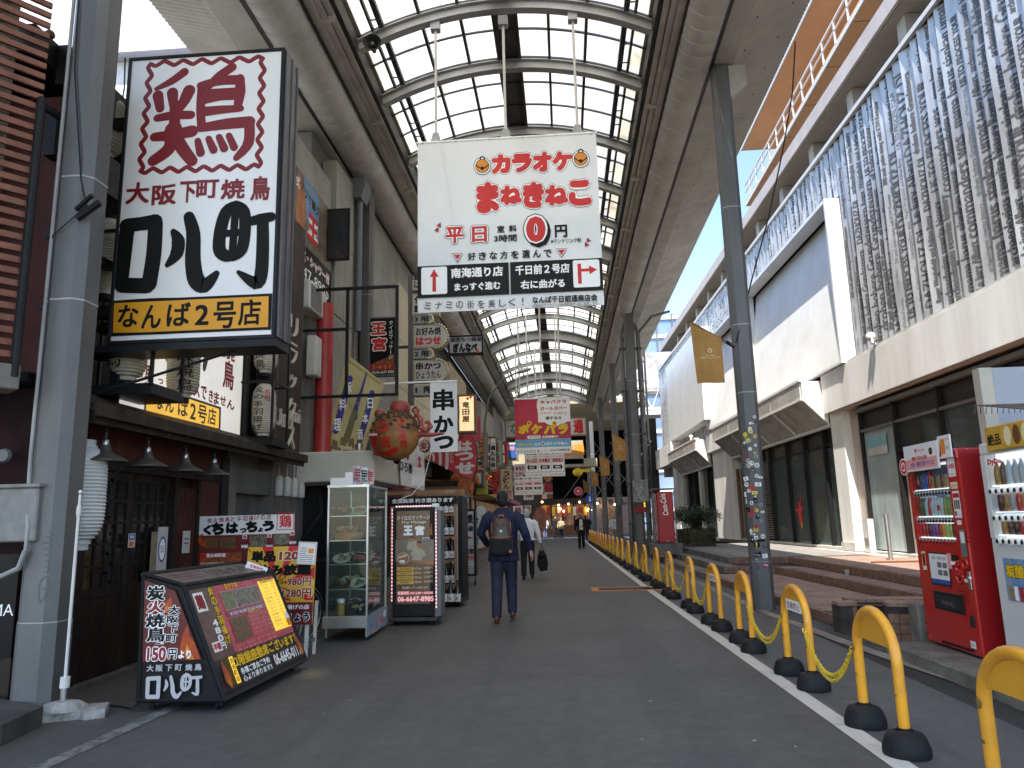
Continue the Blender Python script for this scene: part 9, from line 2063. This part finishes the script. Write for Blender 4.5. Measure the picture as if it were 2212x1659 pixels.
dk = thing('black_lattice_building', 'black building with pale diamond lattice lines above lit shops at the street end', 'building', (0, 76, 0)); bx('wall', m_blkb, dk, -1.2, 9.6, 0.3, 10, 3.6, 12.5);
mb = MB()
for k in range(-4, 9):
    for s_ in (-1, 1): MB().tube([(k*1.6, 0.2, 3.7 if s_ > 0 else 9.2), (k*1.6+4.2, 0.2, 9.2 if s_ > 0 else 3.7)], 0.035, 4).build('lattice_line', m_grey, dk) if -1.0 <= k*1.6 <= 5.4 else None
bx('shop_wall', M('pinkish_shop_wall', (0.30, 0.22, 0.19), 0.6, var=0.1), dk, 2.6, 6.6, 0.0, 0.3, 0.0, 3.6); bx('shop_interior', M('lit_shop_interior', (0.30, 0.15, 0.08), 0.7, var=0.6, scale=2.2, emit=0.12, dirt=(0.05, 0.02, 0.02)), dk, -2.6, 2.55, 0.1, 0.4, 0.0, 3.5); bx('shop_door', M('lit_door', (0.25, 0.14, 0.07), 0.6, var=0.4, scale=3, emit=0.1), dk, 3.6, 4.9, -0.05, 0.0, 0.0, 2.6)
for x in (-2.65, -1.5, -0.35, 0.8, 1.9, 2.5): bx('post', m_dwood, dk, x, x+0.16, -0.1, 0.05, 0, 3.4)
bx('header', m_dwood, dk, -2.65, 2.6, -0.15, 0.05, 3.0, 3.6); bx('counter', m_brown, dk, -2.3, 2.3, -0.6, -0.15, 0.0, 0.95)
for k in range(9): bx('menu_slip', (m_cream, m_red, m_yel)[k % 3], dk, -2.4+k*0.53, -2.1+k*0.53, -0.2, -0.17, 1.9+(k % 2)*0.25, 2.75)
pr = Print(dk, -0.06, 0.004); pr.text('いっちょし', 3.0, 2.8, 6.2, 3.45, m_dsteel, 0.06); pr.rect(-0.9, 0.3, 0.7, 0.9, m_brown); pr.rect(-2.4, 2.0, -1.6, 3.2, m_red); pr.text('串', -2.3, 2.2, -1.7, 3.0, m_yel, 0.03); pr.rect(7.4, 2.2, 8.4, 3.0, m_yel); pr.done()
rr = random.Random(3)
for k in range(16): o = MB().ball((rr.uniform(-2.4, 5.0), 75.6, rr.uniform(2.3, 3.5)), 0.09, 8, 5).build('light_bulb', m_bulb); tag(o, 'warm round bulb among the lamps strung over the far shop fronts', 'light bulb', 'bulbs of the shops at the street end')
lf_ = thing('far_shop_row', 'crowded far shop fronts with red and brown signboards at the left of the street end', 'building', (0, 77, 0)); bx('wall', M('far_dark_shops', (0.06, 0.035, 0.03), 0.7, var=0.7, scale=1.6, dirt=(0.02, 0.015, 0.012)), lf_, -16, -1.25, 0, 6, 0, 13);
CS = ['#8c2a22', '#c9b48a', '#7a3a20', '#b03028', '#d8cdb8', '#5a2a1c', '#c08a3a', '#3a2018']
pr = Print(lf_, -0.01, 0.004); GL = ['串', '鶏', '酒', '寿司', '焼肉', '丼', '麺', '屋']
for k in range(46):
    x = rr.uniform(-9, -1.6); z = rr.uniform(0.3, 7.5); w_ = rr.uniform(0.4, 1.3); h_ = rr.uniform(0.5, 1.6) if z > 2.5 else rr.uniform(0.4, 1.0); c_ = rr.choice(CS); pr.rect(x, z, x+w_, z+h_, M('far_sign_'+c_[1:], c_, 0.6, var=0.2, scale=3));
    if rr.random() < 0.7: pr.text(rr.choice(GL), x+w_*0.15, z+h_*0.15, x+w_*0.85, z+h_*0.85, m_cream if c_ in CS[:1]+CS[2:4]+CS[5:6]+CS[7:] else m_dred, 0.03)
pr.done()
for (x, y, Y, lb) in ((1195, 1165, 70, 0), ): pass
rd = thing('round_red_sign', 'round red and white sign hung over the far shops', 'sign', gy(1249, 1061, 70)); MB().lathe([(0, -.05), (0.45, -.05), (0.45, .05), (0, .05)], n=24, axis='y').build('disc', m_dred, rd); pr = Print(rd, -0.052, 0.004); pr.disc(0, 0, 0.36, m_pink); pr.disc(0, 0, 0.3, m_red); pr.disc(0, 0, 0.15, m_pink); pr.done()
bs = thing('pedestrian_sign', 'round blue pedestrian sign on a grey post at the crossing', 'road sign', (gy(1274, 1078, 66).x, 66, 0)); MB().cyl(0, 0, 0, 9.5, 0.12, 10).build('post', m_steel, bs, smooth=True); zc = gy(1274, 1078, 66).z; MB().lathe([(0, -.2), (0.4, -.2), (0.4, -.16), (0, -.16)], n=22, axis='y').build('disc', m_blue, bs, loc=(0, 0, zc)); pr = Print(bs, -0.205, 0.004); pr.disc(0, zc+0.17, 0.06, m_white); pr.rect(-0.07, zc-0.22, 0.07, zc+0.1, m_white); pr.done()
yl = thing('yellow_lamp', 'bright yellow round lamp on an arm below the far banners', 'lamp', gy(1248, 1020, 62)); MB().ball((0, 0, 0), (0.42, 0.3, 0.34), 14, 9).build('globe', m_yel, yl, smooth=True); bx('arm', m_yel, yl, 0.3, 1.3, -0.1, 0.1, 0.0, 0.25)
fr_ = thing('cross_arcade_roof', 'dark roof of the crossing arcade closing the far end of the street', 'roof', (0, 0, 0)); bx('roof_slab', m_bge, fr_, -14, 6.4, 57.6, 79, 10.4, 10.7)
FR = [(24.0, 28.0, 6.6, '#7e766a', 5.2), (28.0, 33.0, 7.6, '#a89878', 4.4), (33.0, 39.0, 6.2, '#6a6460', 5.0), (39.0, 46.0, 7.8, '#8d8474', 4.2), (46.0, 56.0, 8.6, '#77706a', 5.0)]
for k, (ya, yb, h_, c_, xo) in enumerate(FR):
    t = thing('shop_building', ('grey', 'tan', 'dark grey', 'beige', 'brownish grey')[k]+' two-storey shop building, number %s beyond the yellow one on the left' % ('one', 'two', 'three', 'four', 'five')[k], 'building', (0, 0, 0)); m_ = M('shop_front_'+c_[1:], c_, 0.75, var=0.15, scale=0.8)
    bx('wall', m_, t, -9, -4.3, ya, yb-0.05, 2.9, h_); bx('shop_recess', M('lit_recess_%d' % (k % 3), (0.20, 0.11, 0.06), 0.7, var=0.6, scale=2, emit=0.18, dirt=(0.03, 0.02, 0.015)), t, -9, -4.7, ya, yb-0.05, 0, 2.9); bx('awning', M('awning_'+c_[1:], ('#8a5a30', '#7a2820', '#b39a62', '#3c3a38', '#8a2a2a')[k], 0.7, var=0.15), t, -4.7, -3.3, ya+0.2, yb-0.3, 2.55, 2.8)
    for j in range(int((yb-ya)/1.6)):
        w_ = bpy.data.objects.new('window', None); COL.objects.link(w_); w_.parent = t; y = ya+0.4+j*1.6; bx('window_frame', m_steel, w_, -4.3, -4.26, y, y+1.1, 4.0, 5.4); bx('pane', MATS['dark_door_glass'], w_, -4.258, -4.25, y+0.05, y+1.05, 4.05, 5.35)
NM = [('crimson', '#a02028', '寿司'), ('white', '#d8d4cc', '居酒屋'), ('ochre', '#c28a2c', 'たこ焼'), ('navy', '#28305c', 'ラーメン'), ('pale green', '#9cb49a', '薬局'), ('scarlet', '#b8231c', '焼肉'), ('cream', '#dccfa8', 'うどん'), ('black', '#22201f', '酒場')]
for k, (nm, c_, tx) in enumerate(NM):
    Y = 25.5+k*4.0; z = 3.3+(k*37 % 17)/10; t = board('side_sign', '%s projecting shop sign on the left row of far shops' % nm, 'shop sign', (-4.25, Y, z), 0, 0.85, 1.5, 0.2, M('side_sign_'+c_[1:], c_, 0.5, var=0.08, scale=3), m_grey, 0.04); pr = Print(t, -0.014, 0.002); pr.text(tx, 0.2, 0.12, 0.65, 1.38, m_white if nm in ('crimson', 'navy', 'scarlet', 'black') else m_dred, 0.04, True); pr.done()
tm_ = thing('timber_shop', 'light timber shop front with a plank beam behind the sake rack', 'shop', (0, 0, 0)); m_tim = M('light_timber', (0.36, 0.23, 0.12), 0.6, var=0.2, scale=4, streak=4)
bx('beam', m_tim, tm_, -4.6, -2.75, 22.0, 22.3, 2.0, 2.5, 0.02); bx('panel', m_tim, tm_, -4.6, -3.1, 22.1, 22.3, 0.0, 2.0); bx('dark_eave', m_dwood, tm_, -4.6, -2.6, 21.8, 30, 2.5, 2.62)
for k in range(10): MB().hexa([(-4.6, 22+k*0.7, 3.5), (-2.5, 22+k*0.7, 2.62), (-2.5, 22.68+k*0.7, 2.62), (-4.6, 22.68+k*0.7, 3.5), (-4.6, 22+k*0.7, 3.53), (-2.5, 22+k*0.7, 2.65), (-2.5, 22.68+k*0.7, 2.65), (-4.6, 22.68+k*0.7, 3.53)]).build('roof_sheet', M('pale_green_sheet', (0.33, 0.36, 0.3), 0.6, var=0.2, scale=2), tm_)
pr_ = thing('patterned_banner', 'leaf-shaped brown advertising flag standing beyond the white-haired man', 'flag', gy(1160, 1165, 24.0)); MB().prism([(0, 0), (0.12, 0.1), (0.3, 0.35), (0.35, 0.7), (0.25, 0.98), (0.05, 1.0), (-0.12, 0.7), (-0.1, 0.3)], 'y', 0, 0.02).build('cloth', M('rust_flag', (0.30, 0.10, 0.05), 0.6, var=0.3, scale=6), pr_)
